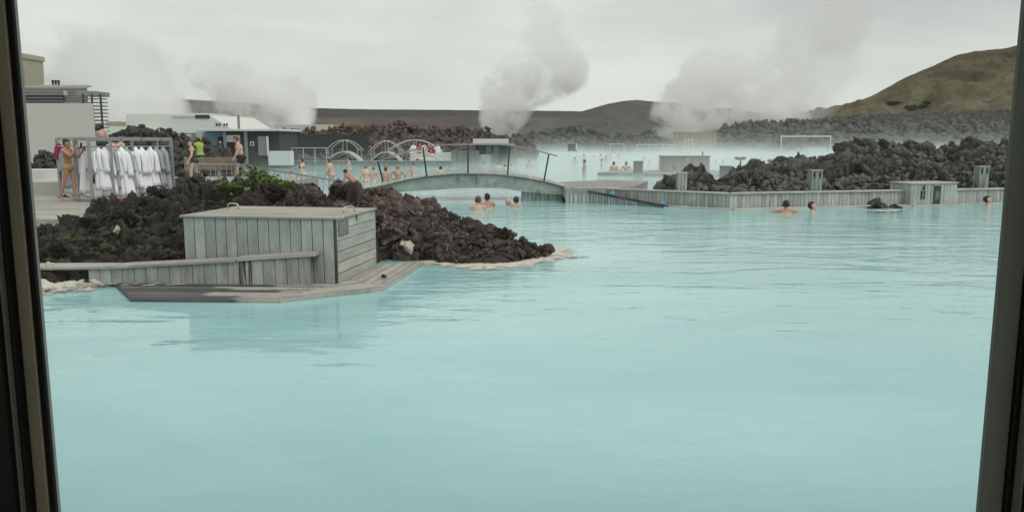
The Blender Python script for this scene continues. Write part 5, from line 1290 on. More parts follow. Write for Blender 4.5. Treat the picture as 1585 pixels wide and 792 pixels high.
# far white arched footbridges
def far_bridge(label, x0, x1, ytop, yb, Y, deckpts):
    e = tag(empty('white_footbridge', (D((x0 + x1) / 2, yb, Y).x, Y, 0)), label, 'footbridge'); ex = e.location.x
    for dy in (0, 1.6):
        mb = MB(); pts = []
        for k in range(13):
            s = k / 12; x = x0 + (x1 - x0) * s; y = yb - (yb - ytop) * math.sin(math.pi * (0.08 + .84 * s)); a = D(x, y, Y); pts.append((a.x - ex, dy, a.z))
        mb.tube(pts, .022, 8); mb.build('handrail', M['rail_white'], e, True)
        for k in (1, 6, 11):
            p_ = pts[k]; mb = MB(); mb.tube([(p_[0], dy, max(.1, p_[2] - .95)), p_], .018, 6); mb.build('post', M['rail_white'], e)
    mb = MB()
    for k in range(12):
        a, c = pts[k], pts[k + 1]; mb.beam((a[0], .8, max(.12, a[2] - .95)), (c[0], .8, max(.12, c[2] - .95)), 1.6, .12)
    mb.build('deck', M['grey_wall'], e)
far_bridge('white arched footbridge in front of the dark fence', 503, 558, 217, 239, 66, None)
far_bridge('shorter white arched footbridge left of the kiosk, its left rail half hidden', 570, 622, 218, 241, 67, None)
far_bridge('long white arched footbridge nearest the kiosk', 597, 684, 216.5, 240, 69, None)

# kiosk with slatted bar
ks = tag(empty('pool_bar', (D(740, 250, 70).x, 70, 0)), 'pool bar kiosk with flat pale roof and slatted counter', 'kiosk'); kx = ks.location.x
def kp(name, px0, px1, y0, y1, Y, dep, mat, zbot=None, parent=None, slats=False):
    p, q = D(px0, y1, Y), D(px1, y0, Y); z0 = p.z if zbot is None else zbot; mb = MB(int(px0))
    if slats: plank_wall(mb, (p.x - kx, Y - 70), (q.x - kx, Y - 70), z0, q.z, .17, .05, .03)
    else: mb.box(((p.x + q.x) / 2 - kx, Y + dep / 2 - 70, (z0 + q.z) / 2), (q.x - p.x, dep, q.z - z0), ch=.02)
    return mb.build(name, mat, parent or ks)
kp('slatted_counter', 698, 742, 233, 252.5, 70, .1, M['wood_far'], -.05, None, True); kp('counter_core', 699, 741, 234, 252, 70.06, 1.2, M['dark_wall'], -.05)
kp('roof', 732, 787, 215, 222.5, 70, 4, M['white_wall2']); kp('canopy', 705, 797, 222.7, 225, 69.2, 5, M['wood_top'])
kp('back_wall', 736, 786, 225, 252, 73, .3, M['dark_wall'], 0)
kp('blue_panel', 752, 760, 226, 239, 71, .1, M['blue_glass']); kp('blue_panel', 764, 772, 226, 239, 71, .1, M['blue_glass']); kp('blue_panel', 738, 748, 226, 236, 71, .1, M['dark_glass'])
kp('white_counter', 741, 765, 239, 250, 70.3, .8, M['white_wall2'], -.05); kp('grey_counter', 761, 770, 237, 252, 70.1, 1, M['sign_grey'], -.05)
kp('side_screen', 776, 800, 226, 238, 74, .2, M['wood_tan'], 0)
tr2 = tag(empty('white_terrace', (D(664, 247, 74).x, 74, 0)), 'white seating terrace between the far footbridge and the pool bar', 'terrace'); kx2 = tr2.location.x
def tp(name, px0, px1, y0, y1, Y, dep, mat, zbot=None):
    p, q = D(px0, y1, Y), D(px1, y0, Y); z0 = p.z if zbot is None else zbot; mb = MB(int(px0)); mb.box(((p.x + q.x) / 2 - kx2, Y + dep / 2 - 74, (z0 + q.z) / 2), (q.x - p.x, dep, q.z - z0), ch=.02); return mb.build(name, mat, tr2)
tp('floor_slab', 634, 700, 246, 250, 74, 5, M['white_wall2'], 0); tp('back_wall', 636, 684, 232, 246, 79, .3, M['white_wall2'], .3); tp('counter', 678, 699, 236, 247, 74.5, .8, M['white_wall2'], .2)

# tan fence and railings beyond the steam
tf = tag(empty('tan_fence', (D(1075, 220, 112).x, 112, 0)), 'tan boarded fence below the steam column', 'fence')
mb = MB(80); p, q = D(1042, 222, 112), D(1110, 205, 112); plank_wall(mb, (p.x - tf.location.x, 0), (q.x - tf.location.x, 0), 0.05, q.z, .35, .06, .02); mb.build('boards', M['wood_tan'], tf)
mb = MB(81); mb.beam((p.x - tf.location.x, .1, q.z), (q.x - tf.location.x, .1, q.z), .15, .1); mb.build('cap_board', M['wood_tan'], tf)
def pale_railing(label, x0, x1, yt, yb, Y, posts_, rails, name='pale_railing'):
    e = tag(empty(name, (D((x0 + x1) / 2, yb, Y).x, Y, 0)), label, 'railing')
    for k in range(posts_):
        x = x0 + (x1 - x0) * k / (posts_ - 1); a, c = D(x, yb, Y), D(x, yt, Y); mb = MB(); mb.tube([(a.x - e.location.x, 0, min(a.z, 0.05)), (c.x - e.location.x, 0, c.z)], .045, 6); mb.build('post', M['rail_white'], e)
    for k in range(rails):
        y = yt + (yb - yt) * k / max(1, rails) * .8; a, c = D(x0, y, Y), D(x1, y, Y); mb = MB(); mb.tube([(a.x - e.location.x, 0, a.z), (c.x - e.location.x, 0, c.z)], .04, 6); mb.build('rail', M['rail_white'], e)
pale_railing('faint pale railing below the layered lava ridge', 944, 966, 223, 236, 96, 2, 1)
pale_railing('long faint railing in the steam left of the tan fence', 985, 1046, 224, 238, 98, 4, 2)
pale_railing('ladder shaped pale railing in front of the tan fence', 1060, 1072, 216, 236, 95, 3, 1)
gf = tag(empty('goal_frame', (D(1248, 240, 100).x, 100, 0)), 'white goal shaped frame standing in the mist of the far pool', 'frame'); gx_ = gf.location.x
for x in (1209.5, 1286):
    a = D(x, 211, 100); mb = MB(); mb.beam((a.x - gx_, 0, 0), (a.x - gx_, 0, a.z), .09, .09, (0, 1, 0)); mb.build('post', M['rail_white'], gf)
a, c = D(1208, 211, 100), D(1287, 211, 100); mb = MB(); mb.beam((a.x - gx_, 0, a.z), (c.x - gx_, 0, c.z), .14, .14); mb.build('crossbar', M['rail_white'], gf)
thing_box('pump_house', 'pale low box under the white goal shaped frame', 'box', 1250, 1278, 229, 241, 101, 1.5, M['white_wall2'], 0)
db = tag(empty('sign_board', (D(886, 234, 88).x, 88, 0)), 'dark rectangular board on two legs at the misty edge of the far pool', 'board')
a, c = D(879, 234, 88), D(893.5, 223, 88); mb = MB(); mb.box((0, 0, (a.z + c.z) / 2), (c.x - a.x, .12, c.z - a.z), ch=.01); mb.build('board_panel', M['dark_wall'], db)
for sx in (-1, 1):
    mb = MB(); mb.box((sx * (c.x - a.x) * .4, .08, a.z / 2), (.07, .06, a.z + .3), ch=.005); mb.build('leg', M['rail_white'], db)
mb = MB(); mb.box(((c.x - a.x) * .42, -.07, (a.z + c.z) / 2), (.16, .02, .5)); mb.sphere(((c.x - a.x) * .42, -.07, (a.z + c.z) / 2 + .32), (.08, .02, .08)); mb.build('white_figure', M['rail_white'], db)

# lamp masts in the far pool
def mast(px, ytop, ybot, Y, label):
    p = D(px, ybot, Y); zt = D(px, ytop, Y).z; e = tag(empty('lamp_mast', (p.x, Y, 0)), label, 'lamp')
    mb = MB(); mb.tube([(0, 0, -.05), (0, 0, zt)], .045, 8); mb.build('pole', M['rail_dark'], e)
    for s in (-1, 1):
        mb = MB(); mb.sphere((s * .16, 0, zt), (.15, .12, .09)); mb.build('lamp_head', M['sign_grey'], e, True)
mast(1145.5, 245, 267, 44, 'two headed lamp mast in the pool left of the right lava heap')
mast(1196.5, 249, 262, 40, 'two headed lamp mast half hidden behind the right lava heap')
# blue floats
for x, y, lab in ((948, 301, 'small blue float resting on the ramp near the boardwalk'), (1026, 316, 'small blue float at the low end of the ramp')):
    p = W(x, y, 0.34 if x < 1000 else 0.10); e = tag(empty('float_lamp', p), lab, 'float')
    mb = MB(); mb.sphere((0, 0, .045), (.075, .075, .045)); mb.build('float_body', M['blue'], e, True)
    mb = MB(); mb.tube([(0, 0, .08), (0, 0, .14)], .02, 8); mb.build('float_stem', M['blue'], e, True)

# power plant bits beyond
thing_box('plant_hall', 'long pale industrial roof below the steam clouds', 'building', 425, 512, 193, 203, 190, 20, M['white_wall2'], 0)
for x, w_, lab in ((459, 5, 'left beige storage tank beside the plateau edge'), (466, 5, 'middle beige storage tank beside the plateau edge'), (477, 7, 'right wider beige storage tank beside the plateau edge')):
    a = D(x, 177 if w_ == 5 else 180, 330); e = tag(empty('storage_tank', (a.x, 330, 0)), lab, 'tank'); r_ = w_ / 2 * 330 / FPX
    mb = MB(); mb.tube([(0, 0, 0), (0, 0, a.z)], r_, 16); mb.build('tank_body', M['tan_wall'], e); mb = MB(); mb.tube([(0, 0, a.z), (0, 0, a.z + .4)], [r_ * 1.08, r_ * .6], 16); mb.build('tank_roof', M['white_wall2'], e)

# ------------------------------------------------------------------ balustrade down into the pool
bal = tag(empty('metal_balustrade', (-10.5, 30, 0.3)), 'galvanised balustrade sloping from the terrace down into the pool', 'balustrade')
bpnts = [D(291, 254, 30), D(363, 255, 30), D(432, 265, 30), D(507, 277.5, 30), D(560, 284, 30)]
L_ = lambda v: (v.x + 10.5, v.y - 30, v.z - .3)
mb = MB(90)
for a, c in zip(bpnts[:-1], bpnts[1:]): mb.beam(L_(a), L_(c), .05, .06)
mb.build('handrail', M['steel'], bal)
mb = MB(91)
for a, c in zip(bpnts[:-1], bpnts[1:]):
    dz = Vector((0, 0, -.78)); mb.beam(L_(a + dz), L_(c + dz), .035, .035)
mb.build('bottom_rail', M['steel'], bal)
xs_ = [292 + 8.3 * k for k in range(32)]
for x in xs_:
    i = max(k for k in range(4) if bpnts[k].x <= D(x, 260, 30).x + .05) if x > 292 else 0
    a, c = bpnts[i], bpnts[i + 1]; X_ = D(x, 260, 30).x; s = (X_ - a.x) / (c.x - a.x); z = a.z + (c.z - a.z) * s
    mb = MB(); mb.tube([(X_ + 10.5, 0, z - .78 - .3), (X_ + 10.5, 0, z - .3)], .013, 6); mb.build('baluster', M['steel'], bal)
pr2 = tag(empty('wooden_parapet', (D(330, 250, 31.5).x, 31.5, .3)), 'brownish boarded parapet behind the metal balustrade', 'parapet')
mb = MB(92); a, c = D(286, 243, 31.5), D(362, 243, 31.5)
for k in range(3): z = a.z - .3 - .1 - k * .17; mb.beam((a.x - pr2.location.x, 0, z), (c.x - pr2.location.x, 0, z), .04, .15, ch=.005)
mb.build('boards', M['wood_tan'], pr2)
mb = MB(93)
for k in range(4): x = a.x + (c.x - a.x) * k / 3 - pr2.location.x; mb.beam((x, .05, 0), (x, .05, a.z - .3), .08, .08, (0, 1, 0))
mb.build('post', M['wood_far'], pr2)

# ------------------------------------------------------------------ robe rack
rk = tag(empty('robe_rack', (-11.35, 21.5, .35)), 'galvanised steel rack of two bays for bathrobes on the terrace', 'rack')
ZT = 2.07 - .35
c0 = np.array((0, 0)); cR = np.array((-10.55 + 11.35, 24.6 - 21.5)); cL = np.array((-14.35 + 11.35, 25.2 - 21.5))
cR = np.array((D(266, 250, 24.0).x + 11.35, 2.5)); cL = np.array((D(90, 250, 24.2).x + 11.35, 2.7))
def rkp(mb, name): return mb.build(name, M['steel'], rk)
for q in (c0, cR, cL, lerp(c0, cR, .5)):
    mb = MB(); mb.beam((*q, 0), (*q, ZT), .07 if q is not cR else .09, .07, (0, 1, 0), .006); rkp(mb, 'post')
for a, c in ((c0, cR), (c0, cL)):
    d = (c - a) / np.linalg.norm(c - a); nb_ = np.array((-d[1], d[0])) * (1 if d[0] > 0 else -1) * .55
    for z, w_, nm in ((ZT - .03, .10, 'top_beam'), (ZT - .24, .035, 'hook_rail'), (ZT - .85, .035, 'middle_rail'), (.12, .04, 'bottom_rail')):
        mb = MB(); mb.beam((*a, z), (*c, z), .06, w_); rkp(mb, nm)
    mb = MB(); mb.beam((*(a + nb_), ZT - .03), (*(c + nb_), ZT - .03), .05, .06); mb.beam((*(a + nb_), ZT - .85), (*(c + nb_), ZT - .85), .04, .04); rkp(mb, 'back_rail')
    for q in (a, c):
        mb = MB(); mb.beam((*(q + nb_), 0), (*(q + nb_), ZT), .05, .05, (0, 1, 0)); rkp(mb, 'back_post'); mb = MB(); mb.beam((*q, ZT - .03), (*(q + nb_), ZT - .03), .04, .05); rkp(mb, 'cross_bar')
    for k in range(4):
        q = lerp(a, c, (k + .5) / 4); mb = MB(); mb.box((*q, ZT - .035), (.055, .09, .055), ch=.01); mb.build('hook_knob', M['black'], rk)
# robes
def cloth_tube(mb, prof, seed, folds=7, fl=0.18, n=48, phase=0.0):
    """prof: (z, half width, half depth, x shift, y shift) from top to bottom, with folds deepening downwards"""
    r = random.Random(seed); ph = [r.uniform(0, 6.28) for _ in range(5)]; V = []; m = len(prof)
    for j, (z, a, c, sx, sy) in enumerate(prof):
        t_ = j / (m - 1); g = fl * (0.35 + 0.65 * t_)
        for k in range(n):
            th = 2 * math.pi * k / n
            w_ = 1 + g * (math.sin(folds * th + ph[0] + 1.6 * t_ * math.sin(ph[1])) + .5 * math.sin((folds * 2 + 1) * th + ph[2] + t_ * 2) + .35 * math.sin(3 * th + ph[3]))
            V.append((sx + a * w_ * math.cos(th), sy + c * w_ * math.sin(th), z + (0.02 * math.sin(folds * th + ph[4]) if j == m - 1 else 0)))
    F = []
    for j in range(m - 1):
        for k in range(n): F.append((j * n + k, j * n + (k + 1) % n, (j + 1) * n + (k + 1) % n, (j + 1) * n + k))
    F.append(tuple(range(n - 1, -1, -1))); F.append(tuple((m - 1) * n + k for k in range(n)))
    mb.add(V, F)
def smoothed(prof, m=16):
    z = np.array(prof, float); t_ = np.linspace(0, 1, len(z)); tt = np.linspace(0, 1, m); return [tuple(np.interp(q, t_, z[:, i]) for i in range(5)) for q in tt]
def robe_meshes(seed, L, wid, sleeve):
    r = random.Random(seed); mb = MB(seed)
    s = r.uniform(-.03, .03)
    cloth_tube(mb, smoothed([(0, .03, .03, 0, 0), (-.07, .07, .06, 0, 0), (-.16, wid * .55, .09, s * .3, 0), (-.4, wid * .66, .10, s * .6, 0), (-.75, wid * .74, .11, s, 0), (-L, wid * .95, .13, s * 1.5, 0)], 20), seed, 6, .16)
    body = mb.build('robe_body', M['cloth'], None, True); sl = []
    for k in (-1, 1):
        mb = MB(seed + k); x = k * wid * .58
        cloth_tube(mb, smoothed([(-.13, .05, .06, x * .75, -.04), (-.25, .075, .075, x * 1.05, -.07), (-.45, .075, .07, x * 1.2, -.09), (-.13 - sleeve, .09, .075, x * 1.25, -.09)], 12), seed + 10 + k, 4, .14, 28)
        sl.append(mb.build('sleeve', M['cloth'], None, True))
    mb = MB(seed + 5); cloth_tube(mb, smoothed([(-.06, .05, .035, 0, -.05), (-.2, .075, .03, 0, -.1), (-.45, .05, .02, s, -.125), (-.7, .02, .012, s, -.14)], 10), seed + 30, 3, .1, 20)
    return [body] + sl + [mb.build('collar', M['cloth'], None, True)]
RB = [robe_meshes(300 + k * 17, (1.28, 1.2, 1.32, 1.1)[k], (.26, .22, .2, .24)[k], (.62, .58, .66, .6)[k]) for k in range(4)]
proto_used = [False] * 4
def hang_robe(px, k, bay, label, grey=False, z=None, sc=1.0):
    a, c = (c0, cR) if bay == 'R' else (c0, cL)
    # where the line of sight at px crosses the hook rail of the bay
    u = (px - CX) / FPX / 1.005; lo, hi = 0.0, 1.0
    f = lambda s: (lerp(a, c, s)[0] - 11.35) - u * (lerp(a, c, s)[1] + 21.5)
    for _ in range(40):
        m_ = (lo + hi) / 2
        if (f(lo) < 0) == (f(m_) < 0): lo = m_
        else: hi = m_
    q = lerp(a, c, lo); d = c - a
    e = tag(empty('bathrobe', (q[0] - 11.35, q[1] + 21.5, .35 + (ZT - .24 if z is None else z)), math.atan2(d[1], d[0]) * .35 + (0 if bay == 'R' else 2.6)), label, 'bathrobe', 'white bathrobes hanging on the rack')
    for part in RB[k]:
        if not proto_used[k]: p_ = part
        else: p_ = part.copy(); COL.objects.link(p_)
        p_.parent = e
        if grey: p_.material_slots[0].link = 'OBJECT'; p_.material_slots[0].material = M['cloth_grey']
    proto_used[k] = True; rj = random.Random(int(px) * 7 + k); sc *= rj.uniform(.90, 1.06); e.scale = (sc * rj.uniform(.75, 1.05), sc, sc); e.rotation_euler = (rad(rj.uniform(-3, 3)), rad(rj.uniform(-4, 4)), e.rotation_euler[2] + rj.uniform(-.45, .45)); return e
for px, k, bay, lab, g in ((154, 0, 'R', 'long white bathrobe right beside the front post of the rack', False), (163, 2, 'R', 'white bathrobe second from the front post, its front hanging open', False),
        (175, 1, 'R', 'robe with shade painted in as grey, behind the gap in the middle of the front bay', True), (189, 2, 'R', 'long narrow white bathrobe just left of the middle post', False), (197, 1, 'R', 'white bathrobe touching the left side of the middle post', False),  # robe in the gap: its shade is put into the grey cloth colour
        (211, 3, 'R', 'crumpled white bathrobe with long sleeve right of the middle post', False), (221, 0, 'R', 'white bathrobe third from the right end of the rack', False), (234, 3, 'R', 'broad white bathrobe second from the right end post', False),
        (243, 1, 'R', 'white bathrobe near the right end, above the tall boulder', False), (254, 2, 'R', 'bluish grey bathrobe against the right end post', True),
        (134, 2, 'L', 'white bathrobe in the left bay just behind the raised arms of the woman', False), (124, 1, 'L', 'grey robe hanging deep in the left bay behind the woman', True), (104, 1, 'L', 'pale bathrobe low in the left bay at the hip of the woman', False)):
    hang_robe(px, k, bay, lab, g)
# red bag at the left post and things on the floor
q = cL + np.array((-11.35, 21.5)); mb = MB(5); cloth_tube(mb, smoothed([(.0, .03, .03, 0, 0), (-.12, .12, .1, 0, 0), (-.35, .15, .12, .02, 0), (-.5, .08, .06, .02, 0)], 12), 9, 5, .15, 28)
o = mb.build('hanging_bag', M['magenta'], None, True); o.location = (q[0] + .12, q[1] - .1, ZT + .35 - .15); tag(o, 'crimson beach bag hanging from the left post of the rack', 'bag')
mb = MB(6); cloth_tube(mb, smoothed([(.0, .03, .03, 0, 0), (-.2, .09, .08, 0, 0), (-.6, .1, .09, .02, 0), (-.75, .07, .06, .02, 0)], 12), 19, 5, .15, 28)
o = mb.build('hanging_bag', M['swim_black'], None, True); o.location = (q[0] + .20, q[1] - .12, ZT + .35 - .55); tag(o, 'black cloth bag hanging below the crimson bag', 'bag')
mats_ = ('red', 'swim_black', 'cloth', 'swim_black', 'red', 'cloth_grey', 'swim_black')
labs_ = ('red sandal pair lying under the middle robes', 'black sandal pair beside the front post of the rack', 'white slipper pair under the narrow robe', 'black sandal pair under the left bay near the feet of the woman', 'small red sandal pair right of the other red pair', 'grey slipper pair at the lava edge under the rack', 'dark sandal pair deep in the left bay')
def sandal_pair(x, y, mat, lab, rz):
    p = W(x, y, .352); e = tag(empty('sandal_pair', p, rz), lab, 'sandals', 'footwear under the rack')
    for s in (-1, 1):
        mb = MB(); out = [(-.14, -.035), (-.05, -.04), (.06, -.048), (.13, -.03), (.14, .02), (.08, .045), (-.05, .035), (-.14, .03)]
        mb.prism([(a, c + s * .08) for a, c in out], 0.0, .025); so = mb.build('sole', M[mat], e)
        mb = MB(); mb.tube([(.04, s * .08 - .05, .02), (.05, s * .08 - .03, .06), (.055, s * .08, .075), (.05, s * .08 + .03, .06), (.04, s * .08 + .05, .02)], .022, 8, flat=.4); mb.build('strap', M[mat], so)
for (x, y, rz), m_, lab in zip(((176, 310, .2), (152, 311.5, 1.0), (166, 312, 2.0), (98, 305, .6), (187, 311, 1.2), (203, 309, .4), (122, 303, .1)), mats_, labs_): sandal_pair(x, y, m_, lab, rz)

# ================================================================== PEOPLE
def unit(v): v = np.array(v, float); return v / np.linalg.norm(v)
def make_body(pose, female=False, build=1.0, belly=0.0, voxel=0.02, fingers=False, H=1.75):
    """one continuous body in a pose, facing +X, left = +Y. Returns mesh data and what the clothing needs."""
    T = unit(pose.get('torso', (0.04, 0, 1))); Lv = unit(np.array(pose.get('left', (0, 1, 0)), float)); Lv = unit(Lv - T * (Lv @ T)); Fv = np.cross(Lv, T)
    U = unit(pose.get('head', (0.08, 0, 1))); Fh = unit(pose.get('face', (1, 0, 0))); Fh = unit(Fh - U * (Fh @ U)); Lh = np.cross(U, Fh)
    P = np.zeros(3); b = build; mb = MB(1); segs = []
    hands = {}; TA_ = np.array([Fv, Lv, T]); HA = np.array([Fh, Lh, U])
    def ell(c, r, ax=TA_): mb.sphere(c, r, ax, 18, 12)
    ell(P, (.118 * b, (.178 if female else .168) * b, .125)); ell(P + T * .16, ((.094 if female else .108) * b, (.128 if female else .148) * b, .15))
    ell(P + T * .335 + Fv * .005, ((.112 if female else .125) * b, (.148 if female else .178) * b, .19))
    for s in (-1, 1): ell(P - Fv * .055 * b - T * .035 + Lv * s * .078, (.10 * b, .095 * b, .105))
    if belly: ell(P + T * .12 + Fv * .075 * b, (.125 * belly, .145 * belly, .155))
    if female:
        for s in (-1, 1): ell(P + T * .335 + Fv * .092 + Lv * s * .075, (.062, .066, .07))
    else:
        for s in (-1, 1): ell(P + T * .375 + Fv * .07 + Lv * s * .08, (.06, .085, .065))
    sw = (.165 if female else .19) * b ** .5; SH = {s: P + T * .465 + Lv * s * sw + np.array(pose.get('shrug', (0, 0, 0))) for s in (-1, 1)}
    NB = P + T * .52; HC = NB + U * .135 + Fh * .02
    mb.cap(SH[-1] * .72 + (P + T * .48) * .28, SH[1] * .72 + (P + T * .48) * .28, .066, .066); mb.cap(P + T * .44, HC - U * .05 - Fh * .015, .064, .052)
    for s in (-1, 1): mb.cap(P + T * .49 + Lv * s * .03, SH[s], .052, .056)
    ell(HC + U * .028 - Fh * .012, (.099, .077, .098), HA); ell(HC - U * .045 + Fh * .025, (.069, .058, .076), HA); ell(HC - U * .088 + Fh * .062, (.025, .03, .026), HA)
    mb.cap(HC + Fh * .086 + U * .012, HC + Fh * .108 - U * .022, .011, .0155, 8)
    for s in (-1, 1):
        ell(HC + Lh * s * .079 - U * .012 - Fh * .012, (.024, .011, .032), HA); ell(HC + Fh * .078 + Lh * s * .032 + U * .02, (.012, .022, .008), HA)
    ell(HC + Fh * .086 - U * .052, (.013, .024, .009), HA)
    segs += [('pelvis', P - T * .05, P + T * .06, .17), ('torso', P + T * .06, P + T * .47, .16), ('neck', P + T * .5, NB + U * .04, .055), ('head', HC - U * .05, HC + U * .05, .09)]
    for s, k in ((1, 'L'), (-1, 'R')):
        u, f = unit(pose.get('ua' + k, (0.05, s * .22, -1))), unit(pose.get('fa' + k, (.18, s * .08, -1)))
        E = SH[s] + u * .295; Wr = E + f * .255
        mb.cap(SH[s], E, .052 * b, .039 * b); mb.cap(E, Wr, .040 * b, .027); ell(E + f * .07, (.043 * b, .043 * b, .09), np.array([np.cross(f, Fv) / (np.linalg.norm(np.cross(f, Fv)) + 1e-9), Fv, f]))
        segs += [('arm', SH[s], E, .046), ('arm', E, Wr, .035)]
        h = unit(pose.get('ha' + k, f)); n = np.array(pose.get('pn' + k, Lv * -s), float); n = unit(n - h * (n @ h)); sd = np.cross(n, h)
        hax = np.array([sd, n, h]); ell(Wr + h * .045, (.042, .018, .055), hax)
        hands[k] = Wr + h * .085 + n * .03
        ths = s if (sd @ Fv) * s == 0 else (1 if sd @ Fv > 0 else -1)
        for j, (o_, L) in enumerate(((.030, .068), (.010, .078), (-.010, .072), (-.029, .056))):
            B = Wr + h * .082 + sd * o_ * ths; cu = pose.get('curl', .35); d1 = unit(h + n * cu * .6); d2 = unit(h + n * cu * 1.6); K = B + d1 * L * .55
            mb.cap(B, K, .0098, .0088, 8); mb.cap(K, K + d2 * L * .5, .0088, .007, 8)
        B = Wr + h * .025 + sd * .034 * ths; d1 = unit(h * .8 + sd * ths * .7 + n * .25); K = B + d1 * .045; mb.cap(B, K, .0125, .0105, 8); mb.cap(K, K + unit(h + sd * ths * .25 + n * .3) * .032, .0105, .008, 8)
        th, ca = unit(pose.get('th' + k, (0.03, s * .03, -1))), unit(pose.get('ca' + k, (-.04, 0, -1)))
        HJ = P - T * .03 + Lv * s * .092; Kn = HJ + th * .425; An = Kn + ca * .415
        mb.cap(HJ, Kn, (.092 if female else .086) * b, .052 * b); mb.cap(Kn, An, .051 * b, .034); cf = unit(np.cross(Lv, ca) * -1); cf = cf if cf[0] * -1 > -2 else cf
        back = unit(np.cross(ca, Lv)); back = back if back @ Fv < 0 else -back
        ell(Kn + ca * .13 + back * .016, (.05 * b, .048 * b, .115), np.array([unit(np.cross(Lv, ca)), Lv, ca]))
        ft = np.array(pose.get('ft' + k, (1, s * .12, 0)), float); ft = unit(ft)
        mb.cap(An - ft * .045 - np.array((0, 0, .035)), An + ft * .12 - np.array((0, 0, .05)), .034, .032); mb.cap(An + ft * .10 - np.array((0, 0, .052)), An + ft * .165 - np.array((0, 0, .06)), .034, .022)
        mb.cap(An, An - ft * .03 - np.array((0, 0, .04)), .036, .035)
        segs += [('thigh', HJ, Kn, .07), ('calf', Kn, An, .045), ('foot', An, An + ft * .15 - np.array((0, 0, .05)), .03)]
    V = np.array(mb.v); HANDS = hands; lift = -V[:, 2].min() if pose.get('ground', True) else 0.95
    off = np.array((0, 0, lift)); V = V + off
    tmp = mesh_obj('body_form', V, mb.f)
    rm = tmp.modifiers.new('r', 'REMESH'); rm.mode = 'VOXEL'; rm.voxel_size = voxel; rm.use_smooth_shade = True
    sm_ = tmp.modifiers.new('s', 'SMOOTH'); sm_.factor = .5; sm_.iterations = 3 if voxel < .012 else 2
    dg = bpy.context.evaluated_depsgraph_get(); me = bpy.data.meshes.new_from_object(tmp.evaluated_get(dg)); old = tmp.data
    bpy.data.objects.remove(tmp); bpy.data.meshes.remove(old)
    sc_ = H / 1.75; me.transform(Matrix.Scale(sc_, 4)); me.shade_smooth(); me.update()
    f = lambda p: (p + off) * sc_
    nv_ = len(me.vertices); co = np.empty(nv_ * 3, np.float32); me.vertices.foreach_get('co', co); co = co.reshape(-1, 3)
    no = np.array([v.normal[:] for v in me.vertices]); faces = [tuple(p.vertices) for p in me.polygons]
    fc = np.array([co[list(q)].mean(0) for q in faces])
    best = np.full(len(fc), 9.0); sid = np.zeros(len(fc), int); tt = np.zeros(len(fc))
    for i, (nm, a, c, r) in enumerate(segs):
        a, c = f(a), f(c); d = c - a; t_ = np.clip(((fc - a) @ d) / (d @ d), 0, 1); dist = np.linalg.norm(fc - a - t_[:, None] * d, axis=1) - r * sc_
        m = dist < best; best[m] = dist[m]; sid[m] = i; tt[m] = t_[m]
    names = np.array([s_[0] for s_ in segs])[sid]
    rel = (fc - f(P)) / sc_; hr = (fc - f(HC)) / sc_
    return dict(me=me, co=co, no=no, faces=faces, seg=names, t=tt, a=rel @ Fv, b=rel @ Lv, c=rel @ T, ha=hr @ Fh, hl=hr @ Lh, hu=hr @ U, HC=f(HC), Fh=Fh, U=U, Lh=Lh, sc=sc_, hands={k: f(v) for k, v in hands.items()}, W={k: f(SH[s]) for k, s in (('L', 1), ('R', -1))})
def shell(B, name, mask, thick, mats, extra=None):
    idx = np.nonzero(mask)[0]; vs = sorted({v for i in idx for v in B['faces'][i]}); mp = {v: k for k, v in enumerate(vs)}
    V = [tuple(B['co'][v] + B['no'][v] * thick) for v in vs] + [tuple(B['co'][v] - B['no'][v] * 0.004) for v in vs]; n = len(vs)
    F = [tuple(mp[v] for v in B['faces'][i]) for i in idx]; edges = {}
    for q in F:
        for k in range(len(q)): e = (q[k], q[(k + 1) % len(q)]); edges[e] = edges.get(e, 0) + 1
    rim = [(e[0], n + e[0], n + e[1], e[1]) for e in edges if (e[1], e[0]) not in edges]
    if extra is not None: base = len(V); V += extra.v; F = F + [tuple(base + i for i in q) for q in extra.f]
    F += rim
    me = bpy.data.meshes.new(name); me.from_pydata(V, [], F); me.update(); me.shade_smooth(); me.materials.append(mats); return me
def hair_mask(B): return (B['seg'] == 'head') & ((B['hu'] > .062 - .15 * np.minimum(B['ha'], 0) * 0 + np.maximum(B['ha'], 0) * .25) | ((B['ha'] < -.012) & (B['hu'] > -.075 - B['ha'] * .3)))
def hair_extra(B, kind):
    mb = MB(2); HC, F, U = B['HC'], B['Fh'], B['U']; ax = np.array([F, B['Lh'], U])
    if kind == 'bun': mb.sphere(HC - F * .075 + U * .095, (.045, .045, .042), ax)
    elif kind == 'tail': mb.sphere(HC - F * .10 + U * .05, .03, ax); mb.cap(HC - F * .12 + U * .04, HC - F * .135 - U * .12, .03, .018); mb.cap(HC - F * .135 - U * .12, HC - F * .11 - U * .22, .018, .008)
    elif kind == 'long':
        for s in (-.05, 0, .05): mb.cap(HC - F * .055 + B['Lh'] * s, HC - F * .075 - U * .22 + B['Lh'] * s * 1.1, .045, .03)
    else: return None
    return mb
def short_mask(B, lo=-.35): return ((B['seg'] == 'pelvis') | (B['seg'] == 'torso')) & (B['c'] < .07) | ((B['seg'] == 'thigh') & (B['t'] < .5))
def brief_mask(B): return ((B['seg'] == 'pelvis') | (B['seg'] == 'torso') | (B['seg'] == 'thigh')) & (B['c'] < .05) & (B['c'] > -.15 + np.abs(B['b']) * .65) & ((B['seg'] != 'thigh') | (B['t'] < .2))
def top_mask(B): return np.isin(B['seg'], ('torso', 'arm')) & (np.abs(B['b']) < .17) & (np.where(B['a'] > .02, (B['c'] > .275) & (B['c'] < .40), (B['c'] > .31) & (B['c'] < .345)))
def suit_mask(B): return (np.isin(B['seg'], ('torso', 'pelvis')) & (B['c'] < .39) & (B['c'] > -.12)) | brief_mask(B)
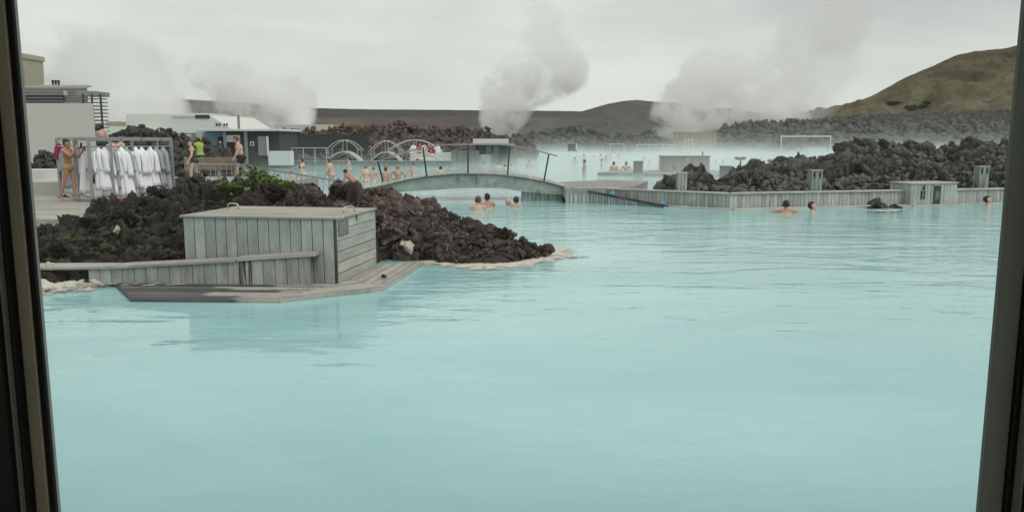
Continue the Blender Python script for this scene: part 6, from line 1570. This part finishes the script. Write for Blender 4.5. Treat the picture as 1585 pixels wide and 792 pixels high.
def open_suit_mask(B): return ((B['seg'] == 'torso') & (B['c'] < .43) & (B['c'] > .05) & (B['a'] > -.015) & (np.abs(B['b']) < .16)) | ((B['seg'] == 'torso') & (B['c'] > .31) & (B['c'] < .335)) | brief_mask(B)
GP = 'people on the terrace'
def eyes(B, parent):
    for s in (-1, 1):
        mb = MB(3); mb.sphere(B['HC'] + B['Fh'] * .0815 * B['sc'] + B['Lh'] * s * .032 * B['sc'] + B['U'] * .004, (.008, .013, .007), np.array([B['Fh'], B['Lh'], B['U']]), 10, 6); mb.build('eye', M['hair_dark'], parent, True)
def person(B, loc, rz, label, skin, hair, hkind=None, clothes=(), group=None, eye=True):
    o = link('person', B['me']); B['me'].materials.clear(); B['me'].materials.append(M[skin]); o.location = loc; o.rotation_euler = (0, 0, rz); tag(o, label, 'person', group)
    if hair: link('hair', shell(B, 'hair', hair_mask(B), .014, M[hair], hair_extra(B, hkind)), o)
    for nm, mask, th, mat in clothes: link(nm, shell(B, nm, mask, th, M[mat]), o)
    if eye: eyes(B, o)
    return o
def ground_at(px, y, z): p = W(px, y, z); return p

# woman photographing, near the rack
B = make_body(dict(torso=(-.06, 0, 1), head=(.12, 0, 1), face=(1, .05, .0), uaL=(.72, .12, -.62), faL=(.72, -.10, .80), uaR=(.80, -.05, -.48), faR=(.62, .14, .85), haL=(.35, 0, 1), haR=(.35, 0, 1), pnL=(.7, -.9, 0), pnR=(.7, .9, 0), curl=.9,
                   thL=(.10, .02, -1), caL=(.02, 0, -1), thR=(-.22, -.02, -1), caR=(-.42, 0, -1), ftR=(.8, -.1, -.45), ftL=(1, .1, 0)), True, .90, 0, .008, True, 1.66)
p = W(112, 312, .352)
w1_ = person(B, (p.x, p.y - .05, .352), rad(-8), 'woman in mustard swimsuit holding a phone up beside the robe rack', 'skin_tan', 'hair_dark', 'bun', [('swimsuit', open_suit_mask(B), .006, 'swim_mustard')])
mb = MB(1); mb.box((0, 0, 0), (.012, .078, .155), ch=.004); ph_ = mb.build('phone', M['swim_black'], None); 
hm = Matrix.Rotation(rad(-8), 3, 'Z') @ Vector((B['hands']['L'] + B['hands']['R']) / 2); ph_.location = w1_.location + hm + Vector((.012, 0, .035)); ph_.rotation_euler = (0, rad(8), rad(-8)); tag(ph_, 'dark phone held up by the woman in the mustard swimsuit', 'phone')

# woman walking behind the balustrade
B = make_body(dict(torso=(.10, 0, 1), head=(.1, 0, 1), face=(1, .5, -.15), uaL=(.15, .25, -1), faL=(.5, .05, -.9), uaR=(-.3, -.2, -1), faR=(.1, -.05, -1), thL=(.32, .03, -1), caL=(.05, 0, -1), thR=(-.18, -.03, -1), caR=(-.5, 0, -.9), ftR=(.8, -.1, -.5)), True, 1.12, .8, .009, True, 1.66)
p = W(302, 286, .342)
person(B, (p.x, p.y, .342), rad(-155), 'woman in dark olive swimsuit walking behind the metal balustrade', 'skin_fair', 'hair_brown', 'long', [('swimsuit', suit_mask(B), .008, 'swim_green')])
# man walking
B = make_body(dict(torso=(.16, 0, 1), head=(.42, 0, 1), face=(1, 0, -.55), uaL=(.1, .3, -1), faL=(.55, .0, -.85), uaR=(-.2, -.3, -1), faR=(.25, .05, -1), thL=(.40, .05, -1), caL=(.05, 0, -1), thR=(-.22, -.05, -1), caR=(-.45, 0, -.95), ftR=(.8, -.1, -.5)), False, 1.1, .85, .009, True, 1.82)
p = W(375, 284, .342)
person(B, (p.x, p.y, .342), rad(-162), 'shirtless man in dark shorts walking head down towards the pool steps', 'skin_pink', 'hair_brown', None, [('swim_shorts', short_mask(B), .012, 'swim_black')])
# people behind the rack
B = make_body(dict(torso=(.05, 0, 1)), False, 1.05, 0, .016, False, 1.8); BM_STAND = B
mb = MB(1); a = D(165, 230, 34); mb.box((a.x, 34.6, .62), (3.4, 2.4, .56), ch=.02); struct('raised_step', mb, M['wood_far'], 'raised step behind the robe rack', 'step')
a = D(158, 213, 34.2); person(B, (a.x, 34.2, .90), rad(75), 'shirtless man with dark hair standing highest behind the robe rack', 'skin_pink', 'hair_dark', None, [('swim_shorts', short_mask(B), .012, 'swim_black')], None, False)
def copy_person(src_B, loc, rz, label, skin, hair, hkind, group=None, clothes=(), sc=1.0):
    """another person sharing the body mesh, with own skin, hair and clothes"""
    o = link('person', src_B['me']); o.location = loc; o.rotation_euler = (0, 0, rz); o.scale = (sc, sc, sc); tag(o, label, 'person', group)
    if not len(src_B['me'].materials): src_B['me'].materials.append(M[skin])
    o.material_slots[0].link = 'OBJECT'; o.material_slots[0].material = M[skin]
    key = ('hair', hkind)
    if hair:
        if key not in src_B: src_B[key] = shell(src_B, 'hair', hair_mask(src_B), .014, M[hair], hair_extra(src_B, hkind))
        h = link('hair', src_B[key], o); h.material_slots[0].link = 'OBJECT'; h.material_slots[0].material = M[hair]
    for nm, fn, th, mat in clothes:
        if (nm, mat) not in src_B: src_B[nm, mat] = shell(src_B, nm, fn(src_B), th, M[mat])
        link(nm, src_B[nm, mat], o)
    return o
a = D(177, 260, 30.5); copy_person(B, (a.x, 30.5, .342), rad(95), 'bare backed person seen through the rack behind the middle robes', 'skin_pink', 'hair_dark', None, None, (('swim_shorts', short_mask, .012, 'swim_black'),))
a = D(187, 250, 32.5); copy_person(B, (a.x, 32.5, .342), rad(60), 'person with a blue bathing cap behind the top beam of the rack', 'skin_fair', 'navy', None, None, (('swim_shorts', short_mask, .012, 'swim_black'),), 1.02)
def full_cloth(B): return ~np.isin(B['seg'], ('head', 'neck')) & ~((B['seg'] == 'arm') & (B['t'] > .93))
def vest(B): return np.isin(B['seg'], ('torso',)) | ((B['seg'] == 'pelvis') & (B['c'] > -.05)) | ((B['seg'] == 'arm') & (B['c'] > .40))
def trousers(B): return np.isin(B['seg'], ('thigh', 'calf', 'pelvis')) & (B['c'] < .0)
a = D(309, 240, 40); copy_person(B, (a.x, 40, .342), rad(150), 'worker in a bright yellow safety vest by the dark lava bank', 'skin_fair', 'hair_dark', None, None, (('dark_clothes', full_cloth, .014, 'swim_black'), ('safety_vest', vest, .03, 'hivis')))
a = D(342, 240, 59); copy_person(B, (a.x, 59, .25), rad(-90), 'dark clothed person standing at the glass door of the entrance building', 'skin_fair', 'hair_dark', None, None, (('dark_clothes', full_cloth, .014, 'swim_black'),), .98)

# bathers: a few body shapes, then one person for every bather of the photo
BM = dict(
    man=make_body(dict(torso=(.02, 0, 1), uaL=(.05, .28, -1), uaR=(.05, -.28, -1)), False, 1.06, .8, .018),
    big=make_body(dict(torso=(.14, 0, 1), head=(.15, 0, 1), face=(1, 0, -.2), uaL=(.15, .3, -1), faL=(.3, .1, -1), uaR=(.1, -.3, -1)), False, 1.3, 1.15, .018),
    woman=make_body(dict(torso=(.06, 0, 1), uaL=(-.2, .3, -1), faL=(-.35, .25, -.9), uaR=(.2, -.3, -1)), True, 1.05, 0, .018, False, 1.66),
    hips=make_body(dict(torso=(.0, 0, 1), uaL=(-.05, .75, -.8), faL=(.25, -.65, -.75), uaR=(-.05, -.75, -.8), faR=(.25, .65, -.75)), False, 1.1, .7, .018),
    bend=make_body(dict(torso=(.8, 0, .75), head=(.6, 0, .8), face=(1, 0, -.2), uaL=(.3, .3, -1), faL=(.4, 0, -1), uaR=(.3, -.3, -1), faR=(.4, 0, -1)), False, 1.2, 1.0, .018),
    slim=make_body(dict(torso=(.0, 0, 1), uaL=(.3, .25, -1), faL=(.9, -.3, -.1), uaR=(.3, -.25, -1), faR=(.9, .3, -.1)), True, .95, 0, .018, False, 1.64),
    sit=make_body(dict(torso=(-.08, 0, 1), thL=(1, .12, -.12), thR=(1, -.12, -.12), caL=(0, 0, -1), caR=(0, 0, -1), uaL=(.3, .2, -1), faL=(1, 0, -.1), uaR=(.3, -.2, -1), faR=(1, 0, -.1)), False, 1.0, .5, .02))
def bather(px, ytop, ywater, kind, skin, hair, hk, face_deg, label, clothes=(), group='bathers in the warm water', z=0.0):
    """stands in the water: the waterline gives the distance, the top of the head how deep"""
    Bx = BM[kind]; p = W(px, ywater, z); zt = D(px, ytop, p.y).z; top_ = float(Bx['co'][:, 2].max())
    return copy_person(Bx, (p.x, p.y, zt - top_ - .012), rad(face_deg), label, skin, hair, hk, group, clothes)
bk = (('bikini_top', top_mask, .008, 'swim_black'),); sh = (('swim_shorts', short_mask, .012, 'swim_black'),)
G = 'bathers in the warm water'
for row in (
    (470, 245, 282, 'woman', 'skin_fair', 'hair_brown', 'bun', 170, 'woman in dark bikini wading just beyond the green shrub', bk),
    (513, 245, 281, 'big', 'skin_pink', 'hair_brown', None, 175, 'large shirtless man wading beyond the low end of the balustrade'),
    (541, 243, 268, 'slim', 'skin_fair', 'hair_dark', 'tail', 185, 'pale slim person standing further out behind the bending man'),
    (549, 262, 285, 'bend', 'skin_tan', 'hair_dark', None, 160, 'tanned man bending forward in the water'),
    (567, 254, 281, 'man', 'skin_fair', 'hair_grey', None, 120, 'grey haired man with bare back right of the bending man'),
    (578, 257, 279, 'woman', 'skin_fair', 'hair_grey', None, 70, 'grey haired person close behind the grey haired man'),
    (597, 258, 281, 'man', 'skin_pink', 'hair_brown', None, 55, 'brown haired person with bare shoulders left of the hands on hips man'),
    (616, 255, 281, 'hips', 'skin_olive', 'hair_blond', None, 90, 'broad backed man with hands on hips in front of the footbridge'),
    (639, 250, 277, 'slim', 'skin_fair', 'hair_brown', None, 200, 'fair person with folded arms beside the second bridge post'),
    (682, 257, 269, 'man', 'skin_fair', 'hair_dark', None, 90, 'dark haired head seen over the bridge deck between second and third post'),
    (452, 263, 272, 'woman', 'skin_fair', 'hair_grey', None, 90, 'small pale haired head just above the balustrade rail'),
    (749, 251, 258, 'man', 'skin_fair', 'hair_dark', None, 200, 'dark haired head in front of the white counter of the pool bar'),
    (772, 251, 258, 'man', 'skin_fair', 'hair_brown', None, 100, 'brown haired head in front of the grey counter of the pool bar'),
    (782, 254, 260, 'woman', 'skin_fair', 'hair_dark', None, 90, 'head just left of the fourth bridge post'),
    (791, 253, 259, 'woman', 'skin_fair', 'hair_grey', None, 90, 'pale head just right of the fourth bridge post'),
    (819, 247, 259, 'man', 'skin_fair', 'hair_blond', None, -90, 'lone fair bather between the last two bridge posts'),
    (778, 233, 243, 'man', 'skin_pink', 'hair_brown', None, -90, 'pink bather beside the right wall of the pool bar'),
    (785, 231, 243, 'hips', 'skin_pink', 'hair_dark', None, 180, 'tallest pink bather in the row right of the pool bar'),
    (792, 234, 243, 'woman', 'skin_pink', 'hair_blond', None, -90, 'blond pink bather third in the row right of the pool bar'),
    (800, 232, 242, 'man', 'skin_pink', 'hair_brown', None, 0, 'pink bather at the right end of the row beside the pool bar'),
    (747, 236, 242, 'woman', 'skin_tan', 'hair_dark', None, -90, 'tanned person leaning at the white counter of the pool bar'),
    (905, 247, 266, 'man', 'skin_olive', 'hair_dark', None, 175, 'dark haired bather standing left of the pair of bare backed bathers'),
    (950, 250, 267, 'man', 'skin_pink', 'hair_brown', None, 90, 'bare backed bather, the left one of the pair by the dark square post'),
    (969, 250, 266, 'hips', 'skin_pink', 'hair_brown', None, 75, 'bare backed bather right beside the dark square post'),
    (890, 243, 254, 'woman', 'skin_fair', 'hair_blond', None, 90, 'pale faint bather below the dark sign board'),
    (904, 239, 247, 'man', 'skin_fair', 'hair_dark', None, 90, 'far dark haired bather right of the dark sign board'),
    (932, 246, 256, 'woman', 'skin_fair', 'hair_dark', None, 180, 'bather sunk to the chest left of the bare backed pair'),
    (938, 240, 248, 'man', 'skin_olive', 'hair_dark', None, 90, 'far bather behind the chest deep bather'),
    (945, 238, 245, 'man', 'skin_fair', 'hair_brown', None, 90, 'far brown haired head beneath the pale railing'),
    (957, 239, 246, 'woman', 'skin_fair', 'hair_brown', None, 90, 'far bather beneath the right post of the pale railing'),
    (930, 238, 244, 'man', 'skin_fair', 'hair_dark', None, 90, 'farthest small head left of the pale railing'),
    (919, 240, 244, 'woman', 'skin_fair', 'hair_brown', None, 60, 'tiny head low in the water between the sign board and the pale railing'),
    (996, 244, 250, 'man', 'skin_olive', 'hair_dark', None, 0, 'dark head just right of the dark square post'),
    (1005, 248, 254, 'woman', 'skin_fair', 'hair_blond', None, 90, 'fair head right of the dark head near the square post'),
    (1021, 242, 262, 'slim', 'skin_fair', 'hair_grey', None, 0, 'faint tall bather left of the slatted cabin'),
    (1043, 258, 273, 'woman', 'skin_olive', 'hair_brown', None, 180, 'bather in front of the slatted cabin'),
    (1108, 247, 253, 'woman', 'skin_fair', 'hair_grey', None, 90, 'first head right of the slatted cabin'),
    (1119, 248, 254, 'man', 'skin_fair', 'hair_brown', None, 90, 'second head right of the slatted cabin, above the dark grey post'),
    (1127, 242, 247, 'man', 'skin_olive', 'hair_dark', None, 90, 'far small head above and right of the dark grey post'),
    (1137, 242, 251, 'man', 'skin_olive', 'hair_dark', None, 90, 'dark haired bather left of the two headed lamp mast'),
    (1151, 243, 250, 'woman', 'skin_pink', 'hair_dark', None, 90, 'bather right behind the two headed lamp mast'),
    (1162, 243, 249, 'woman', 'skin_fair', 'hair_grey', None, 90, 'pale head in the open water right of the lamp mast'),
    (740, 303, 325, 'man', 'skin_pink', 'hair_brown', None, 90, 'brown haired bather seen from behind under the left half of the footbridge'),
    (755, 299, 320, 'man', 'skin_tan', 'hair_dark', None, 120, 'black haired bather under the middle of the footbridge'),
    (798, 304, 320, 'woman', 'skin_pink', 'hair_dark', None, 60, 'dark haired bather under the footbridge near its right abutment'),
    (787, 307, 319, 'woman', 'skin_pink', 'skin_pink', None, 90, 'bald bather close to the dark haired one by the bridge abutment'),
):
    bather(*row[:9], clothes=row[9] if len(row) > 9 else ())
# people sitting on the white terrace by the bar
for i, (px, skin, hair, cl, lab) in enumerate(((640, 'skin_fair', 'hair_brown', 'cloth', 'seated person in white robe at the left end of the white terrace'), (650, 'skin_pink', 'hair_blond', 'red', 'seated person in red second from the left on the white terrace'),
        (657, 'skin_pink', 'hair_dark', 'cloth', 'seated person in white robe left of the two in red'), (664, 'skin_fair', 'hair_brown', 'red', 'seated person in red in the middle of the white terrace'),
        (671, 'skin_pink', 'hair_dark', 'red', 'seated person in red just left of the terrace counter'), (677, 'skin_fair', 'hair_blond', 'cloth', 'seated fair haired person in white at the terrace counter'))):
    a = D(px, 246, 76.5); copy_person(BM['sit'], (a.x, 76.5, .36), rad(-90 + 15 * (i % 3 - 1)), lab, skin, hair, None, 'people sitting on the white terrace', (('robe', (lambda B: np.isin(B['seg'], ('torso', 'pelvis', 'thigh')) | ((B['seg'] == 'arm'))), .03, cl),))
# the three swimmers at the timber wall
Bs = make_body(dict(torso=(.1, 0, 1), head=(.12, 0, 1), uaL=(.28, 1, -.28), faL=(.45, -.25, .05), uaR=(.28, -1, -.28), faR=(.45, .25, .05), curl=.5), False, 1.12, 0, .012, True)
def swimmer(Bx, px, ytop, yw, skin, hair, hk, deg, lab):
    p = W(px, yw, 0); zt = D(px, ytop, p.y).z; return person(Bx, (p.x, p.y, zt - float(Bx['co'][:, 2].max()) - .012), rad(deg), lab, skin, hair, hk)
swimmer(Bs, 1217, 309.5, 329, 'skin_tan', 'hair_dark', None, 85, 'dark haired bather seen from behind, both arms spread in the water by the timber wall')
Bs2 = make_body(dict(torso=(-.3, 0, 1), head=(-.2, 0, 1), face=(1, 0, .15), uaL=(.1, .4, -1), uaR=(.1, -.4, -1)), True, 1.0, 0, .011)
swimmer(Bs2, 1266, 312, 328, 'skin_pink', 'hair_dark', None, -20, 'bather facing right, sunk to the chin beside the one with spread arms')
Bs3 = make_body(dict(torso=(-.25, 0, 1), head=(-.25, 0, 1), face=(1, 0, .2), uaL=(.9, .4, -.3), faL=(1, -.2, .1), haL=(1, 0, .2), uaR=(.1, -.5, -1)), False, 1.0, 0, .011)
swimmer(Bs3, 1536, 303, 318, 'skin_pink', 'hair_dark', None, -25, 'bather resting at the ledge next to the right window frame')

# ================================================================== PLANTS
def shrub(name, loc, label, n_st, hgt, wid, n_leaf, leaf, flowers, seed, cat='shrub', mat='leaf', tilt=0.5):
    e = tag(empty(name, loc), label, cat); r = random.Random(seed); mb = MB(seed); V = []; F = []; fl = MB(seed + 1)
    for i in range(n_st):
        a = r.uniform(0, 6.28); rr_ = wid * math.sqrt(r.random()); h_ = hgt * r.uniform(.55, 1.0) * (1 - .35 * (rr_ / wid) ** 2); bx_, by_ = .25 * rr_ * math.cos(a), .25 * rr_ * math.sin(a)
        pts = [(bx_ + (rr_ * math.cos(a) - bx_) * s ** 1.3 + .02 * math.sin(5 * s + i), by_ + (rr_ * .7 * math.sin(a) - by_) * s ** 1.3, h_ * s) for s in (0, .25, .5, .75, 1)]
        mb.tube(pts, [.008, .007, .006, .004, .002], 5)
        for j in range(n_leaf):
            s = 0.25 + .78 * r.random() ** .8; s = min(s, 1); k = min(3, int(s * 4)); q = np.array(pts[k]) + (np.array(pts[k + 1]) - np.array(pts[k])) * (s * 4 - k)
            d = unit((r.gauss(0, 1), r.gauss(0, 1), r.uniform(-.2, .9))); sd = unit(np.cross(d, (r.gauss(0, 1), r.gauss(0, 1), 1))); up = np.cross(sd, d); L = leaf * r.uniform(.6, 1.2); w_ = L * .3
            q = q + d * .012; b0 = len(V)
            V += [q, q + d * L * .45 + sd * w_ + up * .006, q + d * L * .45 - up * .004, q + d * L * .45 - sd * w_ + up * .006, q + d * L]
            F += [(b0, b0 + 1, b0 + 2), (b0, b0 + 2, b0 + 3), (b0 + 1, b0 + 4, b0 + 2), (b0 + 2, b0 + 4, b0 + 3)]
    mb.build('stem', M['stem'], e); mesh_obj('foliage', V, F, M[mat], e)
    for k in range(flowers):
        a = r.uniform(0, 6.28); q = (wid * .8 * math.cos(a) * r.random(), -wid * .5 * r.random(), hgt * r.uniform(.1, .5)); f_ = MB(k)
        for j in range(14): f_.sphere(np.array(q) + np.array((r.gauss(0, .03), r.gauss(0, .03), r.gauss(0, .02))), (.016, .016, .009), None, 7, 5)
        f_.build('flower_head', M['petal'], e)
    return e
def plant_at(px, ybase, Y): p = D(px, ybase, Y); return p
shrub('leafy_shrub', plant_at(402, 310, 15.2), 'tall open green shrub with a few white flowers on the heap behind the box', 30, .78, .42, 34, .085, 2, 3)
shrub('leafy_shrub', plant_at(362, 306, 15.0), 'low dense bright green shrub left of the tall one', 26, .36, .32, 46, .075, 1, 5)
shrub('leafy_shrub', plant_at(437, 304, 14.9), 'low bright green shrub right of the tall one', 24, .34, .28, 44, .075, 1, 7)
shrub('small_plant', D(100, 376, 12.6), 'small green plant growing in the lava near the left window frame', 9, .13, .09, 12, .05, 0, 9, 'plant')
shrub('small_plant', D(167, 388, 11.9), 'small bluish green plant at the edge of the bench', 9, .11, .08, 12, .05, 0, 11, 'plant')
for px, y, Y, h_, w_, lab, s in ((1412, 169, 430, 7, 9, 'dark round bush on the slope of the brown hill', 13), (1425, 166, 445, 5, 8, 'dark bush right beside the round bush on the hill slope', 14), (1452, 156, 480, 4, 9, 'dark low bush higher on the hill slope', 15),
        (1440, 160, 465, 3.5, 8, 'small dark bush in the line of bushes on the hill slope', 19), (1375, 163, 450, 3.5, 12, 'low dark thicket at the left foot of the brown hill', 16), (1385, 160, 470, 3, 8, 'dark scrub just above the thicket on the hill', 17), (1545, 168, 420, 6, 3, 'small dark conical tree at the foot of the hill by the right window frame', 18)):
    a = D(px, y, Y); o_ = hill_pt = None
    shrub('hill_bush', (a.x, Y, a.z - h_ * .2), lab, 46, h_ * .6, w_ * .62, 30, .7, 0, s, 'bush', 'leaf_dark')
